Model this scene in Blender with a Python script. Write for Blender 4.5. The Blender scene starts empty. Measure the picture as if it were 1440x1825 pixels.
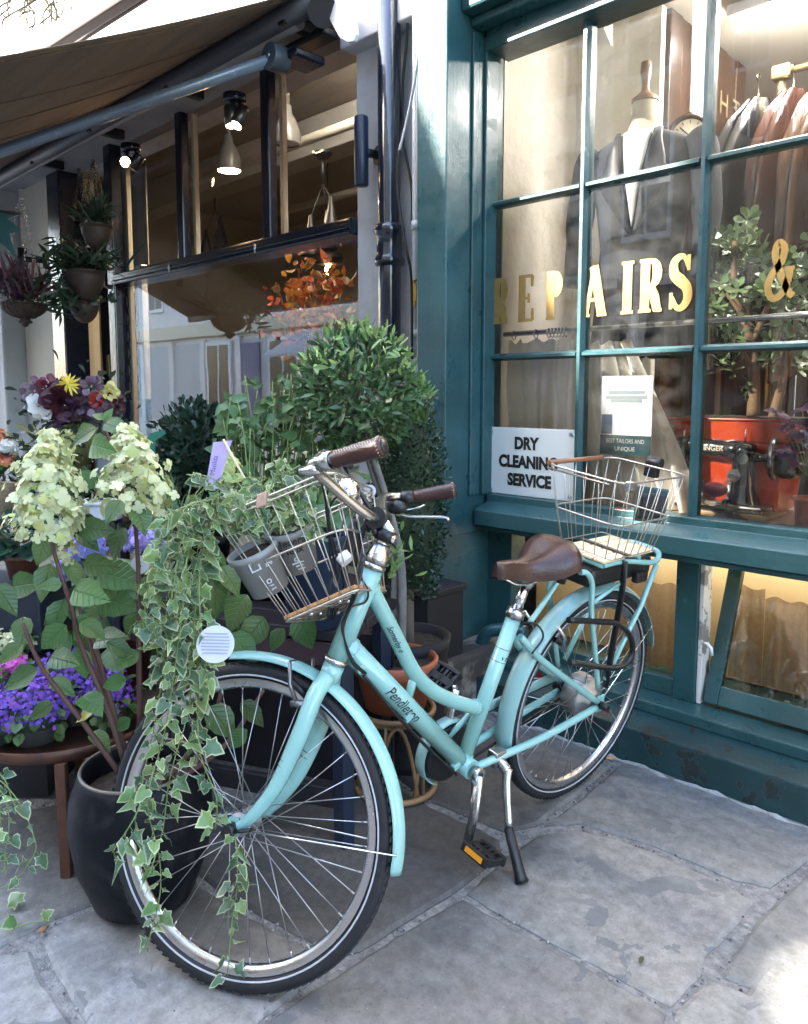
import bpy, bmesh, math, random
import numpy as np
from mathutils import Vector, Matrix

SC = bpy.context.scene
COL = SC.collection
random.seed(7)
rng = np.random.default_rng(11)
R = math.radians

# ------------------------------------------------------------------ camera
CF, CPITCH, CPSI, CH, CPY = 1356.23, 0.101279, 0.772087, 1.3027, 838.36
FW = np.array([-math.sin(CPSI)*math.cos(CPITCH), math.cos(CPSI)*math.cos(CPITCH), -math.sin(CPITCH)])
RT = np.array([math.cos(CPSI), math.sin(CPSI), 0.0])
UPV = np.cross(RT, FW)
CAM = np.array([0.0, 0.0, CH])
cam = bpy.data.cameras.new('camera'); camo = bpy.data.objects.new('camera', cam); COL.objects.link(camo)
cam.sensor_fit = 'HORIZONTAL'; cam.sensor_width = 36.0
cam.lens = CF*36/1440
cam.shift_y = -(912.5-CPY)/1440
cam.clip_start = 0.05; cam.clip_end = 300
mw = Matrix.Identity(4)
for i in range(3):
    mw[i][0] = RT[i]; mw[i][1] = UPV[i]; mw[i][2] = -FW[i]; mw[i][3] = CAM[i]
camo.matrix_world = mw
SC.camera = camo
# ------------------------------------------------------------------ light
SUN_DIR = Vector((0.6, 1.0, -0.72)).normalized()       # the way the light travels
w = bpy.data.worlds.new('World'); SC.world = w; w.use_nodes = True
wn = w.node_tree.nodes; wl = w.node_tree.links
bg = wn['Background']; sky = wn.new('ShaderNodeTexSky'); sky.sky_type = 'NISHITA'; sky.sun_disc = False
el = math.asin(-SUN_DIR.z); az = math.atan2(-SUN_DIR.x, -SUN_DIR.y)
sky.sun_elevation = el; sky.sun_rotation = az
sky.air_density = 1.0; sky.dust_density = 2.0; sky.ozone_density = 0.9
wl.new(sky.outputs[0], bg.inputs[0]); bg.inputs[1].default_value = 0.15
sl = bpy.data.lights.new('sun', 'SUN'); sl.energy = 2.5; sl.angle = R(0.5); sl.color = (1.0, 0.94, 0.84)
so = bpy.data.objects.new('sun', sl); COL.objects.link(so)
so.rotation_euler = SUN_DIR.to_track_quat('-Z', 'Y').to_euler()
vs = SC.view_settings; vs.view_transform = 'Standard'; vs.look = 'None'; vs.gamma = 1.0; vs.use_curve_mapping = False
vs.exposure = 3.8
SC.render.engine = 'CYCLES'
cy = SC.cycles; cy.use_denoising = True; cy.max_bounces = 10; cy.diffuse_bounces = 4; cy.glossy_bounces = 4
cy.transmission_bounces = 6; cy.transparent_max_bounces = 16; cy.caustics_reflective = False; cy.caustics_refractive = False
cy.sample_clamp_indirect = 6.0

# ------------------------------------------------------------------ points: where a sight line meets a plane of the place
def ray(x, y): return FW + RT*((x-720)/CF) - UPV*((y-CPY)/CF)
def AX(x, y, axis, val):
    d = ray(x, y); return CAM + d*((val-CAM[axis])/d[axis])
def PY_(x, y, Y): return AX(x, y, 1, Y)
def PX_(x, y, X): return AX(x, y, 0, X)
def PG(x, y, z=0.0): return AX(x, y, 2, z)
def PD(x, y, d): return CAM + ray(x, y)*d              # at depth d metres
def nrm(v): v = np.asarray(v, float); return v/max(1e-9, np.linalg.norm(v))

# ------------------------------------------------------------------ materials
MATS = {}
def mat(name, col, rough=0.5, metal=0.0, col2=None, nscale=8.0, namt=0.5, bump=0.0, bscale=40.0, spec=0.5, coat=0.0,
        emit=None, estr=0.0, rnd=0.0, trans=0.0, alpha=1.0, detail=4.0, lo=0.35, hi=0.65, stretch=None, sheen=0.0, rvar=0.0):
    if name in MATS: return MATS[name]
    m = bpy.data.materials.new(name); m.use_nodes = True
    nt = m.node_tree; n = nt.nodes; L = nt.links
    b = n['Principled BSDF']; out = n['Material Output']
    b.inputs['Base Color'].default_value = (*col, 1); b.inputs['Roughness'].default_value = rough
    b.inputs['Metallic'].default_value = metal; b.inputs['Specular IOR Level'].default_value = spec
    b.inputs['Coat Weight'].default_value = coat; b.inputs['Coat Roughness'].default_value = 0.08
    b.inputs['Alpha'].default_value = alpha
    tc = n.new('ShaderNodeTexCoord'); vec = tc.outputs['Object']
    if stretch:
        mp = n.new('ShaderNodeMapping'); mp.inputs['Scale'].default_value = stretch
        L.new(vec, mp.inputs[0]); vec = mp.outputs[0]
    colsock = None
    if col2 is not None:
        no = n.new('ShaderNodeTexNoise'); no.inputs['Scale'].default_value = nscale; no.inputs['Detail'].default_value = detail
        no.inputs['Roughness'].default_value = 0.6
        L.new(vec, no.inputs['Vector'])
        mr = n.new('ShaderNodeMapRange'); mr.inputs['From Min'].default_value = lo; mr.inputs['From Max'].default_value = hi
        mr.inputs['To Max'].default_value = namt
        L.new(no.outputs['Fac'], mr.inputs[0])
        mx = n.new('ShaderNodeMix'); mx.data_type = 'RGBA'
        mx.inputs['A'].default_value = (*col, 1); mx.inputs['B'].default_value = (*col2, 1)
        L.new(mr.outputs[0], mx.inputs['Factor']); colsock = mx.outputs['Result']
    if rvar:
        no3 = n.new('ShaderNodeTexNoise'); no3.inputs['Scale'].default_value = nscale*1.7; no3.inputs['Detail'].default_value = 5
        L.new(vec, no3.inputs['Vector'])
        mr3 = n.new('ShaderNodeMapRange'); mr3.inputs['To Min'].default_value = max(0.02, rough-rvar); mr3.inputs['To Max'].default_value = min(1, rough+rvar)
        mr3.inputs['From Min'].default_value = 0.3; mr3.inputs['From Max'].default_value = 0.7
        L.new(no3.outputs['Fac'], mr3.inputs[0]); L.new(mr3.outputs[0], b.inputs['Roughness'])
    if rnd > 0:
        oi = n.new('ShaderNodeObjectInfo'); ge = n.new('ShaderNodeNewGeometry')
        ad = n.new('ShaderNodeMath'); ad.operation = 'ADD'; L.new(oi.outputs['Random'], ad.inputs[0]); L.new(ge.outputs['Random Per Island'], ad.inputs[1])
        fr = n.new('ShaderNodeMath'); fr.operation = 'FRACT'; L.new(ad.outputs[0], fr.inputs[0])
        hs = n.new('ShaderNodeHueSaturation')
        v1 = n.new('ShaderNodeMapRange'); v1.inputs['To Min'].default_value = 1-rnd; v1.inputs['To Max'].default_value = 1+rnd
        L.new(fr.outputs[0], v1.inputs[0]); L.new(v1.outputs[0], hs.inputs['Value'])
        f2 = n.new('ShaderNodeMath'); f2.operation = 'MULTIPLY'; f2.inputs[1].default_value = 7.31; L.new(fr.outputs[0], f2.inputs[0])
        f3 = n.new('ShaderNodeMath'); f3.operation = 'FRACT'; L.new(f2.outputs[0], f3.inputs[0])
        h1 = n.new('ShaderNodeMapRange'); h1.inputs['To Min'].default_value = 0.5-0.07*rnd; h1.inputs['To Max'].default_value = 0.5+0.07*rnd
        L.new(f3.outputs[0], h1.inputs[0]); L.new(h1.outputs[0], hs.inputs['Hue'])
        hs.inputs['Color'].default_value = (*col, 1)
        if colsock: L.new(colsock, hs.inputs['Color'])
        colsock = hs.outputs['Color']
    if colsock: L.new(colsock, b.inputs['Base Color'])
    if bump:
        no2 = n.new('ShaderNodeTexNoise'); no2.inputs['Scale'].default_value = bscale; no2.inputs['Detail'].default_value = 5
        L.new(vec, no2.inputs['Vector'])
        bp = n.new('ShaderNodeBump'); bp.inputs['Strength'].default_value = bump; bp.inputs['Distance'].default_value = 0.01
        L.new(no2.outputs['Fac'], bp.inputs['Height']); L.new(bp.outputs[0], b.inputs['Normal'])
    if emit:
        b.inputs['Emission Color'].default_value = (*emit, 1); b.inputs['Emission Strength'].default_value = estr
    if trans > 0:
        tr = n.new('ShaderNodeBsdfTranslucent'); ms = n.new('ShaderNodeMixShader'); ms.inputs[0].default_value = trans
        if colsock: L.new(colsock, tr.inputs[0])
        else: tr.inputs[0].default_value = (*col, 1)
        L.new(b.outputs[0], ms.inputs[1]); L.new(tr.outputs[0], ms.inputs[2]); L.new(ms.outputs[0], out.inputs[0])
    m['bsdf'] = b.name
    MATS[name] = m
    return m

def glass_mat(name, tint=(1, 1, 1), ior=1.45, dust=0.0, boost=0.0):
    m = bpy.data.materials.new(name); m.use_nodes = True; nt = m.node_tree; n = nt.nodes; L = nt.links
    n.remove(n['Principled BSDF']); out = n['Material Output']
    tp = n.new('ShaderNodeBsdfTransparent'); tp.inputs[0].default_value = (*tint, 1)
    gl = n.new('ShaderNodeBsdfGlossy'); gl.inputs['Roughness'].default_value = 0.0
    fr = n.new('ShaderNodeFresnel'); fr.inputs[0].default_value = ior
    mr = n.new('ShaderNodeMath'); mr.operation = 'MULTIPLY_ADD'; mr.inputs[1].default_value = 1.6; mr.inputs[2].default_value = boost; mr.use_clamp = True
    L.new(fr.outputs[0], mr.inputs[0])
    # faint ripple of old panes
    tc = n.new('ShaderNodeTexCoord'); no = n.new('ShaderNodeTexNoise'); no.inputs['Scale'].default_value = 3.0; no.inputs['Detail'].default_value = 1
    L.new(tc.outputs['Object'], no.inputs['Vector'])
    bp = n.new('ShaderNodeBump'); bp.inputs['Strength'].default_value = 0.03; bp.inputs['Distance'].default_value = 0.01
    L.new(no.outputs['Fac'], bp.inputs['Height']); L.new(bp.outputs[0], gl.inputs['Normal'])
    ms = n.new('ShaderNodeMixShader'); L.new(mr.outputs[0], ms.inputs[0]); L.new(tp.outputs[0], ms.inputs[1]); L.new(gl.outputs[0], ms.inputs[2])
    last = ms
    if dust > 0:
        df = n.new('ShaderNodeBsdfDiffuse'); df.inputs[0].default_value = (0.75, 0.75, 0.72, 1)
        mpp = n.new('ShaderNodeMapping'); mpp.inputs['Scale'].default_value = (1.0, 1.0, 1.6); mpp.inputs['Rotation'].default_value = (0.2, 0.6, 0)
        L.new(tc.outputs['Object'], mpp.inputs[0])
        n2 = n.new('ShaderNodeTexNoise'); n2.inputs['Scale'].default_value = 9.0; n2.inputs['Detail'].default_value = 4; n2.inputs['Roughness'].default_value = 0.55
        L.new(mpp.outputs[0], n2.inputs['Vector'])
        m2 = n.new('ShaderNodeMapRange'); m2.inputs['From Min'].default_value = 0.35; m2.inputs['From Max'].default_value = 0.9; m2.inputs['To Max'].default_value = dust
        L.new(n2.outputs['Fac'], m2.inputs[0])
        ms2 = n.new('ShaderNodeMixShader'); L.new(m2.outputs[0], ms2.inputs[0]); L.new(ms.outputs[0], ms2.inputs[1]); L.new(df.outputs[0], ms2.inputs[2]); last = ms2
    L.new(last.outputs[0], out.inputs[0])
    MATS[name] = m
    return m

# ------------------------------------------------------------------ mesh builder
def frame_of(t):
    t = nrm(t); a = np.array([0, 0, 1.0]) if abs(t[2]) < 0.92 else np.array([1.0, 0, 0])
    u = nrm(np.cross(a, t)); v = np.cross(t, u); return u, v
class MB:
    def __init__(s): s.v = []; s.f = []; s.sm = []; s.nv = 0
    def add(s, vs_, fs, smooth=False):
        o = s.nv; vs_ = np.asarray(vs_, float).reshape(-1, 3); s.v.append(vs_); s.nv += len(vs_)
        s.f += [tuple(i+o for i in f) for f in fs]; s.sm += [smooth]*len(fs); return s
    def box(s, a, b, rot=None, cen=None):
        a = np.minimum(a, b) if False else np.asarray(a, float); b = np.asarray(b, float)
        lo = np.minimum(a, b); hi = np.maximum(a, b)
        P = np.array([[lo[0], lo[1], lo[2]], [hi[0], lo[1], lo[2]], [hi[0], hi[1], lo[2]], [lo[0], hi[1], lo[2]],
                      [lo[0], lo[1], hi[2]], [hi[0], lo[1], hi[2]], [hi[0], hi[1], hi[2]], [lo[0], hi[1], hi[2]]])
        if rot is not None:
            c = (lo+hi)/2 if cen is None else np.asarray(cen, float); P = (P-c) @ np.asarray(rot).T + c
        return s.add(P, [(0, 3, 2, 1), (4, 5, 6, 7), (0, 1, 5, 4), (1, 2, 6, 5), (2, 3, 7, 6), (3, 0, 4, 7)])
    def obox(s, c, ex, ey, ez):
        c, ex, ey, ez = map(lambda q: np.asarray(q, float), (c, ex, ey, ez))
        P = [c+i*ex+j*ey+k*ez for k in (-1, 1) for j, i in ((-1, -1), (-1, 1), (1, 1), (1, -1))]
        return s.add(P, [(0, 3, 2, 1), (4, 5, 6, 7), (0, 1, 5, 4), (1, 2, 6, 5), (2, 3, 7, 6), (3, 0, 4, 7)])
    def tube(s, pts, r, n=10, cap=True, flat=None, up=None):
        pts = np.asarray(pts, float); k = len(pts); rr = np.full(k, r) if np.isscalar(r) else np.asarray(r, float)
        T = np.zeros_like(pts); T[1:-1] = pts[2:]-pts[:-2]; T[0] = pts[1]-pts[0]; T[-1] = pts[-1]-pts[-2]
        if up is None: u, v = frame_of(T[0])
        else: u = np.asarray(up, float)
        V = []
        for i in range(k):
            t = nrm(T[i]); u = nrm(u-t*np.dot(u, t)); v = np.cross(t, u)
            fx, fy = (1, 1) if flat is None else (flat if not isinstance(flat[0], (tuple, list)) else flat[i])
            for j in range(n):
                a = 2*math.pi*j/n; V.append(pts[i]+rr[i]*(fx*math.cos(a)*u+fy*math.sin(a)*v))
        F = [(i*n+j, i*n+(j+1) % n, (i+1)*n+(j+1) % n, (i+1)*n+j) for i in range(k-1) for j in range(n)]
        s.add(V, F, True)
        if cap:
            o = s.nv-k*n
            s.f += [tuple(o+j for j in reversed(range(n))), tuple(o+(k-1)*n+j for j in range(n))]; s.sm += [False, False]
        return s
    def ring(s, c, ax, Rr, r, n=48, m=8, a0=0, a1=2*math.pi, u=None, sx=1, sy=1):
        c = np.asarray(c, float); ax = nrm(ax)
        if u is None: u, v = frame_of(ax)
        else: u = nrm(np.asarray(u)-ax*np.dot(u, ax)); v = np.cross(ax, u)
        full = abs(a1-a0-2*math.pi) < 1e-6; k = n if full else n+1; V = []
        for i in range(k):
            a = a0+(a1-a0)*i/n; e = math.cos(a)*u+math.sin(a)*v
            for j in range(m):
                b = 2*math.pi*j/m; V.append(c+(Rr+sx*r*math.cos(b))*e+sy*r*math.sin(b)*ax)
        F = []
        for i in range(n):
            i2 = (i+1) % k
            for j in range(m): F.append((i*m+j, i2*m+j, i2*m+(j+1) % m, i*m+(j+1) % m))
        return s.add(V, F, True)
    def lathe(s, c, prof, n=24, ax=(0, 0, 1), closed=False, smooth=True, a0=0.0, a1=2*math.pi, wob=0.0):
        c = np.asarray(c, float); ax = nrm(ax); u, v = frame_of(ax); k = len(prof); full = abs(a1-a0-2*math.pi) < 1e-6
        cols = n if full else n+1; V = []
        for i in range(cols):
            a = a0+(a1-a0)*i/n; e = math.cos(a)*u+math.sin(a)*v
            for (r_, z_) in prof: V.append(c+r_*(1+wob*math.sin(a*5))*e+z_*ax)
        F = []
        for i in range(n):
            i2 = (i+1) % cols
            for j in range(k-1): F.append((i*k+j, i2*k+j, i2*k+j+1, i*k+j+1))
        return s.add(V, F, smooth)
    def disc(s, c, r, ax=(0, 0, 1), n=24, thick=0.0):
        c = np.asarray(c, float); ax = nrm(ax); u, v = frame_of(ax)
        ringp = [c+r*(math.cos(2*math.pi*i/n)*u+math.sin(2*math.pi*i/n)*v) for i in range(n)]
        if not thick: return s.add(ringp, [tuple(range(n))])
        lo = [q-ax*thick for q in ringp]
        return s.add(ringp+lo, [tuple(range(n)), tuple(n+i for i in reversed(range(n)))]+[(i, n+i, n+(i+1) % n, (i+1) % n) for i in range(n)])
    def sphere(s, c, r, n=14, m=9, sc=(1, 1, 1), jit=0.0):
        c = np.asarray(c, float); V = []; F = []
        for i in range(m+1):
            th = math.pi*i/m
            for j in range(n):
                ph = 2*math.pi*j/n; q = 1+(random.uniform(-jit, jit) if jit else 0)
                V.append(c+r*q*np.array([math.sin(th)*math.cos(ph)*sc[0], math.sin(th)*math.sin(ph)*sc[1], math.cos(th)*sc[2]]))
        for i in range(m):
            for j in range(n): F.append((i*n+j, (i+1)*n+j, (i+1)*n+(j+1) % n, i*n+(j+1) % n))
        return s.add(V, F, True)
    def prism(s, poly, d):
        poly = np.asarray(poly, float); k = len(poly); d = np.asarray(d, float)
        return s.add(np.vstack([poly, poly+d]), [tuple(reversed(range(k))), tuple(range(k, 2*k))]+[(i, (i+1) % k, k+(i+1) % k, k+i) for i in range(k)])
    def quad(s, a, b, c, d): return s.add([a, b, c, d], [(0, 1, 2, 3)])
    def grid(s, fn, nu, nv, smooth=True):
        V = [fn(i/nu, j/nv) for i in range(nu+1) for j in range(nv+1)]
        F = [(i*(nv+1)+j, (i+1)*(nv+1)+j, (i+1)*(nv+1)+j+1, i*(nv+1)+j+1) for i in range(nu) for j in range(nv)]
        return s.add(V, F, smooth)
    def mesh(s, name, m, off=None):
        V = np.vstack(s.v) if s.v else np.zeros((0, 3))
        if off is not None: V = V-np.asarray(off)
        me = bpy.data.meshes.new(name); me.from_pydata(V.tolist(), [], s.f)
        me.polygons.foreach_set('use_smooth', s.sm); me.materials.append(m); me.update(); return me
    def build(s, name, m, parent=None, bevel=0.0, local=False, label=None, seg=2, subd=0, solid=0.0):
        off = None
        if parent is not None and not local: off = WORLD[parent.name]
        me = s.mesh(name, m, off)
        o = bpy.data.objects.new(name, me); COL.objects.link(o)
        if parent is not None: o.parent = parent; WORLD[o.name] = WORLD.get(parent.name, np.zeros(3))
        else: WORLD[o.name] = np.zeros(3)
        if solid:
            md = o.modifiers.new('s', 'SOLIDIFY'); md.thickness = solid; md.offset = 0
        if subd:
            md = o.modifiers.new('u', 'SUBSURF'); md.levels = subd; md.render_levels = subd
        if bevel:
            md = o.modifiers.new('b', 'BEVEL'); md.width = bevel; md.segments = seg; md.limit_method = 'ANGLE'; md.angle_limit = R(40)
        if label: o['label'] = label
        return o
WORLD = {}
def thing(name, label, cat, loc=(0, 0, 0), group=None):
    o = bpy.data.objects.new(name, None); COL.objects.link(o); o.location = tuple(loc); o.empty_display_size = 0.05
    o['label'] = label; o['category'] = cat; WORLD[o.name] = np.asarray(loc, float)
    if group: o['group'] = group
    return o
def tag(o, label, cat, group=None):
    o['label'] = label; o['category'] = cat
    if group: o['group'] = group
    return o
def struct(o): o['kind'] = 'structure'; return o

def text(s, size, m, parent, org, xd, yd, depth=0.001, bold=0.0, shear=0.0, align='LEFT', name='lettering', wrap=None, space=1.0, local=False, sx=1.0, ymid=0.0):
    cu = bpy.data.curves.new('t', 'FONT'); cu.body = s; cu.size = size; cu.offset = bold; cu.shear = shear; cu.align_x = align
    cu.space_character = space; cu.resolution_u = 4
    t = bpy.data.objects.new('t', cu); COL.objects.link(t)
    dg = bpy.context.evaluated_depsgraph_get(); me = bpy.data.meshes.new_from_object(t.evaluated_get(dg))
    if wrap:      # cut the letters into bands so that they bend round the tube
        bm = bmesh.new(); bm.from_mesh(me); bmesh.ops.triangulate(bm, faces=bm.faces[:])
        for k in range(-6, 14): bmesh.ops.bisect_plane(bm, geom=bm.verts[:]+bm.edges[:]+bm.faces[:], plane_co=(0, size*k*0.09, 0), plane_no=(0, 1, 0), dist=1e-6)
        bm.to_mesh(me); bm.free()
    V = np.array([v.co[:] for v in me.vertices]).reshape(-1, 3); F = [tuple(p.vertices) for p in me.polygons]
    bpy.data.objects.remove(t); bpy.data.curves.remove(cu); bpy.data.meshes.remove(me)
    xd = nrm(xd); yd = nrm(yd); nd = np.cross(xd, yd); org = np.asarray(org, float)
    V[:, 0] *= sx; V[:, 1] -= ymid*size
    if wrap:
        a = V[:, 1:2]/wrap; W = org+V[:, 0:1]*xd+wrap*np.sin(a)*yd+(wrap*np.cos(a)-wrap)*nd
    else: W = org+V[:, 0:1]*xd+V[:, 1:2]*yd
    b = MB(); b.add(W+nd*depth, F)
    return b.build(name, m, parent, local=local)

def strokes(lines, wdt, m, parent, org, xd, yd, name='lettering', depth=0.001, wrap=None, local=False):
    """lettering drawn as ribbons: lines = [(pts, width factor or list)]"""
    xd = nrm(xd); yd = nrm(yd); nd = np.cross(xd, yd); org = np.asarray(org, float); b = MB(); zz = 0
    for pts, wf in lines:
        pts = np.asarray(pts, float); k = len(pts); wv = np.full(k, wf) if np.isscalar(wf) else np.asarray(wf, float)
        T = np.zeros_like(pts); T[1:-1] = pts[2:]-pts[:-2]; T[0] = pts[1]-pts[0]; T[-1] = pts[-1]-pts[-2]
        T /= np.maximum(1e-9, np.linalg.norm(T, axis=1))[:, None]; N = np.stack([-T[:, 1], T[:, 0]], 1)*(wdt*wv/2)[:, None]
        Q = np.vstack([pts+N, pts-N]); zz += 0.00004
        if wrap:
            a = Q[:, 1:2]/wrap; W = org+Q[:, 0:1]*xd+wrap*np.sin(a)*yd+(wrap*np.cos(a)-wrap)*nd
        else: W = org+Q[:, 0:1]*xd+Q[:, 1:2]*yd
        b.add(W+nd*(depth+zz), [(k+i, k+i+1, i+1, i) for i in range(k-1)])
    return b.build(name, m, parent, local=local)

def spline(pts, n=8):
    """Catmull-Rom through the points"""
    P = np.asarray(pts, float); P = np.vstack([2*P[0]-P[1], P, 2*P[-1]-P[-2]]); out = []
    for i in range(1, len(P)-2):
        p0, p1, p2, p3 = P[i-1], P[i], P[i+1], P[i+2]
        for k in range(n):
            t = k/n; out.append(0.5*((2*p1)+(-p0+p2)*t+(2*p0-5*p1+4*p2-p3)*t*t+(-p0+3*p1-3*p2+p3)*t**3))
    out.append(P[-2]); return np.array(out)

# ------------------------------------------------------------------ leaves
def leaf_shape(kind):
    """verts (x across, y along, z up), faces, margin value per vertex (0 rib .. 1 rim)"""
    if kind == 'ivy':
        ang = [-90, -52, -28, 2, 30, 54, 90, 126, 150, 178, 208, 232]
        rad = [0.22, 0.46, 0.34, 0.52, 0.36, 0.46, 0.70, 0.46, 0.36, 0.52, 0.34, 0.46]
        c = np.array([0, 0.32, 0.0]); V = [c]; M = [0.0]
        for k in (0.62, 1.0):
            for a, r_ in zip(ang, rad):
                x, y = k*r_*math.cos(R(a)), k*r_*math.sin(R(a)); V.append(c+np.array([x, y, -0.35*(x*x+y*y)*k+0.05*math.sin(3*R(a))*k])); M.append(0.0 if k < 1 else 1.0)
        n = len(ang); F = [(0, 1+i, 1+(i+1) % n) for i in range(n)]+[(1+i, 1+n+i, 1+n+(i+1) % n, 1+(i+1) % n) for i in range(n)]
        return np.array(V), F, M
    if kind in ('ivyb', 'ivyc'):
        ang = [-90, -60, -30, 0, 28, 58, 90, 122, 152, 180, 210, 240]
        rad = [0.16, 0.34, 0.24, 0.60, 0.30, 0.40, 0.86, 0.40, 0.30, 0.60, 0.24, 0.34] if kind == 'ivyb' else [0.12, 0.30, 0.38, 0.36, 0.33, 0.42, 0.66, 0.46, 0.30, 0.44, 0.40, 0.28]
        c = np.array([0, 0.25, 0.0]); V = [c]; M = [0.0]; fold = 0.5 if kind == 'ivyb' else 0.2
        for k in (0.58, 1.0):
            for a, r_ in zip(ang, rad):
                x, y = k*r_*math.cos(R(a)), k*r_*math.sin(R(a)); V.append(c+np.array([x*(0.9 if kind == 'ivyb' else 1.0), y, fold*abs(x)*k-0.45*max(0, y)**2+0.06*math.sin(5*R(a)+1)*k])); M.append(0.0 if k < 1 else 1.0)
        n = len(ang); F = [(0, 1+i, 1+(i+1) % n) for i in range(n)]+[(1+i, 1+n+i, 1+n+(i+1) % n, 1+(i+1) % n) for i in range(n)]
        return np.array(V), F, M
    if kind == 'floret':
        V = [np.array([0, 0, 0.0])]; M = [0.6]; F = []
        for q in range(4):
            a = q*90+8; e = np.array([math.cos(R(a)), math.sin(R(a)), 0]); t = np.array([-e[1], e[0], 0]); o = len(V)
            for y, x, z in ((0.28, 0.30, 0.10), (0.62, 0.36, 0.05), (0.86, 0.0, -0.06), (0.62, -0.36, 0.05), (0.28, -0.30, 0.10)):
                V.append(e*y+t*x+np.array([0, 0, z])); M.append(0.3)
            F += [(0, o, o+1, o+2, o+3, o+4)]
        return np.array(V), F, M
    if kind == 'daisy':
        V = [np.array([0, 0, 0.0])]; M = [1.0]; F = []
        for q in range(9):
            a = q*40; e = np.array([math.cos(R(a)), math.sin(R(a)), 0]); t = np.array([-e[1], e[0], 0]); o = len(V)
            for y, x, z in ((0.5, 0.16, 0.12), (0.95, 0.0, 0.10), (0.5, -0.16, 0.12)): V.append(e*y+t*x+np.array([0, 0, z])); M.append(0.0)
            F += [(0, o, o+1, o+2)]
        return np.array(V), F, M
    prof = {'ovate': [(0, 0.03), (0.14, 0.24), (0.34, 0.33), (0.58, 0.28), (0.82, 0.13), (1.0, 0.0)],
            'lance': [(0, 0.02), (0.25, 0.10), (0.55, 0.13), (0.82, 0.08), (1.0, 0.0)],
            'round': [(0, 0.05), (0.2, 0.30), (0.5, 0.42), (0.8, 0.30), (1.0, 0.0)],
            'jade': [(0, 0.05), (0.3, 0.18), (0.65, 0.27), (0.9, 0.17), (1.0, 0.0)],
            'box': [(0, 0.04), (0.4, 0.24), (0.75, 0.2), (1.0, 0.0)],
            'grass': [(0, 0.02), (0.3, 0.03), (0.7, 0.025), (1.0, 0.0)]}[kind]
    V = []; M = []; F = []
    curl = {'ovate': 0.28, 'lance': 0.14, 'round': 0.2, 'jade': -0.05, 'box': 0.1, 'grass': 0.5}[kind]
    for i, (y, x) in enumerate(prof):
        z = -curl*y*y; wv = 0.03*math.sin(i*2.3)*(x > 0.1)
        V += [np.array([-x, y, z+0.32*x+wv]), np.array([0, y, z]), np.array([x, y, z+0.32*x-wv])]; M += [1, 0, 1]
    for i in range(len(prof)-1):
        a = 3*i; F += [(a, a+1, a+4, a+3), (a+1, a+2, a+5, a+4)]
    return np.array(V), F, M
LEAF = {}
def leaf_base(kind):
    if kind not in LEAF: LEAF[kind] = leaf_shape(kind)
    return LEAF[kind]
def leaf_mat4(pos, grow, normal, size, wid=1.0):
    y = nrm(grow); z = np.asarray(normal, float); z = nrm(z-y*np.dot(z, y)+1e-6); x = np.cross(y, z)
    M = np.eye(4); M[:3, 0] = x*size*wid; M[:3, 1] = y*size; M[:3, 2] = z*size; M[:3, 3] = pos; return M
LMESH = {}
def leaf_mesh(kind, m):
    key = (kind, m.name)
    if key not in LMESH:
        V, F, A = leaf_base(kind); me = bpy.data.meshes.new('leaf'); me.from_pydata(V.tolist(), [], F)
        me.polygons.foreach_set('use_smooth', [True]*len(F)); me.materials.append(m)
        at = me.attributes.new('rim', 'FLOAT', 'POINT'); at.data.foreach_set('value', np.array(A, np.float32)); me.update(); LMESH[key] = me
    return LMESH[key]
def leaf_stuff(kind, m, T, name, parent):
    V, F, A = leaf_base(kind); n = len(T); T = np.asarray(T); k = len(V)
    W = np.einsum('nij,kj->nki', T[:, :3, :3], V)+T[:, None, :3, 3]; W = W.reshape(-1, 3)
    if parent is not None: W = W-WORLD[parent.name]
    me = bpy.data.meshes.new(name); me.vertices.add(n*k); me.vertices.foreach_set('co', W.ravel().astype(np.float32))
    ls = np.array([len(f) for f in F]); fl = np.concatenate([np.array(f) for f in F])
    loops = (fl[None, :]+(np.arange(n)*k)[:, None]).ravel(); tot = np.tile(ls, n); st = np.concatenate([[0], np.cumsum(tot)[:-1]])
    me.loops.add(len(loops)); me.loops.foreach_set('vertex_index', loops.astype(np.int32))
    me.polygons.add(len(tot)); me.polygons.foreach_set('loop_start', st.astype(np.int32)); me.polygons.foreach_set('loop_total', tot.astype(np.int32))
    me.polygons.foreach_set('use_smooth', [True]*len(tot)); me.materials.append(m); me.update(calc_edges=True)
    at = me.attributes.new('rim', 'FLOAT', 'POINT'); at.data.foreach_set('value', np.tile(np.array(A, np.float32), n))
    o = bpy.data.objects.new(name, me); COL.objects.link(o)
    if parent is not None: o.parent = parent
    return o
def scatter(parent, name, kind, m, T, maxparts=0, stuff='foliage'):
    """the leaves nearest the camera as parts of their own, the rest joined as one part"""
    if not len(T): return
    T = sorted(T, key=lambda q: np.linalg.norm(q[:3, 3]-CAM)); me = leaf_mesh(kind, m); off = WORLD[parent.name]
    for q in T[:maxparts]:
        o = bpy.data.objects.new(name, me); COL.objects.link(o); o.parent = parent
        q2 = q.copy(); q2[:3, 3] -= off; o.matrix_local = Matrix(q2.tolist())
    if len(T) > maxparts:
        s = leaf_stuff(kind, m, T[maxparts:], stuff, parent); s['kind'] = 'stuff'
def rdir():
    v = rng.normal(size=3); return v/np.linalg.norm(v)
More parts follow.
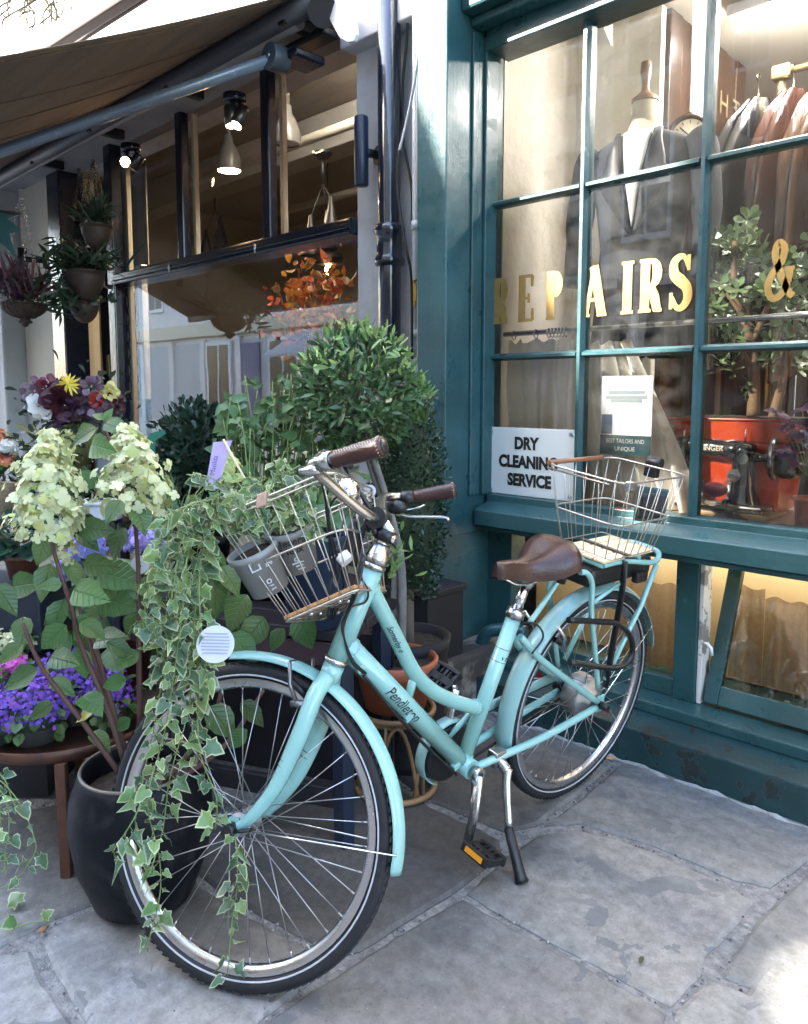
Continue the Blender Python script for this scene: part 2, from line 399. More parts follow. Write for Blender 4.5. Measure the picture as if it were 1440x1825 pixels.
# ------------------------------------------------------------------ materials of the place
def leafmat(name, col, rim=None, lo=0.5, hi=0.9, rough=0.45, trans=0.25, rnd=0.35, spec=0.5, veins=False):
    m = mat(name, col, rough=rough, rnd=rnd, trans=trans, spec=spec)
    if veins:       # side veins run from the midrib to the edge, in the leaf's own axes
        nt = m.node_tree; n = nt.nodes; L = nt.links; b = n['Principled BSDF']
        tc = n.new('ShaderNodeTexCoord'); sx = n.new('ShaderNodeSeparateXYZ'); L.new(tc.outputs['Object'], sx.inputs[0])
        ab = n.new('ShaderNodeMath'); ab.operation = 'ABSOLUTE'; L.new(sx.outputs['X'], ab.inputs[0])
        ma = n.new('ShaderNodeMath'); ma.operation = 'MULTIPLY_ADD'; ma.inputs[1].default_value = -0.9; L.new(ab.outputs[0], ma.inputs[0]); L.new(sx.outputs['Y'], ma.inputs[2])
        sc_ = n.new('ShaderNodeMath'); sc_.operation = 'MULTIPLY'; sc_.inputs[1].default_value = 44.0; L.new(ma.outputs[0], sc_.inputs[0])
        sn = n.new('ShaderNodeMath'); sn.operation = 'SINE'; L.new(sc_.outputs[0], sn.inputs[0])
        pw = n.new('ShaderNodeMapRange'); pw.inputs['From Min'].default_value = 0.75; pw.inputs['From Max'].default_value = 1.0; L.new(sn.outputs[0], pw.inputs[0])
        rb = n.new('ShaderNodeMapRange'); rb.inputs['From Min'].default_value = 0.022; rb.inputs['From Max'].default_value = 0.0; L.new(ab.outputs[0], rb.inputs[0])
        mxv = n.new('ShaderNodeMath'); mxv.operation = 'MAXIMUM'; L.new(pw.outputs[0], mxv.inputs[0]); L.new(rb.outputs[0], mxv.inputs[1])
        bp = n.new('ShaderNodeBump'); bp.invert = True; bp.inputs['Strength'].default_value = 0.6; bp.inputs['Distance'].default_value = 0.004; L.new(mxv.outputs[0], bp.inputs['Height']); L.new(bp.outputs[0], b.inputs['Normal'])
        mq = n.new('ShaderNodeMix'); mq.data_type = 'RGBA'; mq.inputs['A'].default_value = (*col, 1); mq.inputs['B'].default_value = (col[0]*1.7, col[1]*1.5, col[2]*1.5, 1)
        fq = n.new('ShaderNodeMath'); fq.operation = 'MULTIPLY'; fq.inputs[1].default_value = 0.55; L.new(mxv.outputs[0], fq.inputs[0]); L.new(fq.outputs[0], mq.inputs['Factor'])
        hs = [q for q in n if q.type == 'HUE_SAT'][0]; L.new(mq.outputs['Result'], hs.inputs['Color'])
    if rim is not None:
        nt = m.node_tree; n = nt.nodes; L = nt.links
        at = n.new('ShaderNodeAttribute'); at.attribute_name = 'rim'
        tc = n.new('ShaderNodeTexCoord'); no = n.new('ShaderNodeTexNoise'); no.inputs['Scale'].default_value = 5.0
        L.new(tc.outputs['Object'], no.inputs['Vector'])
        ad = n.new('ShaderNodeMath'); ad.operation = 'MULTIPLY_ADD'; ad.inputs[1].default_value = 0.5
        L.new(no.outputs['Fac'], ad.inputs[0]); L.new(at.outputs['Fac'], ad.inputs[2])
        mr = n.new('ShaderNodeMapRange'); mr.inputs['From Min'].default_value = lo+0.25; mr.inputs['From Max'].default_value = hi+0.25
        L.new(ad.outputs[0], mr.inputs[0])
        hs = [q for q in n if q.type == 'HUE_SAT'][0]
        mx = n.new('ShaderNodeMix'); mx.data_type = 'RGBA'; mx.inputs['A'].default_value = (*col, 1); mx.inputs['B'].default_value = (*rim, 1)
        L.new(mr.outputs[0], mx.inputs['Factor']); L.new(mx.outputs['Result'], hs.inputs['Color'])
    return m

def flag_mat(name, c1, c2):
    m = mat(name, c1, rough=0.72, col2=c2, nscale=1.6, namt=0.9, rnd=0.10, rvar=0.14)
    nt = m.node_tree; n = nt.nodes; L = nt.links; b = n['Principled BSDF']
    tc = n.new('ShaderNodeTexCoord')
    fine = n.new('ShaderNodeTexNoise'); fine.inputs['Scale'].default_value = 24; fine.inputs['Detail'].default_value = 10; fine.inputs['Roughness'].default_value = 0.72
    mid = n.new('ShaderNodeTexNoise'); mid.inputs['Scale'].default_value = 7.0; mid.inputs['Detail'].default_value = 7; mid.inputs['Roughness'].default_value = 0.55; mid.inputs['Distortion'].default_value = 0.8
    big = n.new('ShaderNodeTexNoise'); big.inputs['Scale'].default_value = 2.2; big.inputs['Detail'].default_value = 3
    for q in (fine, mid, big): L.new(tc.outputs['Object'], q.inputs['Vector'])
    flake = n.new('ShaderNodeValToRGB'); flake.color_ramp.elements[0].position = 0.585; flake.color_ramp.elements[1].position = 0.60
    L.new(mid.outputs['Fac'], flake.inputs[0])
    gate = n.new('ShaderNodeMapRange'); gate.inputs['From Min'].default_value = 0.44; gate.inputs['From Max'].default_value = 0.54
    L.new(big.outputs['Fac'], gate.inputs[0])
    fm = n.new('ShaderNodeMath'); fm.operation = 'MULTIPLY'; L.new(flake.outputs[0], fm.inputs[0]); L.new(gate.outputs[0], fm.inputs[1])
    src = b.inputs['Base Color'].links[0].from_socket
    mx = n.new('ShaderNodeMix'); mx.data_type = 'RGBA'; mx.blend_type = 'MULTIPLY'
    L.new(fine.outputs['Fac'], (mr := n.new('ShaderNodeMapRange')).inputs[0]); mr.inputs['From Min'].default_value = 0.25; mr.inputs['From Max'].default_value = 0.75; mr.inputs['To Min'].default_value = 0.48; mr.inputs['To Max'].default_value = 1.42
    cb = n.new('ShaderNodeCombineColor')
    for k in range(3): L.new(mr.outputs[0], cb.inputs[k])
    mx.inputs['Factor'].default_value = 1.0; L.new(src, mx.inputs['A']); L.new(cb.outputs[0], mx.inputs['B'])
    spk = n.new('ShaderNodeTexNoise'); spk.inputs['Scale'].default_value = 130; spk.inputs['Detail'].default_value = 3; L.new(tc.outputs['Object'], spk.inputs['Vector'])
    spr = n.new('ShaderNodeValToRGB'); e_ = spr.color_ramp.elements; e_[0].position = 0.29; e_[0].color = (0.55, 0.55, 0.56, 1); e_[1].position = 0.35; e_[1].color = (1, 1, 1, 1)
    q_ = e_.new(0.66); q_.color = (1, 1, 1, 1); q_ = e_.new(0.74); q_.color = (1.5, 1.5, 1.48, 1); L.new(spk.outputs['Fac'], spr.inputs[0])
    mxs = n.new('ShaderNodeMix'); mxs.data_type = 'RGBA'; mxs.blend_type = 'MULTIPLY'; mxs.inputs['Factor'].default_value = 0.8; L.new(mx.outputs['Result'], mxs.inputs['A']); L.new(spr.outputs[0], mxs.inputs['B']); mx = mxs
    mx2 = n.new('ShaderNodeMix'); mx2.data_type = 'RGBA'; mx2.inputs['B'].default_value = (0.105, 0.11, 0.115, 1)
    f2 = n.new('ShaderNodeMath'); f2.operation = 'MULTIPLY'; f2.inputs[1].default_value = 0.75; L.new(fm.outputs[0], f2.inputs[0])
    L.new(f2.outputs[0], mx2.inputs['Factor']); L.new(mx.outputs['Result'], mx2.inputs['A']); 
    # watering damp and the shade round the pots, both put into the stone colour
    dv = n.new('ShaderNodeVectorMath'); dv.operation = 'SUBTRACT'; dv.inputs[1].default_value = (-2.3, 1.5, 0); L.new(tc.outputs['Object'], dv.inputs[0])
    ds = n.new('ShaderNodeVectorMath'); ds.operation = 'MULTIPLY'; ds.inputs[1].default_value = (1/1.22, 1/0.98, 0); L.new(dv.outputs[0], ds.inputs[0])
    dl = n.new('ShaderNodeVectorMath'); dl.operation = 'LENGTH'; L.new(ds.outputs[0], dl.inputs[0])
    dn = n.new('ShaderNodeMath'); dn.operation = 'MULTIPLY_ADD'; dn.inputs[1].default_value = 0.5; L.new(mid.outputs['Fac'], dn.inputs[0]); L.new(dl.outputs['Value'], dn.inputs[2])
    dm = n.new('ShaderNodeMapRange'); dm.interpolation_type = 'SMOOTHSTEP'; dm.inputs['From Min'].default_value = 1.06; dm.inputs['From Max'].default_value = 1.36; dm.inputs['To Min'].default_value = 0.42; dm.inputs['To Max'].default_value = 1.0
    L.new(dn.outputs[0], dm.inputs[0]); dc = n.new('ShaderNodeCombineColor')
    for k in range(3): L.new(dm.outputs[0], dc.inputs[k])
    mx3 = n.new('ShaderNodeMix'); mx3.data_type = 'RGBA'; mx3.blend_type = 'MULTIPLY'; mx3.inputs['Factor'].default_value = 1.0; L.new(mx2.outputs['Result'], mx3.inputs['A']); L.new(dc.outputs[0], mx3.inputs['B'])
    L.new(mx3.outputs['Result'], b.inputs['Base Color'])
    bp = n.new('ShaderNodeBump'); bp.inputs['Strength'].default_value = 0.35; bp.inputs['Distance'].default_value = 0.006; L.new(fine.outputs['Fac'], bp.inputs['Height'])
    bp2 = n.new('ShaderNodeBump'); bp2.inputs['Strength'].default_value = 0.5; bp2.inputs['Distance'].default_value = 0.004; bp2.invert = True
    L.new(fm.outputs[0], bp2.inputs['Height']); L.new(bp.outputs[0], bp2.inputs['Normal'])
    bp3 = n.new('ShaderNodeBump'); bp3.inputs['Strength'].default_value = 0.5; bp3.inputs['Distance'].default_value = 0.02; L.new(mid.outputs['Fac'], bp3.inputs['Height']); L.new(bp2.outputs[0], bp3.inputs['Normal'])
    L.new(bp3.outputs[0], b.inputs['Normal'])
    return m

def teal_mat(name, col, chips=0.0, worn=0.5):
    """hand-brushed gloss paint, chipped where it is old"""
    m = mat(name, col, rough=0.36, col2=tuple(c*0.62 for c in col), nscale=5, namt=0.8, spec=0.5, rvar=0.12)
    nt = m.node_tree; n = nt.nodes; L = nt.links; b = n['Principled BSDF']; tc = n.new('ShaderNodeTexCoord')
    src = b.inputs['Base Color'].links[0].from_socket
    cr = n.new('ShaderNodeTexNoise'); cr.inputs['Scale'].default_value = 11 if chips < 0.1 else 6.5; cr.inputs['Detail'].default_value = 8; cr.inputs['Roughness'].default_value = 0.6
    st = n.new('ShaderNodeMapping'); st.inputs['Scale'].default_value = (1, 1, 1); L.new(tc.outputs['Object'], st.inputs[0]); L.new(st.outputs[0], cr.inputs['Vector'])
    br = n.new('ShaderNodeTexNoise'); br.inputs['Scale'].default_value = 30; br.inputs['Detail'].default_value = 4
    mp = n.new('ShaderNodeMapping'); mp.inputs['Scale'].default_value = (3, 3, 0.25) if worn < 1 else (0.25, 3, 3); L.new(tc.outputs['Object'], mp.inputs[0]); L.new(mp.outputs[0], br.inputs['Vector'])
    bp = n.new('ShaderNodeBump'); bp.inputs['Strength'].default_value = 0.22; bp.inputs['Distance'].default_value = 0.004; L.new(br.outputs['Fac'], bp.inputs['Height'])
    bp2 = n.new('ShaderNodeBump'); bp2.inputs['Strength'].default_value = 0.45; bp2.inputs['Distance'].default_value = 0.008; L.new(cr.outputs['Fac'], bp2.inputs['Height']); L.new(bp.outputs[0], bp2.inputs['Normal'])
    last = bp2; col_ = src
    if chips:
        th = n.new('ShaderNodeValToRGB'); th.color_ramp.elements[0].position = 0.70-chips; th.color_ramp.elements[1].position = 0.705-chips
        L.new(cr.outputs['Fac'], th.inputs[0])
        mx = n.new('ShaderNodeMix'); mx.data_type = 'RGBA'; L.new(th.outputs[0], mx.inputs['Factor']); L.new(src, mx.inputs['A'])
        cn = n.new('ShaderNodeTexNoise'); cn.inputs['Scale'].default_value = 3; L.new(tc.outputs['Object'], cn.inputs['Vector'])
        cc = n.new('ShaderNodeValToRGB'); cc.color_ramp.elements[0].color = (0.24, 0.012, 0.014, 1); cc.color_ramp.elements[1].color = (0.02, 0.03, 0.03, 1)
        cc.color_ramp.elements[0].position = 0.48; cc.color_ramp.elements[1].position = 0.52
        L.new(cn.outputs['Fac'], cc.inputs[0]); L.new(cc.outputs[0], mx.inputs['B']); col_ = mx.outputs['Result']
        b3 = n.new('ShaderNodeBump'); b3.invert = True; b3.inputs['Strength'].default_value = 0.7; b3.inputs['Distance'].default_value = 0.003
        L.new(th.outputs[0], b3.inputs['Height']); L.new(last.outputs[0], b3.inputs['Normal']); last = b3
    L.new(col_, b.inputs['Base Color']); L.new(last.outputs[0], b.inputs['Normal'])
    return m

M_TEAL = teal_mat('teal_paint', (0.023, 0.080, 0.090))
M_TEALW = teal_mat('teal_worn_paint', (0.030, 0.092, 0.098), chips=0.05, worn=2)
M_TEALK = teal_mat('teal_kerb_paint', (0.021, 0.062, 0.068), chips=0.108, worn=2)
M_NAVY = mat('navy_gloss', (0.006, 0.009, 0.019), rough=0.22, col2=(0.012, 0.016, 0.028), nscale=6, bump=0.12, bscale=25)
M_PIPE = mat('pipe_gloss', (0.008, 0.012, 0.024), rough=0.16, coat=0.6, col2=(0.016, 0.02, 0.03), nscale=10, bump=0.18, bscale=30)
M_CREAM = mat('cream_paint', (0.62, 0.56, 0.43), rough=0.5, col2=(0.5, 0.45, 0.35), nscale=4, namt=0.6, bump=0.1)
M_WHITE = mat('white_masonry', (0.62, 0.62, 0.63), rough=0.75, col2=(0.40, 0.40, 0.43), nscale=3.2, namt=0.8, bump=0.25, bscale=22)
M_WHITEP = mat('white_plastic', (0.72, 0.74, 0.78), rough=0.35, col2=(0.55, 0.56, 0.58), nscale=9, namt=0.5)
M_SOFFIT = mat('soffit_grey', (0.30, 0.29, 0.29), rough=0.7, col2=(0.2, 0.19, 0.19), nscale=3, namt=0.7, bump=0.15)
M_CHROME = mat('chrome', (0.75, 0.75, 0.76), rough=0.12, metal=1.0)
M_STEEL = mat('brushed_steel', (0.58, 0.58, 0.6), rough=0.3, metal=1.0, rvar=0.08)
M_BLACK = mat('black_plastic', (0.006, 0.0065, 0.008), rough=0.42, col2=(0.011, 0.012, 0.013), nscale=20)
M_RUBBER = mat('rubber', (0.007, 0.0075, 0.010), rough=0.62, col2=(0.012, 0.013, 0.015), nscale=18, bump=0.2, bscale=60)
M_GOLD = mat('gold_leaf', (0.42, 0.28, 0.10), rough=0.36, metal=0.6, col2=(0.28, 0.18, 0.06), nscale=14, namt=0.6)
M_INK = mat('ink_black', (0.008, 0.008, 0.009), rough=0.6)
M_SOIL = mat('potting_soil', (0.035, 0.026, 0.02), rough=0.95, col2=(0.07, 0.055, 0.045), nscale=40, bump=1.0, bscale=60)
M_TERRA = mat('terracotta', (0.40, 0.115, 0.05), rough=0.55, col2=(0.28, 0.08, 0.035), nscale=6, namt=0.7, bump=0.1)
M_BARK = mat('bark', (0.16, 0.13, 0.10), rough=0.85, col2=(0.07, 0.055, 0.045), nscale=20, bump=0.6, bscale=40, stretch=(1, 1, 0.25))
M_STEM = mat('green_stem', (0.13, 0.2, 0.06), rough=0.6, col2=(0.2, 0.22, 0.09), nscale=10)
M_STEMD = mat('woody_stem', (0.07, 0.03, 0.025), rough=0.6, col2=(0.12, 0.06, 0.04), nscale=15)
M_GLASS = glass_mat('pane_glass', boost=0.03)
M_GLASST = glass_mat('dusty_pane_glass', boost=0.0, dust=0.042)
M_GLASSL = glass_mat('reflecting_pane_glass', ior=1.5, boost=0.05)

# ------------------------------------------------------------------ ground and paving
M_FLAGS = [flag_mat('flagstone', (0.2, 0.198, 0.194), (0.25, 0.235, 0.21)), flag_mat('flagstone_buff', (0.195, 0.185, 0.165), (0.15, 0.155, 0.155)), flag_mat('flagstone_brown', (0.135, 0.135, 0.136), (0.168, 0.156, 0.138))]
TONE = {0: 2, 2: 1, 3: 1, 5: 2, 9: 1}
M_MORTAR = mat('mortar', (0.27, 0.262, 0.25), rough=0.95, col2=(0.12, 0.118, 0.115), nscale=45, namt=0.9, bump=1.0, bscale=120, detail=8)
g = MB(); g.quad((-60, -60, -0.006), (60, -60, -0.006), (60, 60, -0.006), (-60, 60, -0.006))
ground = struct(g.build('pavement', M_MORTAR))
def pxp(l): return [tuple(PG(x, y)[:2]) for x, y in l]
FLAGS = [
    pxp([(822, 1600), (930, 1662), (1060, 1732), (1186, 1802), (1172, 1910), (900, 1990), (380, 1930), (474, 1822), (546, 1770), (700, 1672)]),
    pxp([(832, 1592), (902, 1526), (962, 1486), (1034, 1480), (1100, 1494), (1162, 1517), (1300, 1577), (1346, 1606), (1312, 1646), (1256, 1704), (1246, 1740), (1196, 1792), (1064, 1720), (934, 1652)]),
    pxp([(968, 1472), (1034, 1424), (1100, 1366), (1135, 1345), (1442, 1466), (1460, 1520), (1372, 1580), (1306, 1566), (1162, 1504), (1036, 1467)]),
    pxp([(1288, 1738), (1330, 1664), (1380, 1610), (1450, 1548), (1680, 1640), (1760, 1960), (1452, 1808)]),
    pxp([(1204, 1804), (1266, 1744), (1284, 1750), (1450, 1820), (1700, 1980), (1182, 1980)]),
    pxp([(766, 1436), (890, 1494), (892, 1522), (814, 1588), (640, 1694), (604, 1704), (562, 1682), (440, 1616), (388, 1582), (306, 1526), (420, 1440), (566, 1384), (640, 1360)]),
    pxp([(378, 1590), (436, 1630), (556, 1694), (592, 1722), (466, 1814), (370, 1920), (168, 1940), (154, 1822), (104, 1739), (76, 1676), (92, 1652), (194, 1610), (300, 1544)]),
    pxp([(-10, 1702), (54, 1694), (84, 1752), (134, 1832), (146, 1960), (-300, 1960), (-300, 1760)]),
    pxp([(-300, 1742), (-6, 1688), (76, 1646), (186, 1602), (294, 1530), (410, 1430), (240, 1410), (-300, 1500)]),
    pxp([(900, 1482), (956, 1470), (1026, 1418), (1092, 1362), (1080, 1340), (1000, 1300), (800, 1300), (660, 1350), (770, 1428)]),
    [(-2.9, 1.3), (-1.95, 1.62), (-2.2, 2.3), (-3.2, 2.3)], [(-4.6, -0.3), (-2.75, 0.0), (-2.6, 1.1), (-4.4, 1.2)],
    [(-4.6, 1.25), (-2.95, 1.3), (-3.25, 2.3), (-4.6, 2.3)], [(-7.4, 0.2), (-4.65, 0.2), (-4.65, 2.3), (-7.4, 2.3)],
    [(-0.55, 1.45), (0.6, 1.0), (1.4, 1.7), (0.9, 2.38), (-0.5, 2.38)], [(-1.9, -0.9), (0.2, -0.6), (0.4, 0.1), (-1.2, 0.12), (-2.0, 0.0)],
]
for k, pl in enumerate(FLAGS):
    pl = np.array(pl); 
    ar = 0.5*np.sum(pl[:, 0]*np.roll(pl[:, 1], -1)-np.roll(pl[:, 0], -1)*pl[:, 1])
    if ar < 0: pl = pl[::-1]
    pts = []
    for i in range(len(pl)):
        a, b2 = pl[i], pl[(i+1) % len(pl)]; n_ = max(2, int(np.linalg.norm(b2-a)/0.035)); n_ = min(n_, 40)
        for t in range(n_):
            q = a+(b2-a)*t/n_; pts.append(q+rng.normal(size=2)*0.0016)
    pts = np.array(pts); c = pts.mean(0); tl = rng.normal(size=2)*0.0016
    z = np.array([0.0+np.dot(q-c, tl) for q in pts])+0.002
    b_ = MB(); n_ = len(pts); inner = c+(pts-c)*(1-0.012/np.maximum(0.1, np.linalg.norm(pts-c, axis=1)))[:, None]
    lo = np.column_stack([pts, np.full(n_, -0.03)]); mid_ = np.column_stack([pts, z-0.006]); top = np.column_stack([inner, z])
    b_.add(np.vstack([lo, mid_, top]), [tuple(2*n_+i for i in range(n_))]+[(i, (i+1) % n_, n_+(i+1) % n_, n_+i) for i in range(n_)]+[(n_+i, n_+(i+1) % n_, 2*n_+(i+1) % n_, 2*n_+i) for i in range(n_)])
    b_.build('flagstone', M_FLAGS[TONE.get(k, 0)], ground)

gv = MB()
for pl in FLAGS[:10]:
    pl = np.array(pl); c = pl.mean(0)
    for i in range(len(pl)):
        a, b2 = pl[i], pl[(i+1) % len(pl)]
        for t in range(int(np.linalg.norm(b2-a)/0.03)):
            q = a+(b2-a)*rng.uniform(); q = q+nrm(q-c)*rng.uniform(-0.004, 0.02)
            if abs(q[0]) > 3 or q[1] < 0.3: continue
            r_ = rng.uniform(0.0012, 0.0042)*(1.6 if rng.uniform() < 0.08 else 1); gv.sphere((q[0], q[1], -0.003), r_, 5, 3, (1, rng.uniform(0.6, 1.2), 0.7))
for k in range(260):
    q = (rng.uniform(-2.3, -0.3), rng.uniform(0.5, 2.38)); gv.sphere((q[0], q[1], 0.002), rng.uniform(0.0008, 0.0026), 5, 3, (1, rng.uniform(0.5, 1.3), 0.6))
g_ = gv.build('grit', mat('grit_stone', (0.2, 0.2, 0.19), rough=0.9, rnd=0.8), ground); g_['kind'] = 'stuff'
# ------------------------------------------------------------------ the teal tailor's shopfront (right)
YG = 2.65; XP = -2.055
TS = thing('tailor_shopfront', 'dark teal painted tailor shopfront with gold lettered sash window and stepped base', 'shop', (-1.2, 2.6, 0))
XR = 0.6
def bx(name, a, b, m, bev=0.004, par=None): return MB().box(a, b).build(name, m, par or TS, bevel=bev)
bx('kerb_step', (-2.6, 2.41, -0.03), (XR, 3.0, 0.125), M_TEALK, 0.008)
bx('upper_step', (XP, 2.57, 0.125), (XR, 3.0, 0.168), M_TEALW, 0.006)
bx('pilaster', (-2.215, 2.35, 0.70), (XP, 2.72, 3.6), M_TEAL, 0.006)
bx('plinth', (-2.30, 2.27, 0.235), (XP-0.004, 2.72, 0.62), M_TEAL, 0.006)
mm = MB(); mm.grid(lambda u, v: (-2.30+0.245*u, 2.27+0.08*(0.5-0.5*math.cos(math.pi*v)), 0.62+0.085*v), 1, 8)
mm.add([(XP-0.004, 2.27, 0.62), (XP-0.004, 2.72, 0.62), (XP-0.004, 2.72, 0.705), (XP-0.004, 2.35, 0.705)], [(0, 1, 2, 3)])
mm.build('plinth_moulding', M_TEAL, TS)
for i, (y0, y1, dx) in enumerate(((2.50, 2.535, 0.012), (2.535, 2.575, 0.006), (2.575, 2.655, 0.02))):
    bx('jamb_moulding', (XP+0.001, y0+0.001, 0.865), (XP+dx, y1-0.001, 2.75), M_TEAL, 0.004)
bx('stone_block', (-2.62, 2.2, -0.02), (XP+0.13, 2.72, 0.235), mat('worn_stone', (0.05, 0.045, 0.04), rough=0.9, col2=(0.3, 0.28, 0.25), nscale=7, namt=0.75, bump=1.0, bscale=14, lo=0.5, hi=0.62), 0.02)
# sill, rail, bead
sl_ = MB(); prof = [(2.52, 0.742), (2.52, 0.805), (2.528, 0.812), (2.605, 0.836), (2.605, 0.866), (2.68, 0.868), (2.68, 0.742)]
sl_.prism([(XP+0.021, y, z) for y, z in prof][::-1], (XR-XP, 0, 0)); sl_.build('window_sill', M_TEALW, TS, bevel=0.003)
MB().prism([(XP+0.02, 2.548, 0.716), (XP+0.02, 2.548, 0.738), (XP+0.02, 2.68, 0.738), (XP+0.02, 2.68, 0.716)], (XR-XP, 0, 0)).build('sill_bead', M_TEAL, TS, bevel=0.006)
ROWS = [0.868, 1.440, 2.0775, 2.69]; COLS = [XP+0.02, -1.605, -1.1375, -0.67, -0.2, 0.27]
for x in COLS[1:]:
    mu = MB(); mu.prism([(x-0.015, YG+0.03, 0.866), (x-0.015, YG-0.006, 0.866), (x-0.007, YG-0.03, 0.866), (x+0.007, YG-0.03, 0.866), (x+0.015, YG-0.006, 0.866), (x+0.015, YG+0.03, 0.866)][::-1], (0, 0, 2.69-0.866))
    mu.build('mullion', M_TEAL, TS)
for z in ROWS[1:3]:
    for i in range(5):
        x0 = COLS[i]+(0.0 if i == 0 else 0.0145); x1 = COLS[i+1]-0.0145
        mu = MB(); mu.prism([(x0, YG+0.027, z+0.001), (x0, YG-0.004, z+0.001), (x0, YG-0.027, z+0.009), (x0, YG-0.027, z+0.02), (x0, YG-0.004, z+0.03), (x0, YG+0.027, z+0.03)], (x1-x0, 0, 0))
        mu.build('glazing_bar', M_TEAL, TS)
for r_ in range(3):
    for i in range(5):
        z0 = ROWS[r_]+(0.03 if r_ else 0); z1 = ROWS[r_+1]
        q = MB(); q.quad((COLS[i], YG, z0), (COLS[i+1], YG, z0), (COLS[i+1], YG, z1), (COLS[i], YG, z1)); q.build('window_pane', M_GLASST, TS)
bx('window_head', (XP+0.021, 2.57, 2.69), (XR, 2.72, 2.80), M_TEAL)
bx('cornice', (XP+0.001, 2.43, 2.80), (XR, 2.74, 2.90), M_TEAL, 0.012)
bx('cornice_moulding', (XP+0.001, 2.49, 2.765), (XR, 2.568, 2.799), M_TEAL, 0.008)
bx('fascia_board', (XP+0.10, 2.50, 2.90), (XR, 2.74, 3.5), mat('fascia_white', (0.74, 0.73, 0.7), rough=0.6, col2=(0.6, 0.6, 0.58), nscale=4), 0.004)
bx('cornice_end_block', (XP+0.002, 2.40, 2.90), (XP+0.10, 2.74, 3.02), M_TEAL, 0.006)
# low windows under the sill
YL = 2.70
bx('lower_post', (-1.20, YL-0.03, 0.168), (-1.115, YL+0.05, 0.715), M_TEAL)
bx('lower_jamb', (XP-0.02, YL-0.05, 0.17), (-1.93, YL+0.05, 0.715), M_TEAL)
bx('lower_rail', (-1.929, YL-0.02, 0.168), (-1.201, YL+0.04, 0.235), M_TEALW)
bx('lower_head', (-1.929, YL-0.01, 0.69), (XR, YL+0.06, 0.7155), M_TEAL)
q = MB(); q.quad((-1.93, YL+0.02, 0.235), (-1.20, YL+0.02, 0.235), (-1.20, YL+0.02, 0.69), (-1.93, YL+0.02, 0.69)); q.build('lower_pane', M_GLASS, TS)
bx('casement_liner', (-1.114, YL-0.02, 0.17), (-1.098, YL+0.05, 0.69), mat('flaking_white', (0.6, 0.6, 0.58), rough=0.6, col2=(0.1, 0.1, 0.1), nscale=16, namt=0.8, lo=0.52, hi=0.56), 0.002)
lt = MB(); lt.tube([(-1.097, YL-0.02, 0.40), (-1.075, YL-0.03, 0.405), (-1.06, YL-0.03, 0.39), (-1.058, YL-0.03, 0.365)], 0.006, 8); lt.build('casement_latch', M_WHITEP, TS)
# the tilted casement
tilt = math.atan2(0.20, 0.5); cb, sb = math.cos(tilt), math.sin(tilt)
def TZ(x, h, d=0.0): return (x, YL-0.025+h*sb+d*cb, 0.185+h*cb-d*sb)
def tilted(name, x0, x1, h0, h1, d0, d1, m, bev=0.003):
    b_ = MB(); P = [TZ(x, h, d) for h in (h0, h1) for x, d in ((x0, d0), (x1, d0), (x1, d1), (x0, d1))]
    b_.add(P, [(0, 3, 2, 1), (4, 5, 6, 7), (0, 1, 5, 4), (1, 2, 6, 5), (2, 3, 7, 6), (3, 0, 4, 7)]); return b_.build(name, m, TS, bevel=bev)
tilted('casement_stile', -1.085, -1.035, 0.0, 0.54, 0, 0.035, M_TEAL)
tilted('casement_rail', -1.034, XR, 0.0, 0.07, 0.001, 0.034, M_TEALW)
tilted('casement_rail', -1.034, XR, 0.50, 0.54, 0.001, 0.034, M_TEAL)
q = MB(); q.quad(TZ(-1.034, 0.07, 0.015), TZ(XR, 0.07, 0.015), TZ(XR, 0.5, 0.015), TZ(-1.034, 0.5, 0.015)); q.build('casement_pane', M_GLASS, TS)
bx('basement_wall', (-2.05, 3.02, 0.169), (XR, 3.06, 0.735), mat('yellow_distemper', (0.74, 0.60, 0.36), rough=0.8, col2=(0.66, 0.52, 0.3), nscale=4), 0)
M_LACE = mat('brown_lace', (0.40, 0.31, 0.22), rough=0.9, col2=(0.5, 0.41, 0.31), nscale=60, namt=0.6, alpha=0.8, bump=0.2, trans=0.3)
def lace(x0, x1, y, z0, z1, lab):
    b_ = MB(); k = int((x1-x0)/0.011)
    b_.grid(lambda u, v: (x0+(x1-x0)*u, y+0.014*math.sin(u*(x1-x0)*70)+0.006*math.sin(u*(x1-x0)*31), z0+(z1-z0+0.012*abs(math.sin(u*(x1-x0)*35)))*v), k, 4)
    return b_.build('lace_curtain', M_LACE, TS)
lace(-1.48, -1.21, 2.765, 0.24, 0.565, 1); lace(-1.10, -0.98, 2.945, 0.2, 0.56, 2); lace(-0.975, 0.4, 2.945, 0.2, 0.535, 3)
bx('shop_side_wall', (-2.39, 2.73, 0.74), (XP-0.005, 3.6, 2.99), mat('plaster', (0.84, 0.78, 0.68), rough=0.85, col2=(0.75, 0.69, 0.59), nscale=5, bump=1.0, bscale=16), 0)
bx('shop_back_panel', (XP-0.004, 3.30, 0.74), (-1.64, 3.34, 2.99), MATS['plaster'], 0)
M_TIMBER = mat('dark_timber', (0.028, 0.012, 0.006), rough=0.35, col2=(0.075, 0.032, 0.014), nscale=5, namt=0.9, stretch=(6, 6, 0.3), bump=0.15)
for i in range(11):
    x0 = -3.2+i*0.26
    bx('timber_panel', (x0+0.005, 5.3+0.012*(i % 2), 0.2), (x0+0.255, 5.36, 3.0), M_TIMBER, 0.006)
bx('brick_wall', (-1.2, 5.22, 0.2), (2.2, 5.36, 3.0), mat('dull_brick', (0.16, 0.06, 0.045), rough=0.85, col2=(0.09, 0.04, 0.03), nscale=14, bump=0.5), 0)
bx('shop_far_side', (1.5, 2.75, 0.2), (1.54, 5.3, 3.0), MATS['dull_brick'], 0)
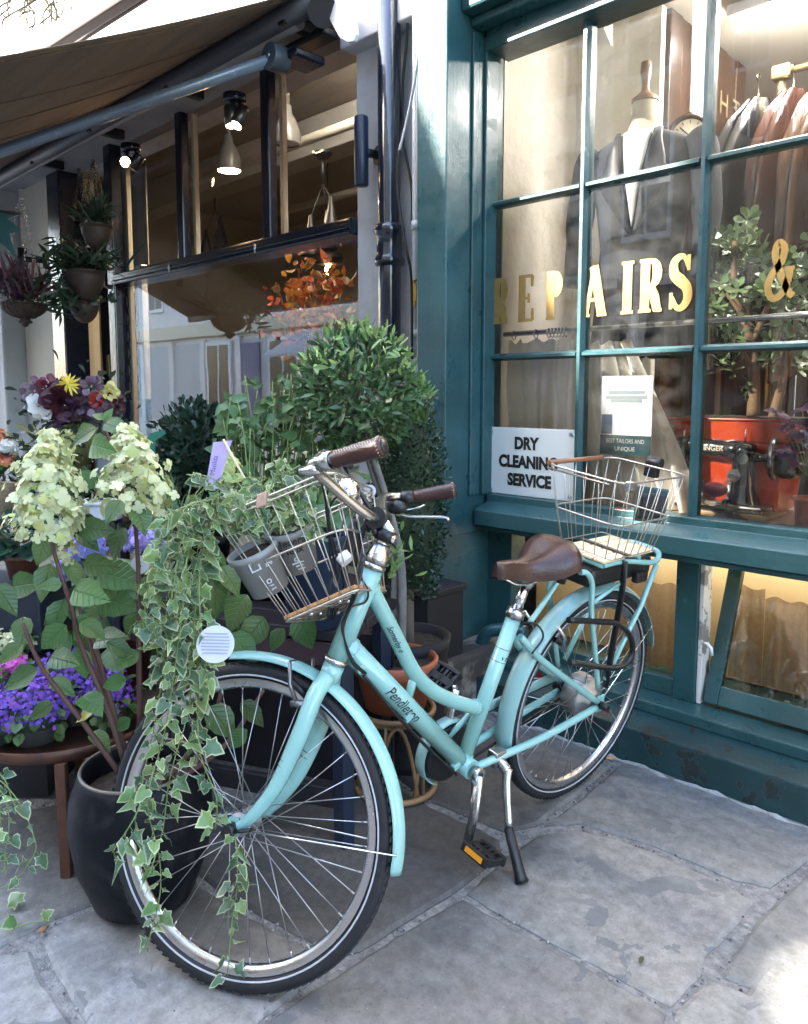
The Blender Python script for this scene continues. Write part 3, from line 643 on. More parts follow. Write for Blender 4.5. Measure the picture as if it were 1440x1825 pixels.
for i in range(7): bx('timber_panel', (-1.66, 3.35+i*0.125, 0.74), (-1.62-0.006*(i % 2), 3.345+(i+1)*0.125, 2.99), M_TIMBER, 0.005)
bx('shop_left_partition', (-3.24, 3.6, 0.2), (-3.2, 5.4, 3.0), M_TIMBER, 0)
bx('shop_floor', (-3.3, 3.06, 0.16), (2.2, 5.4, 0.2), M_TIMBER, 0)
bx('display_shelf', (XP+0.001, 2.685, 0.80), (XR, 3.45, 0.85), mat('display_wood', (0.50, 0.36, 0.2), rough=0.45, col2=(0.40, 0.27, 0.14), nscale=5, stretch=(0.4, 5, 5)), 0.003)
bx('shop_ceiling', (-2.39, 2.75, 3.0), (2.2, 5.4, 3.04), mat('shop_ceiling', (0.72, 0.68, 0.58), rough=0.8), 0)

BTL = thing('basement_light', 'added long tube light, unseen under the window sill, brightening the yellow basement', 'tube light', (-0.7, 2.88, 0.71))  # unseen tube, added to light the basement behind the low windows
MB().tube([(-2.0, 2.90, 0.712), (0.5, 2.90, 0.712)], 0.012, 10).build('tube', mat('basement_tube_lit', (1, 1, 1), emit=(1.0, 0.88, 0.68), estr=2.0), BTL)
km = MB(); pts = [(x, 2.398+0.004*math.sin(x*19)+0.003*math.sin(x*47), 0.0+0.004*math.sin(x*31)) for x in np.linspace(-1.9, 0.58, 120)]
km.tube(pts, [0.008+0.004*math.sin(k*1.7)*math.sin(k*0.37) for k in range(120)], 7); km.build('kerb_mortar', mat('lime_mortar', (0.36, 0.36, 0.35), rough=0.95, col2=(0.3, 0.3, 0.29), nscale=30, bump=0.8, bscale=90), TS)
# ------------------------------------------------------------------ the florist's shopfront (left)
YF = 2.60
FS = thing('florist_shopfront', 'navy framed florist shopfront with cream lined windows behind the plants', 'shop', (-4.2, 2.6, 0))
def fb(name, a, b, m, bev=0.004): return MB().box(a, b).build(name, m, FS, bevel=bev)
fb('pier', (-2.837, 2.585, 0), (-2.218, 2.95, 2.92), M_WHITE, 0.006)
fb('pier_block', (-2.86, 2.50, 2.92), (-2.218, 2.95, 3.5), M_WHITE, 0.008)
for a, b_ in ((-5.573, -5.40), (-4.613, -4.475), (-3.676, -3.55)):
    top = a < -5; 
    fb('window_post', (b_-(0.11 if top else 0.075), YF-0.05 if top else YF-0.02, 0.0 if top else 2.156), (b_, YF+0.04, 3.12), M_NAVY, 0.01)
    fb('post_lining', (b_+0.001, YF+0.055, 0.99 if top else 2.158), (b_+0.028, YF+0.09, 3.1), M_CREAM, 0.004)
fb('transom', (-5.399, YF-0.06, 2.075), (-2.838, YF+0.08, 2.155), M_NAVY, 0.012)
fb('transom_bead', (-5.399, YF-0.075, 2.10), (-2.838, YF-0.061, 2.125), M_NAVY, 0.005)
fb('cill', (-5.399, YF-0.07, 0.93), (-2.838, YF+0.12, 0.988), M_CREAM, 0.008)
fb('stall_riser', (-5.399, YF-0.01, 0), (-2.838, YF+0.10, 0.929), M_CREAM, 0.006)
for x0, x1 in ((-5.345, -4.614), (-4.42, -3.677), (-3.495, -2.838)):
    q = MB(); q.quad((x0, YF+0.03, 2.156), (x1, YF+0.03, 2.156), (x1, YF+0.03, 3.1), (x0, YF+0.03, 3.1)); q.build('upper_pane', M_GLASSL, FS)
q = MB(); q.quad((-5.345, YF+0.03, 0.988), (-2.838, YF+0.03, 0.988), (-2.838, YF+0.03, 2.075), (-5.345, YF+0.03, 2.075)); q.build('lower_pane', M_GLASSL, FS)
fb('fascia_soffit', (-8.2, 2.28, 3.06), (-2.84, 2.72, 3.10), M_SOFFIT, 0.004)
fb('fascia', (-8.2, 2.62, 3.101), (-2.861, 2.95, 4.2), M_WHITE, 0.004)
gt = MB(); gt.tube([(-8.0, 2.33, 3.035), (-2.95, 2.33, 3.02)], 0.035, 12); gt.build('gutter_pipe', M_SOFFIT, FS)
wp = []
for i in range(60):
    t = i/59; wp.append((-5.3+2.4*t, 2.30+0.006*math.sin(i*1.7), 3.045-0.018*abs(math.sin(i*0.55))))
MB().tube(wp, 0.006, 6).build('soffit_cable', M_BLACK, FS)
# recessed door
fb('door_frame', (-6.554, 2.55, 0), (-6.31, 2.75, 3.12), M_NAVY, 0.01)
fb('door_leaf', (-6.309, 2.85, 0.1), (-5.574, 2.90, 1.25), M_NAVY, 0.008)
fb('door_stile', (-6.309, 2.85, 1.251), (-6.10, 2.90, 2.2), M_NAVY, 0.006)
fb('door_stile', (-5.64, 2.85, 1.251), (-5.574, 2.90, 2.2), M_WHITE, 0.006)
fb('door_rail', (-6.099, 2.853, 2.12), (-5.641, 2.897, 2.2), M_NAVY, 0.004)
fb('door_transom', (-6.309, 2.845, 2.201), (-5.574, 2.905, 2.28), M_NAVY, 0.006)
q = MB(); q.quad((-6.10, 2.88, 1.25), (-5.64, 2.88, 1.25), (-5.64, 2.88, 2.12), (-6.10, 2.88, 2.12)); q.build('door_pane', M_GLASSL, FS)
q = MB(); q.quad((-6.31, 2.88, 2.28), (-5.575, 2.88, 2.28), (-5.575, 2.88, 3.05), (-6.31, 2.88, 3.05)); q.build('transom_pane', M_GLASSL, FS)
fb('door_blind', (-6.10, 2.905, 1.25), (-5.64, 2.915, 2.12), mat('frosted_grey', (0.30, 0.29, 0.32), rough=0.7), 0); fb('transom_blind', (-6.31, 2.912, 2.285), (-5.575, 2.92, 3.05), mat('beige_blind', (0.30, 0.28, 0.24), rough=0.8), 0)
lat = MB()
for k in range(-9, 10):
    for sgn in (1, -1):
        x = -5.87+k*0.075; a = np.array([x-0.24*sgn, 2.872, 1.25]); b_ = np.array([x+0.24*sgn, 2.872, 2.12])
        # clip to the pane
        ts = [t for t in np.linspace(0, 1, 60) if -6.10 < (a+(b_-a)*t)[0] < -5.64]
        if len(ts) > 3: lat.tube([a+(b_-a)*ts[0], a+(b_-a)*ts[-1]], 0.005, 4)
lat.build('door_lattice', M_BLACK, FS)
fb('letter_plate', (-6.22, 2.842, 1.45), (-6.17, 2.849, 1.62), mat('brass', (0.6, 0.45, 0.2), rough=0.3, metal=1), 0.002)
for x in (-5.48, -4.55, -3.6):
    MB().ring((x, YF-0.085, 2.10), (0.5, 1, 0), 0.022, 0.004, 16, 6).build('hook_eye', M_STEEL, FS)
M_BUFF = mat('buff_wall', (0.62, 0.57, 0.45), rough=0.8, col2=(0.5, 0.47, 0.4), nscale=2.5, namt=0.6, bump=0.2, bscale=9)
fb('side_wall', (-7.25, 2.58, 1.35), (-6.555, 2.95, 3.3), M_BUFF, 0.004)
fb('wall_dado', (-7.25, 2.565, 0), (-6.555, 2.95, 1.349), mat('grey_dado', (0.36, 0.38, 0.39), rough=0.8, col2=(0.5, 0.5, 0.48), nscale=5, bump=0.3), 0.004)
# interior
fb('back_wall', (-8.5, 6.4, 0), (-2.3, 6.45, 3.6), mat('shop_wall', (0.46, 0.43, 0.37), rough=0.8, col2=(0.36, 0.34, 0.31), nscale=1.5), 0)
fb('party_wall', (-2.45, 2.96, 0), (-2.4, 6.45, 3.6), mat('brown_wall', (0.22, 0.15, 0.11), rough=0.8), 0)
fb('side_partition', (-8.5, 2.96, 0), (-8.45, 6.4, 3.6), MATS['shop_wall'], 0)
fb('shop_floor', (-8.45, 2.96, 0.02), (-2.46, 6.39, 0.06), M_BARK, 0)
fb('shop_ceiling', (-8.5, 2.76, 3.5), (-2.4, 6.45, 3.55), mat('shop_ceiling_brown', (0.34, 0.29, 0.24), rough=0.8), 0)
for y, z in ((3.6, 3.12), (4.6, 3.05)):
    MB().tube([(-6.2, y, z), (-2.46, y, z)], 0.035, 10).build('ceiling_pipe', M_CREAM, FS)
fb('ceiling_beam', (-8.4, 4.0, 3.2), (-2.46, 4.25, 3.49), MATS['shop_wall'], 0.01)
for x in (-6.8, -5.6, -4.1):
    fb('wall_pilaster', (x, 6.25, 0.06), (x+0.3, 6.39, 3.45), M_CREAM, 0.01)
fb('wall_panel', (-5.2, 6.3, 0.9), (-4.3, 6.39, 2.6), mat('dark_panel', (0.05, 0.05, 0.06), rough=0.4), 0.01)
fb('wall_panel', (-3.7, 6.3, 0.6), (-2.6, 6.39, 2.8), MATS['dark_panel'], 0.01)
fb('counter', (-6.6, 4.4, 0.06), (-4.9, 5.0, 1.0), mat('counter_brown', (0.12, 0.07, 0.04), rough=0.5), 0.01)
ST = MB(); ST.box((-3.9, 3.05, 3.40), (-2.5, 3.09, 3.43)); ST.build('strip_light', mat('strip_lit', (1, 1, 1), emit=(1.0, 0.93, 0.82), estr=14.0), FS)
# ---- pier, pipes, cables on the front
DP = thing('downpipe', 'thick glossy navy cast iron downpipe running up the white pier', 'drainpipe', (-2.68, 2.52, 0))
xp, yp = PY_(694, 300, 2.50)[0], 2.50
MB().tube([(xp, yp, 0.0), (xp, yp, 3.8)], 0.052, 24).build('pipe', M_PIPE, DP)
zc = PY_(695, 430, 2.45)[2]
MB().lathe((xp, yp, zc), [(0.053, -0.10), (0.066, -0.095), (0.072, -0.075), (0.066, -0.06), (0.060, -0.05), (0.060, 0.03), (0.066, 0.04), (0.074, 0.06), (0.066, 0.082), (0.053, 0.09)], 28).build('collar', M_PIPE, DP)
WC = thing('conduit_pipe', 'thin white plastic waste pipe beside the navy downpipe', 'pipe', (-2.45, 2.5, 0))
xw = PY_(741, 400, 2.50)[0]
MB().tube([(xw, 2.50, 0.9), (xw, 2.50, 3.8)], 0.0165, 14).build('pipe', M_WHITEP, WC)
for z in (PY_(741, 400, 2.48)[2], PY_(741, 595, 2.48)[2], PY_(741, 670, 2.48)[2]):
    MB().tube([(xw, 2.50, z-0.02), (xw, 2.50, z+0.02)], 0.021, 14).build('coupling', M_WHITEP, WC)
MB().box((xw-0.03, 2.51, 2.52), (xw+0.03, 2.56, 2.55)).build('pipe_clip', M_WHITEP, WC, bevel=0.004)
def cable(lab, pts, r, m): 
    o = MB().tube(spline(pts, 8), r, 7).build('cable', m); tag(o, lab, 'cable'); return o
yc = 2.43
cable('white cable looping down from the top across the navy downpipe', [PY_(728, -60, yc), PY_(735, 0, yc), PY_(746, 60, yc), PY_(741, 130, yc), PY_(728, 200, yc), PY_(712, 268, yc)], 0.006, M_WHITEP)
cable('black cable hanging down beside the downpipe from the white cable end', [PY_(711, 268, yc), PY_(708, 330, yc), PY_(716, 395, yc), PY_(725, 450, yc), PY_(733, 500, 2.46), PY_(734, 640, 2.47)], 0.006, M_BLACK)
cable('thin black cable between the downpipe and the white waste pipe', [PY_(727, 0, 2.54), PY_(725, 70, 2.54), PY_(718, 150, 2.54), PY_(718, 240, 2.54), PY_(733, 330, 2.54), PY_(734, 400, 2.54)], 0.006, M_BLACK)
YT = thing('cable_tag', 'small yellow plastic tag tied to the white waste pipe', 'tag', PY_(738, 520, 2.47))
c = PY_(737, 522, 2.47); b_ = MB(); b_.obox(c, RT*0.012, (0, 0.002, 0), (0, 0, 0.035)); b_.obox(c+np.array([0, 0, 0.045]), RT*0.006, (0, 0.002, 0), (0, 0, 0.012)); b_.obox(c-np.array([0, 0, 0.047]), RT*0.006, (0, 0.002, 0), (0, 0, 0.012))
b_.build('tag_plate', mat('tag_yellow', (0.75, 0.45, 0.06), rough=0.4), YT, bevel=0.003)
MB().tube([c+np.array([0, 0, 0.05]), c+np.array([0.03, -0.0, 0.055])], 0.003, 6).build('tie', M_BLACK, YT)
WL = thing('wall_lamp', 'dark blue cylinder up and down lamp on the white pier', 'wall lamp', PY_(660, 270, 2.58))
c = PY_(644, 270, 2.47); MB().lathe(c, [(0.0, -0.155), (0.028, -0.155), (0.033, -0.15), (0.033, 0.15), (0.028, 0.155), (0.0, 0.155)], 24).build('lamp_body', mat('lamp_blue', (0.012, 0.022, 0.045), rough=0.4), WL)
MB().tube([c, c+np.array([0.02, 0.11, 0])], 0.02, 12).build('bracket', M_BLACK, WL)
MB().tube([c+np.array([0.015, 0.09, 0]), c+np.array([0.02, 0.115, 0])], 0.045, 18).build('wall_plate', M_BLACK, WL)
# ---- awning
AW = thing('awning', 'brown grey canvas shop awning stretched out on a blue grey folding arm', 'awning', (-3.5, 2.3, 3.0))
xe = -2.80; yr = 2.30; zr = 3.045
M_CANVAS = mat('awning_canvas', (0.22, 0.165, 0.115), rough=0.9, col2=(0.11, 0.092, 0.078), nscale=3.2, namt=0.8, bump=0.3, bscale=160, trans=0.18, stretch=(0.25, 1.6, 1.6))
MB().tube([(-8.2, yr, zr), (xe+0.02, yr, zr)], 0.05, 18).build('roller_tube', mat('roller_grey', (0.07, 0.07, 0.08), rough=0.5), AW)
def fab(u, v):
    x = -8.2+(xe+8.2)*u; y = yr-0.02-(yr-0.50)*v; z = zr+0.05-0.93*v*1.0*(yr-0.50)/1.8*0.98 - 0.035*math.sin(math.pi*v)+0.012*math.sin(u*19+v*2)*math.sin(math.pi*v)
    return (x, y, z)
MB().grid(fab, 60, 24).build('canvas', M_CANVAS, AW, solid=0.003)
for k in range(5):
    u_ = 0.985-k*0.115; sm_ = MB(); sm_.tube([np.array(fab(u_, v))-np.array([0, 0, 0.004]) for v in np.linspace(0.02, 0.98, 26)], 0.006, 6, flat=(1.6, 0.5)); sm_.build('canvas_seam', M_CANVAS, AW)
zf = fab(0, 1)[2]
MB().box((-8.2, 0.46, zf-0.05), (xe, 0.51, zf+0.03)).build('front_bar', mat('awning_metal', (0.16, 0.19, 0.23), rough=0.35, metal=0.4), AW, bevel=0.012)
SH = PY_(492, 104, 2.25); EL = PY_(-30, 280, 1.32)
MB().tube([SH, EL], 0.034, 20, flat=(1.0, 0.8)).build('folding_arm', mat('arm_blue', (0.17, 0.215, 0.27), rough=0.28, metal=0.25, col2=(0.3, 0.34, 0.38), nscale=30, namt=0.7, lo=0.6, hi=0.66), AW)
MB().tube([EL, (-5.2, 0.5, zf)], 0.03, 14).build('folding_arm', MATS['arm_blue'], AW)
sh = MB(); d = nrm(SH-CAM); sh.tube([SH-np.array([0, 0.045, 0.0]), SH+np.array([0, 0.05, 0.0])], 0.06, 28); sh.build('shoulder_joint', mat('joint_blue', (0.05, 0.065, 0.08), rough=0.35), AW, bevel=0.006)
MB().tube([SH-np.array([0, 0.05, 0]), SH-np.array([0, 0.044, 0])], 0.012, 12).build('joint_bolt', M_STEEL, AW)
MB().box((SH[0]-0.03, 2.27, SH[2]-0.01), (SH[0]+0.12, 2.45, SH[2]+0.03)).build('shoulder_bracket', M_NAVY, AW, bevel=0.01)
for x in (-3.02, -4.1, -5.1, -6.1):
    MB().box((x, 2.26, 3.0), (x+0.05, 2.5, 3.058)).build('roller_bracket', M_BLACK, AW, bevel=0.004)
ep = [PY_(x, y, 2.27) for x, y in ((566, -30), (576, 8), (590, 40), (604, 66), (618, 75), (630, 73), (634, 60), (630, 20), (628, -30))]
MB().prism(ep[::-1], (0, 0.02, 0)).build('end_plate', mat('end_plate_white', (0.66, 0.66, 0.68), rough=0.35, col2=(0.55, 0.55, 0.56), nscale=6), AW, bevel=0.003)
MB().tube([PY_(575, 20, 2.24), PY_(575, 20, 2.40)], 0.065, 24).build('roller_cap', M_BLACK, AW)
MB().box((-3.25, 2.40, 2.965), (-2.86, 2.5, 3.0)).build('awning_housing', M_BLACK, AW, bevel=0.01)
# ---- spotlights under the soffit
M_LAMP = mat('lamp_lit', (1, 0.8, 0.5), emit=(1.0, 0.62, 0.28), estr=9.0)
def spots(px, py, lab, dirs):
    c = PY_(px, py, 2.36); t = thing('twin_spotlight', lab, 'spotlight', c)
    MB().lathe(c, [(0.0, 0.02), (0.06, 0.02), (0.06, -0.012), (0.055, -0.02), (0, -0.02)], 20).build('ceiling_rose', M_NAVY, t)
    for dx, dd, L_ in dirs:
        a = c+RT*dx+np.array([0, 0, -0.02]); b_ = a+np.array([0, 0, -0.065]); d_ = nrm(RT*dd[0]+UPV*dd[1]-FW*dd[2])
        MB().tube([a, b_], 0.008, 8).build('stalk', M_BLACK, t)
        h = MB(); h.lathe(b_-d_*0.05, [(0, 0), (0.033, 0.0), (0.036, 0.01), (0.036, L_), (0.031, L_), (0.031, L_-0.006)], 20, ax=d_); h.build('lamp_head', mat('spot_metal', (0.09, 0.085, 0.08), rough=0.3, metal=0.8), t)
        MB().disc(b_+d_*(L_-0.055), 0.031, d_, 20).build('bulb_face', M_LAMP, t)
spots(233, 264, 'twin spotlight with lit bulbs facing out, over the left florist window', [(-0.025, (0.0, -0.35, 0.9), 0.09), (0.03, (-0.55, -0.8, -0.05), 0.1)])
spots(418, 176, 'twin spotlight tilted down, over the middle florist window', [(-0.02, (0.1, -1, 0.1), 0.11), (0.03, (-0.3, -0.85, 0.3), 0.12)])
# ---- pendant lamps inside
def bell(px, py, Y, lab, lit, s=1.0):
    c = PY_(px, py, Y); t = thing('pendant_lamp', lab, 'pendant lamp', c)
    MB().lathe(c, [(0.085*s, -0.10*s), (0.09*s, -0.06*s), (0.082*s, 0.0), (0.06*s, 0.06*s), (0.035*s, 0.10*s), (0.03*s, 0.15*s), (0.012*s, 0.16*s)], 24).build('lamp_shade', mat('shade_grey', (0.17, 0.16, 0.145), rough=0.3, col2=(0.13, 0.125, 0.115), nscale=5), t)
    MB().tube([c+np.array([0, 0, 0.15*s]), (c[0], c[1], 3.5)], 0.02*s, 10).build('rod', MATS['shade_grey'], t)
    MB().disc(c+np.array([0, 0, -0.09*s]), 0.082*s, (0, 0, -1), 24).build('bulb_face', mat('pendant_lit', (1, 0.9, 0.75), emit=(1.0, 0.78, 0.5), estr=40.0) if lit else M_WHITEP, t)
    return t
bell(408, 280, 3.3, 'grey bell pendant lamp that is lit, behind the middle florist pane', True)
bell(512, 230, 3.3, 'grey bell pendant lamp that is off, behind the right florist pane', False)
def cluster(px, py, Y, lab, zl):
    c = PY_(px, py, Y); t = thing('pendant_cluster', lab, 'pendant lamp', c)
    MB().lathe(c, [(0, -0.03), (0.03, -0.03), (0.07, 0.0), (0.075, 0.012), (0, 0.014)], 20).build('ceiling_rose', M_BLACK, t)
    MB().tube([c, c+np.array([0, 0, -0.2])], 0.013, 8).build('stem', M_BLACK, t)
    for a in range(3):
        e = np.array([math.cos(a*2.1), math.sin(a*2.1), 0])*0.09; q = c+e+np.array([0, 0, -zl-0.06*a])
        MB().tube([c+np.array([0, 0, -0.2]), q+np.array([0, 0, 0.2])], 0.004, 5).build('flex', M_BLACK, t)
        MB().lathe(q, [(0.075, -0.06), (0.06, 0.02), (0.03, 0.12), (0.012, 0.22)], 18).build('lamp_shade', mat('shade_brown', (0.012, 0.009, 0.008), rough=0.45), t)
    return t
cluster(575, 276, 3.6, 'cluster of three dark cone pendants behind the right florist pane', 0.52)
cluster(382, 335, 4.2, 'cluster of three dark cone pendants behind the middle florist pane', 0.5)
ch = thing('filament_lamp', 'dark round pendant with a glowing filament bulb behind the lower florist pane', 'pendant lamp', PY_(585, 470, 4.4))
c = PY_(585, 462, 4.4)
MB().lathe(c, [(0.02, 0.06), (0.12, 0.05), (0.14, 0.0), (0.12, -0.04), (0.03, -0.05)], 20).build('lamp_shade', MATS['shade_brown'], ch)
MB().tube([c, (c[0], c[1], 3.4)], 0.006, 6).build('flex', M_BLACK, ch)
MB().sphere(c+np.array([0, 0, -0.09]), 0.03, sc=(1, 1, 1.4)).build('bulb', mat('filament', (1, 0.7, 0.3), emit=(1, 0.6, 0.2), estr=12), ch)
# ---- orange autumn spray and dark shapes inside
AU = thing('autumn_spray', 'orange and rust autumn foliage arrangement inside the florist window', 'foliage', PY_(545, 560, 3.3))
T = []
for k in range(420):
    c = PY_(float(rng.normal(560, 34)), float(rng.normal(560, 52)), 3.3+rng.normal()*0.18); T.append(leaf_mat4(c, rdir(), rdir(), rng.uniform(0.04, 0.09)))
scatter(AU, 'leaf', 'ovate', leafmat('autumn_leaf', (0.32, 0.10, 0.02), rnd=0.6, trans=0.4), T, 60)
br = MB()
for k in range(9):
    b0 = PY_(555, 700, 3.3); e = PY_(510+k*12, 480+abs(k-4)*12, 3.3); br.tube(spline([b0, (b0+e)/2+rdir()*0.05, e], 5), 0.006, 5)
br.build('branch', M_BARK, AU)
PV = thing('autumn_vase', 'dark tall vase under the autumn foliage inside the florist window', 'vase', PY_(555, 760, 3.3))
c = PY_(555, 700, 3.3); MB().lathe(c, [(0, -0.5), (0.1, -0.5), (0.13, -0.3), (0.09, -0.08), (0.1, 0.0), (0.09, 0.0), (0.08, -0.05)], 20).build('vase_body', M_NAVY, PV)
# ------------------------------------------------------------------ the bicycle, built in its own axes: x forward, y to its left, z up, origin under the rear hub
BTH, BLEAN, BSTEER, BHA, BOFF, BWB = 4.62089886, 0.148354708, -1.07742137, 1.18990175, 0.0577121, 1.195394
BF = np.array([math.cos(BTH), math.sin(BTH), 0]); bl_ = np.array([-math.sin(BTH), math.cos(BTH), 0]); zz_ = np.array([0, 0, 1.0])
BU = math.cos(BLEAN)*zz_+math.sin(BLEAN)*bl_; BS = math.cos(BLEAN)*bl_-math.sin(BLEAN)*zz_
BO = np.array([-1.28449708, 2.07902336, 0.0])
def LB(x, y, off=0.0):
    d = ray(x, y); t = ((BO+off*BS-CAM) @ BS)/(d @ BS); P = CAM+t*d-BO; return np.array([P @ BF, off, P @ BU])
ax_ = np.array([-math.cos(BHA), 0, math.sin(BHA)])
pn_ = np.array([BWB-BOFF*math.sin(BHA), 0, 0.35-BOFF*math.cos(BHA)])
def steer(P):
    P = np.atleast_2d(np.asarray(P, float))-pn_; c, s = math.cos(BSTEER), math.sin(BSTEER)
    return P*c+np.cross(ax_, P)*s+np.outer(P @ ax_, ax_)*(1-c)+pn_
BK = thing('bicycle', 'mint green step-through bicycle with leather saddle, wire baskets and steered front wheel', 'bicycle', BO)
mwb = Matrix.Identity(4)
for i in range(3): mwb[i][0] = BF[i]; mwb[i][1] = BS[i]; mwb[i][2] = BU[i]; mwb[i][3] = BO[i]
BK.matrix_world = mwb
M_MINT = mat('mint_paint', (0.235, 0.455, 0.43), rough=0.24, coat=0.6, col2=(0.19, 0.37, 0.345), nscale=26, namt=0.5, lo=0.5, hi=0.75, detail=8)
M_MINTD = mat('mint_paint_dirty', (0.235, 0.415, 0.41), rough=0.3, coat=0.4, col2=(0.08, 0.16, 0.14), nscale=9, namt=0.7, lo=0.54, hi=0.72)
M_LEATH = mat('brown_leather', (0.040, 0.014, 0.011), rough=0.33, col2=(0.026, 0.009, 0.008), nscale=14, bump=0.18, bscale=150)
M_THREAD = mat('cream_thread', (0.55, 0.45, 0.34), rough=0.8)
M_ALU = mat('satin_aluminium', (0.5, 0.5, 0.5), rough=0.27, metal=1.0)
M_SLAT = mat('pale_wood', (0.74, 0.60, 0.38), rough=0.45, col2=(0.66, 0.51, 0.30), nscale=6, stretch=(0.5, 6, 6))
M_SPOKE = mat('spoke_steel', (0.42, 0.42, 0.43), rough=0.3, metal=1.0)
M_REFL = mat('reflective_strip', (0.42, 0.43, 0.46), rough=0.3, spec=0.8)
M_WIRE = mat('zinc_wire', (0.40, 0.38, 0.34), rough=0.38, metal=0.8)
def bb(b, name, m, par=None, st=False, bevel=0.0, **k):
    if st:
        b.v = [steer(q) for q in b.v]
    return b.build(name, m, par or BK, bevel=bevel, local=True, **k)
def bar(pts, r, n=12, **k): return MB().tube(pts, r, n, **k)
HT = pn_+ax_*0.640; HB = pn_+ax_*0.412; BB = np.array([0.523, 0, 0.288]); CO = np.array([0.381, 0, 0.701])
# frame
fr = MB(); fr.tube([HB, HT], 0.0245, 20)
DT0 = pn_+ax_*0.455
fr.tube([DT0, BB], 0.0265, 20)
tt = [pn_+ax_*0.60]+[LB(x, y) for x, y in ((668, 1064), (704, 1133), (738, 1198), (771, 1231), (810, 1250), (852, 1262))]
fr.tube(spline(tt, 6), 0.0195, 18)
fr.tube([BB, CO], 0.0215, 20)
fr.tube([LB(738, 1205), LB(727, 1245)], 0.011, 10)
fr.tube([BB+np.array([0, -0.04, 0]), BB+np.array([0, 0.04, 0])], 0.027, 20)
DO = np.array([-0.012, 0.068, 0.345])
for s in (1, -1):
    q = np.array([1, s, 1])
    fr.tube(spline([LB(918, 1130)*np.array([1, 0, 1])+np.array([0, 0.018*s, 0]), np.array([0.27, 0.04*s, 0.545]), DO*q], 6), 0.0105, 12)
    fr.tube(spline([BB+np.array([-0.01, 0.035*s, 0]), np.array([0.25, 0.06*s, 0.31]), DO*q+np.array([0, 0, -0.005])], 6), 0.0115, 12)
    fr.box(DO*q+np.array([-0.014, -0.003, -0.022]), DO*q+np.array([0.02, 0.003, 0.03]))
frame = bb(fr, 'frame', M_MINT)
for x, y in ((642, 1190), (727, 1277), (812, 1364)):
    c = LB(x, y, 0.018); b_ = MB(); b_.obox(c, (0.010, 0, -0.006), (0, 0.008, 0), (0.004, 0, 0.008)); bb(b_, 'cable_stop', M_MINT, bevel=0.002)
for q, r_ in ((HB, 0.0275), (HT, 0.028)):
    bb(MB().tube([q-ax_*0.006, q+ax_*0.006], r_, 20), 'headset_ring', M_ALU)
bb(MB().tube([HT+ax_*0.007, HT+ax_*0.02, HT+ax_*0.055], [0.028, 0.027, 0.021], 20), 'headset_cone', M_ALU)
sd = nrm(CO-BB)
bb(MB().tube([CO-sd*0.012, CO+sd*0.014], 0.0265, 18), 'seat_collar', M_ALU)
bb(MB().tube([CO+sd*0.01, CO+sd*0.085], 0.0145, 16), 'seat_post', M_CHROME)
bb(MB().tube([CO+sd*0.08, CO+sd*0.11+np.array([-0.02, 0, 0])], [0.0165, 0.02], 14), 'seat_clamp', M_ALU)
# saddle
def saddle(u, v):
    x = 0.487-0.285*u
    hw = 0.020+0.082*(1/(1+math.exp(-(u-0.56)*11)))*(1-0.35*max(0, u-0.86)/0.14)**1.0
    if u < 0.05: hw *= 0.35+0.65*math.sqrt(u/0.05)
    if u > 0.9: hw *= math.sqrt(max(0.05, 1-((u-0.9)/0.1)**2*0.8))
    a = math.pi*v; ztop = 0.868+0.020*u*u+0.022*math.exp(-((u-0.86)/0.18)**2)-0.012*math.exp(-((u-0.42)/0.2)**2)
    th = 0.043+0.028*u; cc = math.cos(a); sx = math.copysign(abs(cc)**0.62, cc)
    sz = math.sin(a)**0.8
    return (x, hw*sx, ztop-th+th*sz - 0.010*math.exp(-(sx/0.25)**2)*(u > 0.3))
s_ = MB(); s_.grid(saddle, 26, 22)
def sadbot(u, v):
    p0 = saddle(u, 0.0); p1 = saddle(u, 1.0); return (p0[0], p0[1]+(p1[1]-p0[1])*v, p0[2]-0.006*math.sin(math.pi*v))
s_.grid(sadbot, 26, 3)
for u in (0.0, 1.0):
    P = [saddle(u, k/22) for k in range(23)]; s_.add(P, [tuple(range(23))])
bb(s_, 'saddle', M_LEATH, subd=1)
sr = MB()
for s in (1, -1): sr.tube(spline([(0.46, 0.012*s, 0.823), (0.41, 0.022*s, 0.80), (0.33, 0.024*s, 0.797), (0.26, 0.04*s, 0.815), (0.235, 0.05*s, 0.835)], 5), 0.0035, 8)
bb(sr, 'saddle_rail', M_CHROME)
spq = MB()
for s in (1, -1):
    pts = []
    for k in range(64):
        a = k*0.62; pts.append((0.265+0.0, 0.062*s+0.014*math.cos(a), 0.775+0.0012*k*0.62+0.014*math.sin(a)*0+0.0))
    spq.tube([(0.262, 0.05*s, 0.79), (0.258, 0.052*s, 0.83)], 0.013, 12)
bb(spq, 'saddle_spring', M_BLACK)
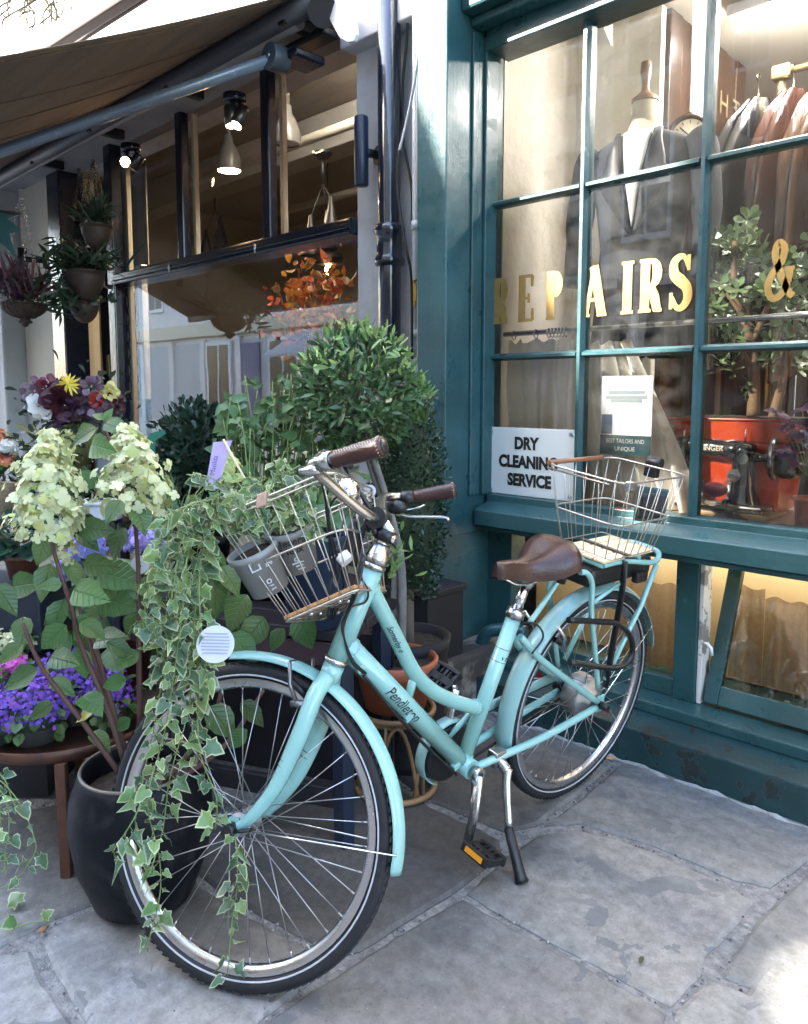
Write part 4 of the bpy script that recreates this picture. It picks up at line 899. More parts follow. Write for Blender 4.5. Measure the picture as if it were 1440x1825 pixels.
# wheels
def wheel(hub, st, motor):
    hub = np.asarray(hub, float); Y = np.array([0, 1.0, 0])
    root_name = 'wheel'
    ty = MB(); ty.ring(hub, Y, 0.331, 0.0195, 96, 14, u=(1, 0, 0)); tyre = bb(ty, 'wheel', M_RUBBER, st=st)
    sp = MB()
    for s in (1, -1): sp.ring(hub+Y*0.0172*s, Y, 0.3215, 0.0022, 96, 6, u=(1, 0, 0), sx=1.0, sy=1.1)
    bb(sp, 'reflective_band', M_REFL, tyre, st=st)
    tr = MB()
    for k in range(110):
        a = 2*math.pi*k/110; e = np.array([math.cos(a), 0, math.sin(a)]); t = np.array([-math.sin(a), 0, math.cos(a)])
        for s in (1, -1): tr.obox(hub+e*0.3475+Y*0.0085*s, t*0.0055+Y*0.002*s, Y*0.0045, e*0.0018)
    o = bb(tr, 'tread', M_RUBBER, tyre, st=st); o['kind'] = 'stuff'
    rm = MB(); prof = [(0.3135, -0.0125), (0.302, -0.0125), (0.2945, -0.008), (0.291, 0.0), (0.2945, 0.008), (0.302, 0.0125), (0.3135, 0.0125)]
    rm.lathe(hub, prof, 96, ax=Y); bb(rm, 'rim', M_STEEL, tyre, st=st)
    fl = 0.062 if motor else 0.024; fw_ = 0.028
    hb = MB()
    if motor:
        hb.lathe(hub, [(0.0, -0.052), (0.03, -0.05), (0.034, -0.036), (0.06, -0.034), (0.068, -0.024), (0.068, 0.024), (0.060, 0.034), (0.034, 0.038), (0.03, 0.052), (0.0, 0.053)], 32, ax=Y)
    else:
        hb.lathe(hub, [(0.0, -0.042), (0.011, -0.042), (0.012, -0.032), (0.026, -0.03), (0.026, -0.026), (0.014, -0.018), (0.013, 0.018), (0.026, 0.026), (0.026, 0.03), (0.012, 0.032), (0.011, 0.042), (0, 0.042)], 24, ax=Y)
    bb(hb, 'hub', mat('cast_aluminium', (0.36, 0.36, 0.37), rough=0.45, metal=0.85), tyre, st=st)
    smesh = None
    for k in range(36):
        side = 1 if k % 2 else -1; pair = k//2; a_r = 2*math.pi*(k+0.5)/36; lead = 1 if pair % 2 else -1
        a_h = a_r+lead*(0.55 if motor else 1.15)
        p0 = hub+fl*np.array([math.cos(a_h), 0, math.sin(a_h)])+Y*fw_*side; p1 = hub+0.296*np.array([math.cos(a_r), 0, math.sin(a_r)])+Y*0.003*side
        m_ = MB(); m_.tube([p0, p1], 0.0012, 5); m_.tube([p1+(p0-p1)*0.05, p1], 0.0022, 5); bb(m_, 'spoke', M_SPOKE, tyre, st=st)
    return tyre
FH = np.array([BWB, 0, 0.35]); RH = np.array([0, 0, 0.35])
wf = wheel(FH, True, False); wr = wheel(RH, False, True)
bb(MB().tube([RH+np.array([0, -0.10, 0]), RH+np.array([0, 0.10, 0])], 0.006, 8), 'axle', M_ALU, wr)
bb(MB().tube([RH+np.array([0, 0.078, 0]), RH+np.array([0, 0.105, 0])], [0.013, 0.010], 12), 'axle_cap', M_BLACK)
bb(MB().tube([RH+np.array([0, -0.09, 0]), RH+np.array([0, -0.03, 0])], 0.03, 16), 'sprocket', M_BLACK, wr)
# fork (turned with the wheel)
fk = MB(); cr0 = HB-ax_*0.006
fk.tube([cr0, cr0-ax_*0.045], 0.0245, 18)
for s in (1, -1):
    pts = [cr0-ax_*0.03+np.array([0, 0.015*s, 0]), cr0-ax_*0.075+np.array([0.0, 0.045*s, 0]), np.array([1.047, 0.057*s, 0.552]), np.array([1.10, 0.058*s, 0.44]), np.array([1.165, 0.056*s, 0.365]), np.array([BWB-0.002, 0.055*s, 0.352])]
    fk.tube(spline(pts, 6), list(np.linspace(0.020, 0.0195, 12))+list(np.linspace(0.0195, 0.0095, 19)), 16)
    fk.box(np.array([BWB-0.012, 0.052*s-0.003, 0.335]), np.array([BWB+0.012, 0.052*s+0.003, 0.372]))
bb(fk, 'fork', M_MINT, st=True)
qa = MB(); qa.tube([FH+np.array([0, -0.075, 0]), FH+np.array([0, 0.07, 0])], 0.005, 8); qa.tube([FH+np.array([0, 0.06, 0]), FH+np.array([0, 0.088, 0])], [0.015, 0.013], 14)
qa.tube([FH+np.array([0, -0.062, 0]), FH+np.array([0, -0.08, 0])], 0.012, 12)
bb(qa, 'axle_nut', M_BLACK, st=True)
bb(MB().tube([FH+np.array([-0.005, 0.07, -0.005]), FH+np.array([-0.055, 0.078, 0.008])], [0.006, 0.007], 8, flat=(1.3, 0.6)), 'release_lever', M_BLACK, st=True)
# mudguards
def guard(hub, a0, a1, r_, w_):
    b_ = MB()
    def fn(u, v):
        a = R(a0+(a1-a0)*u); t = -1+2*v; tap = 1 if 0.02 < u < 0.985 else 0.82
        rr = r_-0.016*t*t; return hub+rr*np.array([math.cos(a), 0, math.sin(a)])+np.array([0, w_*t*tap, 0])
    b_.grid(fn, 60, 10); return b_
bb(guard(FH, 82, 191, 0.374, 0.030), 'front_mudguard', M_MINT, st=True, solid=0.002)
bb(guard(RH, -14, 166, 0.374, 0.032), 'rear_mudguard', M_MINTD, solid=0.002)
for s in (1, -1):
    bb(bar([FH+np.array([0, 0.058*s, 0]), FH+0.368*np.array([math.cos(R(184)), 0.0, math.sin(R(184))])+np.array([0, 0.03*s, 0])], 0.0022, 6), 'mudguard_stay', M_CHROME, st=True)
    bb(bar([RH+np.array([0, 0.07*s, 0]), RH+0.368*np.array([math.cos(R(150)), 0.0, math.sin(R(150))])+np.array([0, 0.03*s, 0])], 0.0022, 6), 'mudguard_stay', M_CHROME)
# brakes
for s in (1, -1):
    bk = MB(); o = np.array([1.025, 0.054*s, 0.632]); bk.tube([o+np.array([0.03, 0, -0.015]), o+np.array([0.047, 0.008*s, 0.03]), o+np.array([0.047, 0.010*s, 0.078])], [0.006, 0.0045, 0.004], 8); bk.tube([o+np.array([0.015, 0, -0.012]), o+np.array([0.045, 0, -0.012])], 0.008, 10)
    bb(bk, 'brake_arm', mat('dark_alloy', (0.2, 0.2, 0.21), rough=0.35, metal=0.9), st=True)
    bb(MB().tube([o+np.array([0.02, -0.025*s, 0.0]), o+np.array([0.06, -0.025*s, 0.035])], 0.008, 8), 'brake_pad', M_BLACK, st=True)
    bk = MB(); o = np.array([0.20, 0.05*s, 0.60]); bk.tube([o+np.array([0.0, 0, -0.03]), o+np.array([0.02, 0.012*s, 0.02]), o+np.array([0.06, 0.012*s, 0.06])], [0.009, 0.007, 0.005], 8); bb(bk, 'brake_arm', M_ALU)
    bb(MB().tube([o+np.array([-0.03, -0.022*s, -0.03]), o+np.array([0.02, -0.022*s, 0.0])], 0.008, 8), 'brake_pad', M_BLACK)
bb(MB().tube([(1.073, -0.064, 0.710), (1.073, 0.064, 0.711)], 0.0016, 6), 'brake_cable', M_BLACK, st=True)
bb(MB().tube(spline([LB(928, 1110, 0.02), LB(955, 1112, 0.05), LB(968, 1135, 0.05), LB(948, 1165, 0.05)], 6), 0.003, 6), 'brake_cable', M_BLACK)
# rack
rk = MB()
for s in (1, -1):
    q = np.array([1, s, 1])
    A = [LB(1066, 1226, 0.078), LB(1060, 1160, 0.078), LB(1054, 1090, 0.078), LB(1055, 1040, 0.076), LB(1046, 1022, 0.074), LB(1034, 1020, 0.07)]
    Bp = [LB(1078, 1212, 0.078), LB(1110, 1145, 0.078), LB(1142, 1080, 0.078), LB(1170, 1005, 0.078)]
    rk.tube(spline([a*q for a in A], 5), 0.0085, 12); rk.tube([a*q for a in Bp], 0.0085, 12)
    rk.tube([LB(1056, 1075, 0.076)*q, LB(1104, 1040, 0.076)*q], 0.006, 10)
zt = LB(1170, 1005, 0.078)
zr_ = float(zt[2])+0.01; xr_ = float(zt[0])
loop = [(0.10, 0.070, 0.822), (0.0, 0.075, 0.822), (xr_+0.03, 0.078, zr_), (xr_-0.02, 0.070, zr_+0.012), (xr_-0.04, 0.04, zr_+0.02), (xr_-0.04, -0.04, zr_+0.02), (xr_-0.02, -0.070, zr_+0.012), (xr_+0.03, -0.078, zr_), (0.0, -0.075, 0.822), (0.10, -0.070, 0.822)]
rk.tube(spline(loop, 6), 0.0085, 12); rk.tube([(0.10, -0.071, 0.822), (0.10, 0.071, 0.822)], 0.0085, 12); rk.tube([(xr_+0.1, -0.075, 0.822), (xr_+0.1, 0.075, 0.822)], 0.007, 12)
rk.tube(spline([(0.10, 0.0, 0.822), (0.18, 0.0, 0.79), (0.27, 0.0, 0.70), (0.31, 0.0, 0.66)], 5), 0.008, 10)
bb(rk, 'rear_rack', M_MINT)
bt = MB(); bt.box((xr_+0.02, -0.06, 0.745), (0.13, 0.06, 0.808)); bb(bt, 'battery', M_BLACK, bevel=0.018)
bt = MB(); bt.box((xr_-0.03, -0.045, 0.735), (xr_+0.019, 0.045, 0.80)); bb(bt, 'battery_holder', M_BLACK, bevel=0.012)
bt = MB(); bt.obox(LB(1140, 1028, 0.075), (0.03, 0, 0), (0, 0.012, 0), (0, 0, 0.016)); bb(bt, 'battery_latch', M_BLACK, bevel=0.006)
for i, y in enumerate((-0.062, -0.0205, 0.021, 0.0625)):
    for x0, x1 in ((0.005, 0.115), (-0.15, -0.018)):
        b_ = MB(); b_.box((x0, y-0.019, 0.8315), (x1, y+0.019, 0.8415)); bb(b_, 'rack_slat', M_SLAT, bevel=0.004)
        bb(MB().lathe(((x0+x1)/2+0.02, y, 0.8405), [(0.005, 0), (0.005, 0.002), (0.0, 0.003)], 10), 'slat_screw', M_STEEL)
b_ = MB(); b_.box((-0.014, -0.09, 0.842), (0.002, 0.09, 0.8455)); bb(b_, 'rack_strap', mat('grey_leather', (0.07, 0.05, 0.045), rough=0.5))
st_ = MB(); st_.tube([LB(1114, 1000, 0.09), LB(1108, 1060, 0.085), LB(1097, 1120, 0.083), LB(1085, 1190, 0.083), LB(1078, 1225, 0.083)], 0.011, 8, flat=(1, 0.35)); bb(st_, 'lock_strap', M_BLACK)
lk = MB(); lk.tube(spline([LB(1013, 1105, 0.08), LB(1070, 1108, 0.085), LB(1100, 1112, 0.09), LB(1122, 1132, 0.09), LB(1127, 1162, 0.09), LB(1112, 1185, 0.09), LB(1085, 1190, 0.09), LB(1015, 1180, 0.08)], 6), 0.009, 10); bb(lk, 'ring_lock', M_BLACK)
# wire baskets
def basket(rim, mid, bot, nx, ny, st, name, r_main=0.0032, r_w=0.0015, floor=True):
    def rect(q, k): # corners FL, FR, RR, RL
        return [np.array(c, float) for c in q]
    def rounded(c4, rad=0.045):
        out = []
        for i in range(4):
            p, a, n_ = c4[i], c4[i-1], c4[(i+1) % 4]; e0 = nrm(a-p); e1 = nrm(n_-p)
            for t in np.linspace(0, 1, 5): out.append((1-t)**2*(p+e0*rad)+2*t*(1-t)*p+t*t*(p+e1*rad))
        return out+[out[0]]
    R4, M4, B4 = rect(rim, 0), rect(mid, 0), rect(bot, 0)
    b_ = MB(); b_.tube(rounded(R4), r_main, 8, cap=False)
    if floor: b_.tube([p+np.array([0, 0, -0.012]) for p in rounded(R4)], r_main*0.8, 8, cap=False)
    bsk = bb(b_, name, M_WIRE, st=st)
    b_ = MB(); b_.tube(rounded(M4), r_main*0.85, 8, cap=False); bb(b_, 'basket_hoop', M_WIRE, bsk, st=st)
    b_ = MB(); b_.tube(rounded(B4, 0.015), r_main*(0.85 if floor else 0.5), 8, cap=False); bb(b_, 'basket_hoop', M_WIRE, bsk, st=st)
    for i in range(4):
        k = ny if i in (0, 2) else nx
        for t in (np.arange(k)+0.5)/k:
            L_ = lambda q: q[i]+(q[(i+1) % 4]-q[i])*t
            w_ = MB(); w_.tube([L_(R4), L_(M4), L_(B4)], r_w, 6); bb(w_, 'basket_wire', M_WIRE, bsk, st=st)
    if not floor: return bsk
    fl = MB()
    for t in (np.arange(6)+0.5)/6: fl.tube([B4[0]+(B4[1]-B4[0])*t, B4[3]+(B4[2]-B4[3])*t], r_w, 6)
    for t in (np.arange(5)+0.5)/5: fl.tube([B4[1]+(B4[2]-B4[1])*t, B4[0]+(B4[3]-B4[0])*t], r_w, 6)
    bb(fl, 'basket_floor_grid', M_WIRE, bsk, st=st)
    return bsk
rim = [(0.161, 0.135, 1.086), (0.161, -0.135, 1.086), (-0.185, -0.135, 1.086), (-0.185, 0.135, 1.086)]
mid = [(0.130, 0.121, 0.957), (0.130, -0.121, 0.957), (-0.150, -0.121, 0.957), (-0.150, 0.121, 0.957)]
bot = [(0.105, 0.098, 0.848), (0.105, -0.098, 0.848), (-0.125, -0.098, 0.848), (-0.125, 0.098, 0.848)]
rb = basket(rim, mid, bot, 6, 5, False, 'rear_basket', floor=False)
bb(bar([(0.158, -0.131, 1.074), (0.158, 0.06, 1.074), (0.155, 0.085, 1.074)], 0.0028, 8), 'basket_bail', M_WIRE, rb)
bb(bar([(0.150, -0.137, 1.088), (-0.12, -0.137, 1.088)], 0.0075, 12), 'basket_handle', mat('brown_wood', (0.23, 0.10, 0.045), rough=0.45), rb)
b_ = MB(); b_.obox((0.135, 0.137, 1.08), (0.012, 0, 0), (0, 0.008, 0), (0, 0, 0.014)); bb(b_, 'basket_clip', M_STEEL, rb, bevel=0.003)
lp = MB(); c = LB(1163, 832, -0.02)
lp.tube([c+np.array([0.0, -0.02, 0.015]), c+np.array([0.0, 0.03, 0.015])], 0.019, 14); lp.obox(c+np.array([0, 0.0, -0.015]), (0.014, 0, 0), (0, 0.022, 0), (0, 0, 0.018)); bb(lp, 'rear_lamp', M_BLACK, rb, bevel=0.004)
pl = MB(); c = LB(1160, 900, -0.02); n1 = nrm([0.75, 0.6, 0.12]); u1 = nrm(np.cross([0, 0, 1.0], n1)); v1 = np.cross(n1, u1)
pl.obox(c, u1*0.05, v1*0.058, n1*0.005); bb(pl, 'basket_plate', mat('plate_green', (0.03, 0.07, 0.07), rough=0.3), rb, bevel=0.01)
ph = MB(); ph.obox(c+n1*0.018, u1*0.040+v1*0.008, v1*0.042, n1*0.010); bb(ph, 'basket_plate_mount', M_BLACK, rb, bevel=0.012)
rim = [(1.238, 0.155, 1.015), (1.238, -0.155, 1.015), (0.955, -0.155, 1.118), (0.955, 0.155, 1.118)]
bot = [(1.070, 0.105, 0.797), (1.070, -0.105, 0.797), (0.905, -0.105, 0.868), (0.905, 0.105, 0.868)]
mid = [tuple(np.array(a)*0.52+np.array(b_)*0.48) for a, b_ in zip(rim, bot)]
fbk = basket(rim, mid, bot, 7, 6, True, 'front_basket')
bd = MB(); B4 = [np.array(q) for q in bot]; nb = nrm(np.cross(B4[0]-B4[3], B4[1]-B4[0]))
if nb[2] < 0: nb = -nb
for i in range(4):
    t0, t1 = i/4+0.008, (i+1)/4-0.008
    a, b_ = B4[0]+(B4[1]-B4[0])*t0, B4[0]+(B4[1]-B4[0])*t1; c_, d_ = B4[3]+(B4[2]-B4[3])*t1, B4[3]+(B4[2]-B4[3])*t0
    m_ = MB(); m_.prism([a+nb*0.004, b_+nb*0.004, c_+nb*0.004, d_+nb*0.004], nb*0.009); bb(m_, 'basket_slat', mat('honey_wood', (0.42, 0.22, 0.09), rough=0.45, col2=(0.32, 0.15, 0.06), nscale=7, stretch=(1, 6, 6)), fbk, st=True, bevel=0.002)
    for t in (0.3, 0.7):
        m_ = MB(); q = (a+b_)/2*(1-t)+(c_+d_)/2*t; m_.sphere(q-nb*0.003, 0.006, 8, 6); bb(m_, 'basket_bolt', M_STEEL, fbk, st=True)
m_ = MB(); q = np.array(rim[0])*0.55+np.array(rim[3])*0.45; m_.obox(q+np.array([0, 0.004, -0.004]), nrm(np.array(rim[0])-np.array(rim[3]))*0.013, (0, 0.004, 0), (0, 0, 0.016)); bb(m_, 'basket_clip', mat('clip_tan', (0.35, 0.22, 0.17), rough=0.5), fbk, st=True, bevel=0.003)
# stem, bars, grips
SB0 = HT+ax_*0.05
bb(bar(spline([SB0, SB0+ax_*0.012, (0.866, 0, 0.988), (0.880, 0, 1.012), (0.895, 0, 1.030)], 6), 0.0165, 18), 'stem', M_ALU, st=True)
bb(MB().tube([(0.895, -0.026, 1.03), (0.895, 0.026, 1.03)], 0.025, 18), 'stem_clamp', M_BLACK, st=True)
bb(MB().tube([pn_+ax_*0.70, pn_+ax_*0.728], 0.024, 18), 'stem_band', M_BLACK, st=True)
half = [(0.895, 0.0, 1.03), (0.902, 0.05, 1.033), (0.925, 0.11, 1.058), (0.950, 0.18, 1.092), (0.958, 0.225, 1.108), (0.945, 0.262, 1.115), (0.915, 0.282, 1.117), (0.87, 0.293, 1.121), (0.80, 0.302, 1.134)]
full_ = [(x, -y, z) for x, y, z in half[::-1]][:-1]+half
bb(bar(spline(full_, 6), 0.0120, 16), 'handlebar', M_ALU, st=True)
for s in (1, -1):
    a, b_ = np.array([0.893, 0.287*s, 1.1165]), np.array([0.795, 0.304*s, 1.1345]); d_ = nrm(b_-a)
    n_ = 12; pr = [(0.0165, 0), (0.0185, 0.004), (0.0178, 0.02), (0.0195, 0.06), (0.0200, 0.095), (0.0215, 0.104), (0.0205, 0.110), (0.015, 0.112), (0.0, 0.112)]
    g_ = bb(MB().lathe(a, pr, 24, ax=d_), 'grip', M_LEATH, st=True)
    bb(MB().lathe(a, [(0.0152, 0.1125), (0.0145, 0.1145), (0.0, 0.1148)], 20, ax=d_), 'grip_plug', M_BLACK, g_, st=True)
    stt = MB(); u, v = frame_of(d_)
    dirn = nrm(np.array([0.1, 0.85*s, 0.5])); dirn = nrm(dirn-d_*np.dot(dirn, d_)); tan = np.cross(d_, dirn)
    for k in range(16):
        c = a+d_*(0.012+k*0.0058)+dirn*0.0192; stt.tube([c-tan*0.004-d_*0.002, c+dirn*0.0006, c+tan*0.004+d_*0.002], 0.0007, 4)
    for k in range(20):
        an = 2*math.pi*k/20; e = math.cos(an)*u+math.sin(an)*v; e2 = math.cos(an+0.2)*u+math.sin(an+0.2)*v; stt.tube([a+d_*0.1095+e*0.0195, a+d_*0.1035+e2*0.0217], 0.0007, 4)
    bb(stt, 'grip_stitching', M_THREAD, g_, st=True)
    c0 = np.array([0.915, 0.281*s, 1.115])
    bb(MB().tube([c0+np.array([0.012, -0.006*s, 0]), c0+np.array([-0.02, 0.005*s, 0.001])], 0.019, 16), 'lever_clamp', M_BLACK if s < 0 else M_ALU, st=True)
    if s < 0: bb(MB().tube(spline([c0+np.array([0.01, 0.0, -0.01]), c0+np.array([0.035, 0.0, -0.03]), c0+np.array([0.0, 0.012*s, -0.048]), c0+np.array([-0.05, 0.022*s, -0.05]), c0+np.array([-0.10, 0.03*s, -0.052]), c0+np.array([-0.112, 0.03*s, -0.06])], 5), 0.0065, 10, flat=(1.0, 0.75)), 'brake_lever', M_ALU, st=True)
    else: bb(MB().tube([c0+np.array([0.012, -0.01, -0.012]), c0+np.array([0.055, -0.012, -0.018])], 0.011, 14), 'lever_pivot', M_ALU, st=True)
    if s < 0:
        gs = MB(); gs.sphere(c0+np.array([0.018, 0.02, -0.028]), 0.024, sc=(1.2, 0.8, 0.8)); gs.tube([c0+np.array([0.03, 0.03, -0.02]), c0+np.array([0.03, 0.10, -0.028])], 0.008, 10); bb(gs, 'gear_shifter', M_BLACK, st=True)
        bb(MB().tube(spline([c0+np.array([0.0, 0.01, -0.035]), c0+np.array([-0.03, -0.005, -0.028]), c0+np.array([-0.05, -0.012, -0.018])], 4), [0.004]*4+[0.008]*4+[0.007], 8, flat=(1, 0.5)), 'gear_lever', M_ALU, st=True)
# bell, display, lamp, cables
bc = np.array([0.935, 0.095, 1.088])
bl = MB(); bl.lathe(bc, [(0.031, -0.012), (0.030, 0.0), (0.024, 0.014), (0.012, 0.021), (0.0, 0.023)], 24, ax=nrm((-0.5, 0.2, 0.85))); bl.lathe(bc, [(0.0, -0.022), (0.02, -0.02), (0.031, -0.012)], 24, ax=nrm((-0.5, 0.2, 0.85))); bb(bl, 'bell', M_CHROME, st=True)
bb(MB().tube([bc+np.array([-0.01, 0.02, -0.015]), bc+np.array([-0.03, 0.035, -0.02])], 0.004, 8), 'bell_striker', M_CHROME, st=True)
ds = MB(); c = np.array([1.0, 0.0, 1.172]); ds.obox(c, nrm((0.8, 0, 0.45))*0.032, np.array([0, 0.035, 0]), nrm((-0.45, 0, 0.8))*0.008); bb(ds, 'display', M_BLACK, st=True, bevel=0.006)
bb(bar([(0.90, 0.02, 1.04), (0.99, 0.0, 1.16)], 0.006, 8), 'display_bracket', M_BLACK, st=True)
ps = MB(); c = LB(612, 795, 0.0); 
ct = MB()
for k, (y0, dx) in enumerate(((0.2, 0.0), (0.15, 0.01), (0.05, 0.02), (-0.2, 0.0), (-0.15, 0.012))):
    ct.tube(spline([(0.955, y0, 1.09), (0.985+dx, y0*0.5, 1.06), (0.99+dx, y0*0.2, 0.98), (0.985+dx, 0.012*(k-2), 0.88), (1.005, 0.008*(k-2), 0.80)], 6), 0.0026, 6)
bb(ct, 'cable_bundle', M_BLACK, st=True)
hc = MB()
for s, e in ((0.012, 0.0), (0.018, 0.006), (0.022, -0.006)):
    hc.tube(spline([LB(640, 985, 0.0)+np.array([0, s, 0]), LB(622, 1060, 0.02)+np.array([0, s, 0]), LB(612+e*300, 1110, 0.028), LB(614, 1140, 0.03), LB(628+e*300, 1178, 0.028), LB(650+e*400, 1200, 0.025)], 6), 0.0028, 6)
hc.tube(spline([LB(636, 1020, 0.02), LB(655, 1050, 0.03), LB(652, 1072, 0.03), LB(630, 1080, 0.03), LB(622, 1085, 0.03)], 6), 0.0026, 6)
hc.tube(spline([LB(650, 1200, 0.02), LB(700, 1262, 0.026), LB(760, 1326, 0.026), LB(815, 1378, 0.026)], 6)+np.array([0, -0.004, -0.006]), 0.0045, 6)
bb(hc, 'cable_bundle', M_BLACK)
bkt = MB(); bkt.tube(spline([pn_+ax_*0.715+np.array([0.02, 0.01, 0]), pn_+ax_*0.75+np.array([0.05, 0.015, 0.0]), (0.945, 0.0, 0.985), (0.955, 0.0, 1.03)], 5), 0.008, 8); bkt.obox((0.955, 0, 0.965), (0.012, 0, 0.004), (0, 0.02, 0), (-0.01, 0, 0.04)); bb(bkt, 'basket_bracket', M_BLACK, st=True)
fl_ = MB(); fl_.tube([(0.95, 0.045, 0.93), (0.965, 0.045, 0.945)], 0.017, 12); bb(fl_, 'bracket_reflector', mat('refl_white', (0.7, 0.72, 0.74), rough=0.3), st=True)
# cranks, pedals, chain guard, stand
def crank(s, tip):
    c0 = BB+np.array([0, 0.062*s, 0]); c = MB(); c.tube([c0, c0*0.4+tip*0.6+np.array([0, 0.008*s, 0]), tip], [0.019, 0.0145, 0.015], 12, flat=(1.0, 0.6)); c.tube([c0-np.array([0, 0.012*s, 0]), c0+np.array([0, 0.010*s, 0])], 0.019, 18)
    k = bb(c, 'crank', M_ALU); bb(MB().tube([c0+np.array([0, 0.009*s, 0]), c0+np.array([0, 0.0125*s, 0])], 0.009, 12), 'crank_bolt', M_BLACK, k)
    return k
tipL = np.array([0.556, 0.085, 0.112]); tipR = np.array([0.490, -0.085, 0.464])
crank(1, tipL); crank(-1, tipR)
def pedal(tip, s, tiltp):
    cx, sx = math.cos(tiltp), math.sin(tiltp); ex = np.array([cx, 0, sx]); ez = np.array([-sx, 0, cx]); ey = np.array([0, 1.0*s, 0]); c = tip+ey*0.06
    b_ = MB(); b_.obox(c, ex*0.012, ey*0.045, ez*0.010)
    for t in (-1, 1): b_.obox(c+ex*0.038*t, ex*0.006, ey*0.045, ez*0.013)
    for t in (-1, 0, 1): b_.obox(c+ey*0.038*t, ex*0.036, ey*0.005, ez*0.010)
    for t in (-0.6, 0.6):
        for q in (-1, 1): b_.obox(c+ex*0.024*q+ey*0.025*t, ex*0.012, ey*0.002, ez*0.011)
    k = bb(b_, 'pedal', M_BLACK, bevel=0.003)
    for t in (-1, 1):
        m_ = MB(); m_.obox(c+ex*0.0448*t, ex*0.001, ey*0.03, ez*0.007); bb(m_, 'pedal_reflector', mat('amber', (0.7, 0.28, 0.02), rough=0.25), k)
    bb(MB().tube([tip, tip+ey*0.02], 0.007, 8), 'pedal_axle', M_ALU, k)
pedal(tipL, 1, R(20)); pedal(tipR, -1, R(-35))
cg = MB()
cg.tube([BB+np.array([0.0, -0.05, -0.0]), BB+np.array([0, -0.075, 0])], 0.082, 32)
bb(cg, 'chainring', M_BLACK)
def cgf(u, v):
    a = R(-70+230*u); return BB+np.array([0, -0.052-0.036*v, 0])+0.094*np.array([math.cos(a), 0, math.sin(a)])
g2 = MB(); g2.grid(cgf, 24, 1); bb(g2, 'chain_guard', M_MINTD, solid=0.003)
g2 = MB(); g2.tube([BB+np.array([-0.06, -0.066, 0.083]), np.array([0.03, -0.066, 0.395])], 0.010, 8, flat=(1, 2.0)); bb(g2, 'chain_guard_arm', M_MINTD)
chn = MB(); chn.tube([BB+np.array([-0.03, -0.06, 0.075]), (0.0, -0.06, 0.385)], 0.004, 6); chn.tube([BB+np.array([-0.03, -0.06, -0.075]), (0.0, -0.06, 0.315)], 0.004, 6); bb(chn, 'chain', M_BLACK)
bb(MB().tube([LB(790, 1322, -0.06), LB(840, 1270, -0.03)], 0.009, 8), 'guard_bracket', M_MINT)
K0 = np.array([0.42, 0.035, 0.290]); K3 = None
kf = PG(930, 1572, 0.004)-BO; kf = np.array([kf @ BF, kf @ BS, kf @ BU]); K1 = K0+np.array([0.0, 0.045, -0.02]); km = K1*0.45+kf*0.55+np.array([0.012, -0.012, 0])
ks = MB(); ks.obox(K0, (0.022, 0, 0), (0, 0.018, 0), (0, 0, 0.024)); ks.tube([K0, K1], 0.016, 12); bb(ks, 'stand_mount', M_ALU, bevel=0.004)
ks = MB(); ks.tube(spline([K1+np.array([0, 0, 0.01]), K1*0.75+km*0.25+np.array([0.006, 0, 0]), km], 5), [0.013]*3+[0.0125]*4+[0.011]*4, 12, flat=(1, 0.7)); stand = bb(ks, 'kickstand', M_ALU)
ks = MB(); ks.tube([km+(km-kf)*0.05, km*0.4+kf*0.6, kf*0.9+km*0.1, kf], [0.014, 0.0155, 0.017, 0.021], 12, flat=(1, 0.8)); bb(ks, 'stand_boot', M_BLACK, stand)
# badges and lettering on the tubes
dd = nrm(BB-DT0)
def tube_text(s, c, d, r_, size, shear, wob=0, m=M_INK, **k):
    d = nrm(d); y_ = nrm(np.cross(np.array([0, 1.0, 0]), d)*1.0); n_ = np.cross(d, y_)
    if n_[1] < 0: y_ = -y_; n_ = -n_
    return d, y_, n_
def on_tube(s, P0, d, r_, size, roll, **k):
    """text running along d on the left flank of a tube of radius r_, rolled up by roll"""
    d = nrm(d); lat_ = np.array([0, 1.0, 0]); up_ = np.cross(lat_, d); 
    c_ = CAM-BO; c_ = np.array([c_ @ BF, c_ @ BS, c_ @ BU])-np.asarray(P0); n_ = nrm(c_-d*np.dot(c_, d)); n_ = nrm(n_*math.cos(roll)+np.cross(d, n_)*math.sin(roll)); y_ = np.cross(n_, d)
    return text(s, size, M_INK, BK, np.asarray(P0)+n_*r_, d, y_, depth=0.0006, shear=0.3, wrap=r_, local=True, **k)
on_tube('Pendleton', DT0+dd*0.19, dd, 0.0265, 0.040, R(2), sx=0.95, bold=0.0002, ymid=0.34)
tdir = LB(715, 1155)-LB(690, 1105)
on_tube('Somerby e', LB(690, 1107)*np.array([1, 0, 1]), tdir, 0.0195, 0.022, R(2), sx=0.95, bold=0.0001, ymid=0.34)
sdn = -sd
def band(P, r_): bb(MB().ring(P, sd, r_, 0.0008, 28, 4), 'seat_tube_line', M_INK)
band(CO-sd*0.10, 0.0217); band(CO-sd*0.137, 0.0217)
def flank(P, d, r_): return np.asarray(P)+nrm([0.30, 0.95, 0])*r_
P = CO-sd*0.128; xdir = nrm([-0.95, 0.30, -0.35]); ydir = nrm(sd-xdir*np.dot(sd, xdir))
text('VP', 0.026, M_INK, BK, flank(P, sd, 0.022)-xdir*0.014, xdir, ydir, depth=0.0008, shear=0.3, wrap=0.022, local=True, name='badge')
P = HB*0.45+HT*0.55; xdir = nrm([-0.83, 0.55, 0]); xdir = nrm(xdir-ax_*np.dot(xdir, ax_))
text('P', 0.034, M_GOLD, BK, P+nrm([0.55, 0.83, 0.2])*0.025-xdir*0.02, xdir, ax_, depth=0.0008, shear=0.25, wrap=0.025, local=True, name='badge')

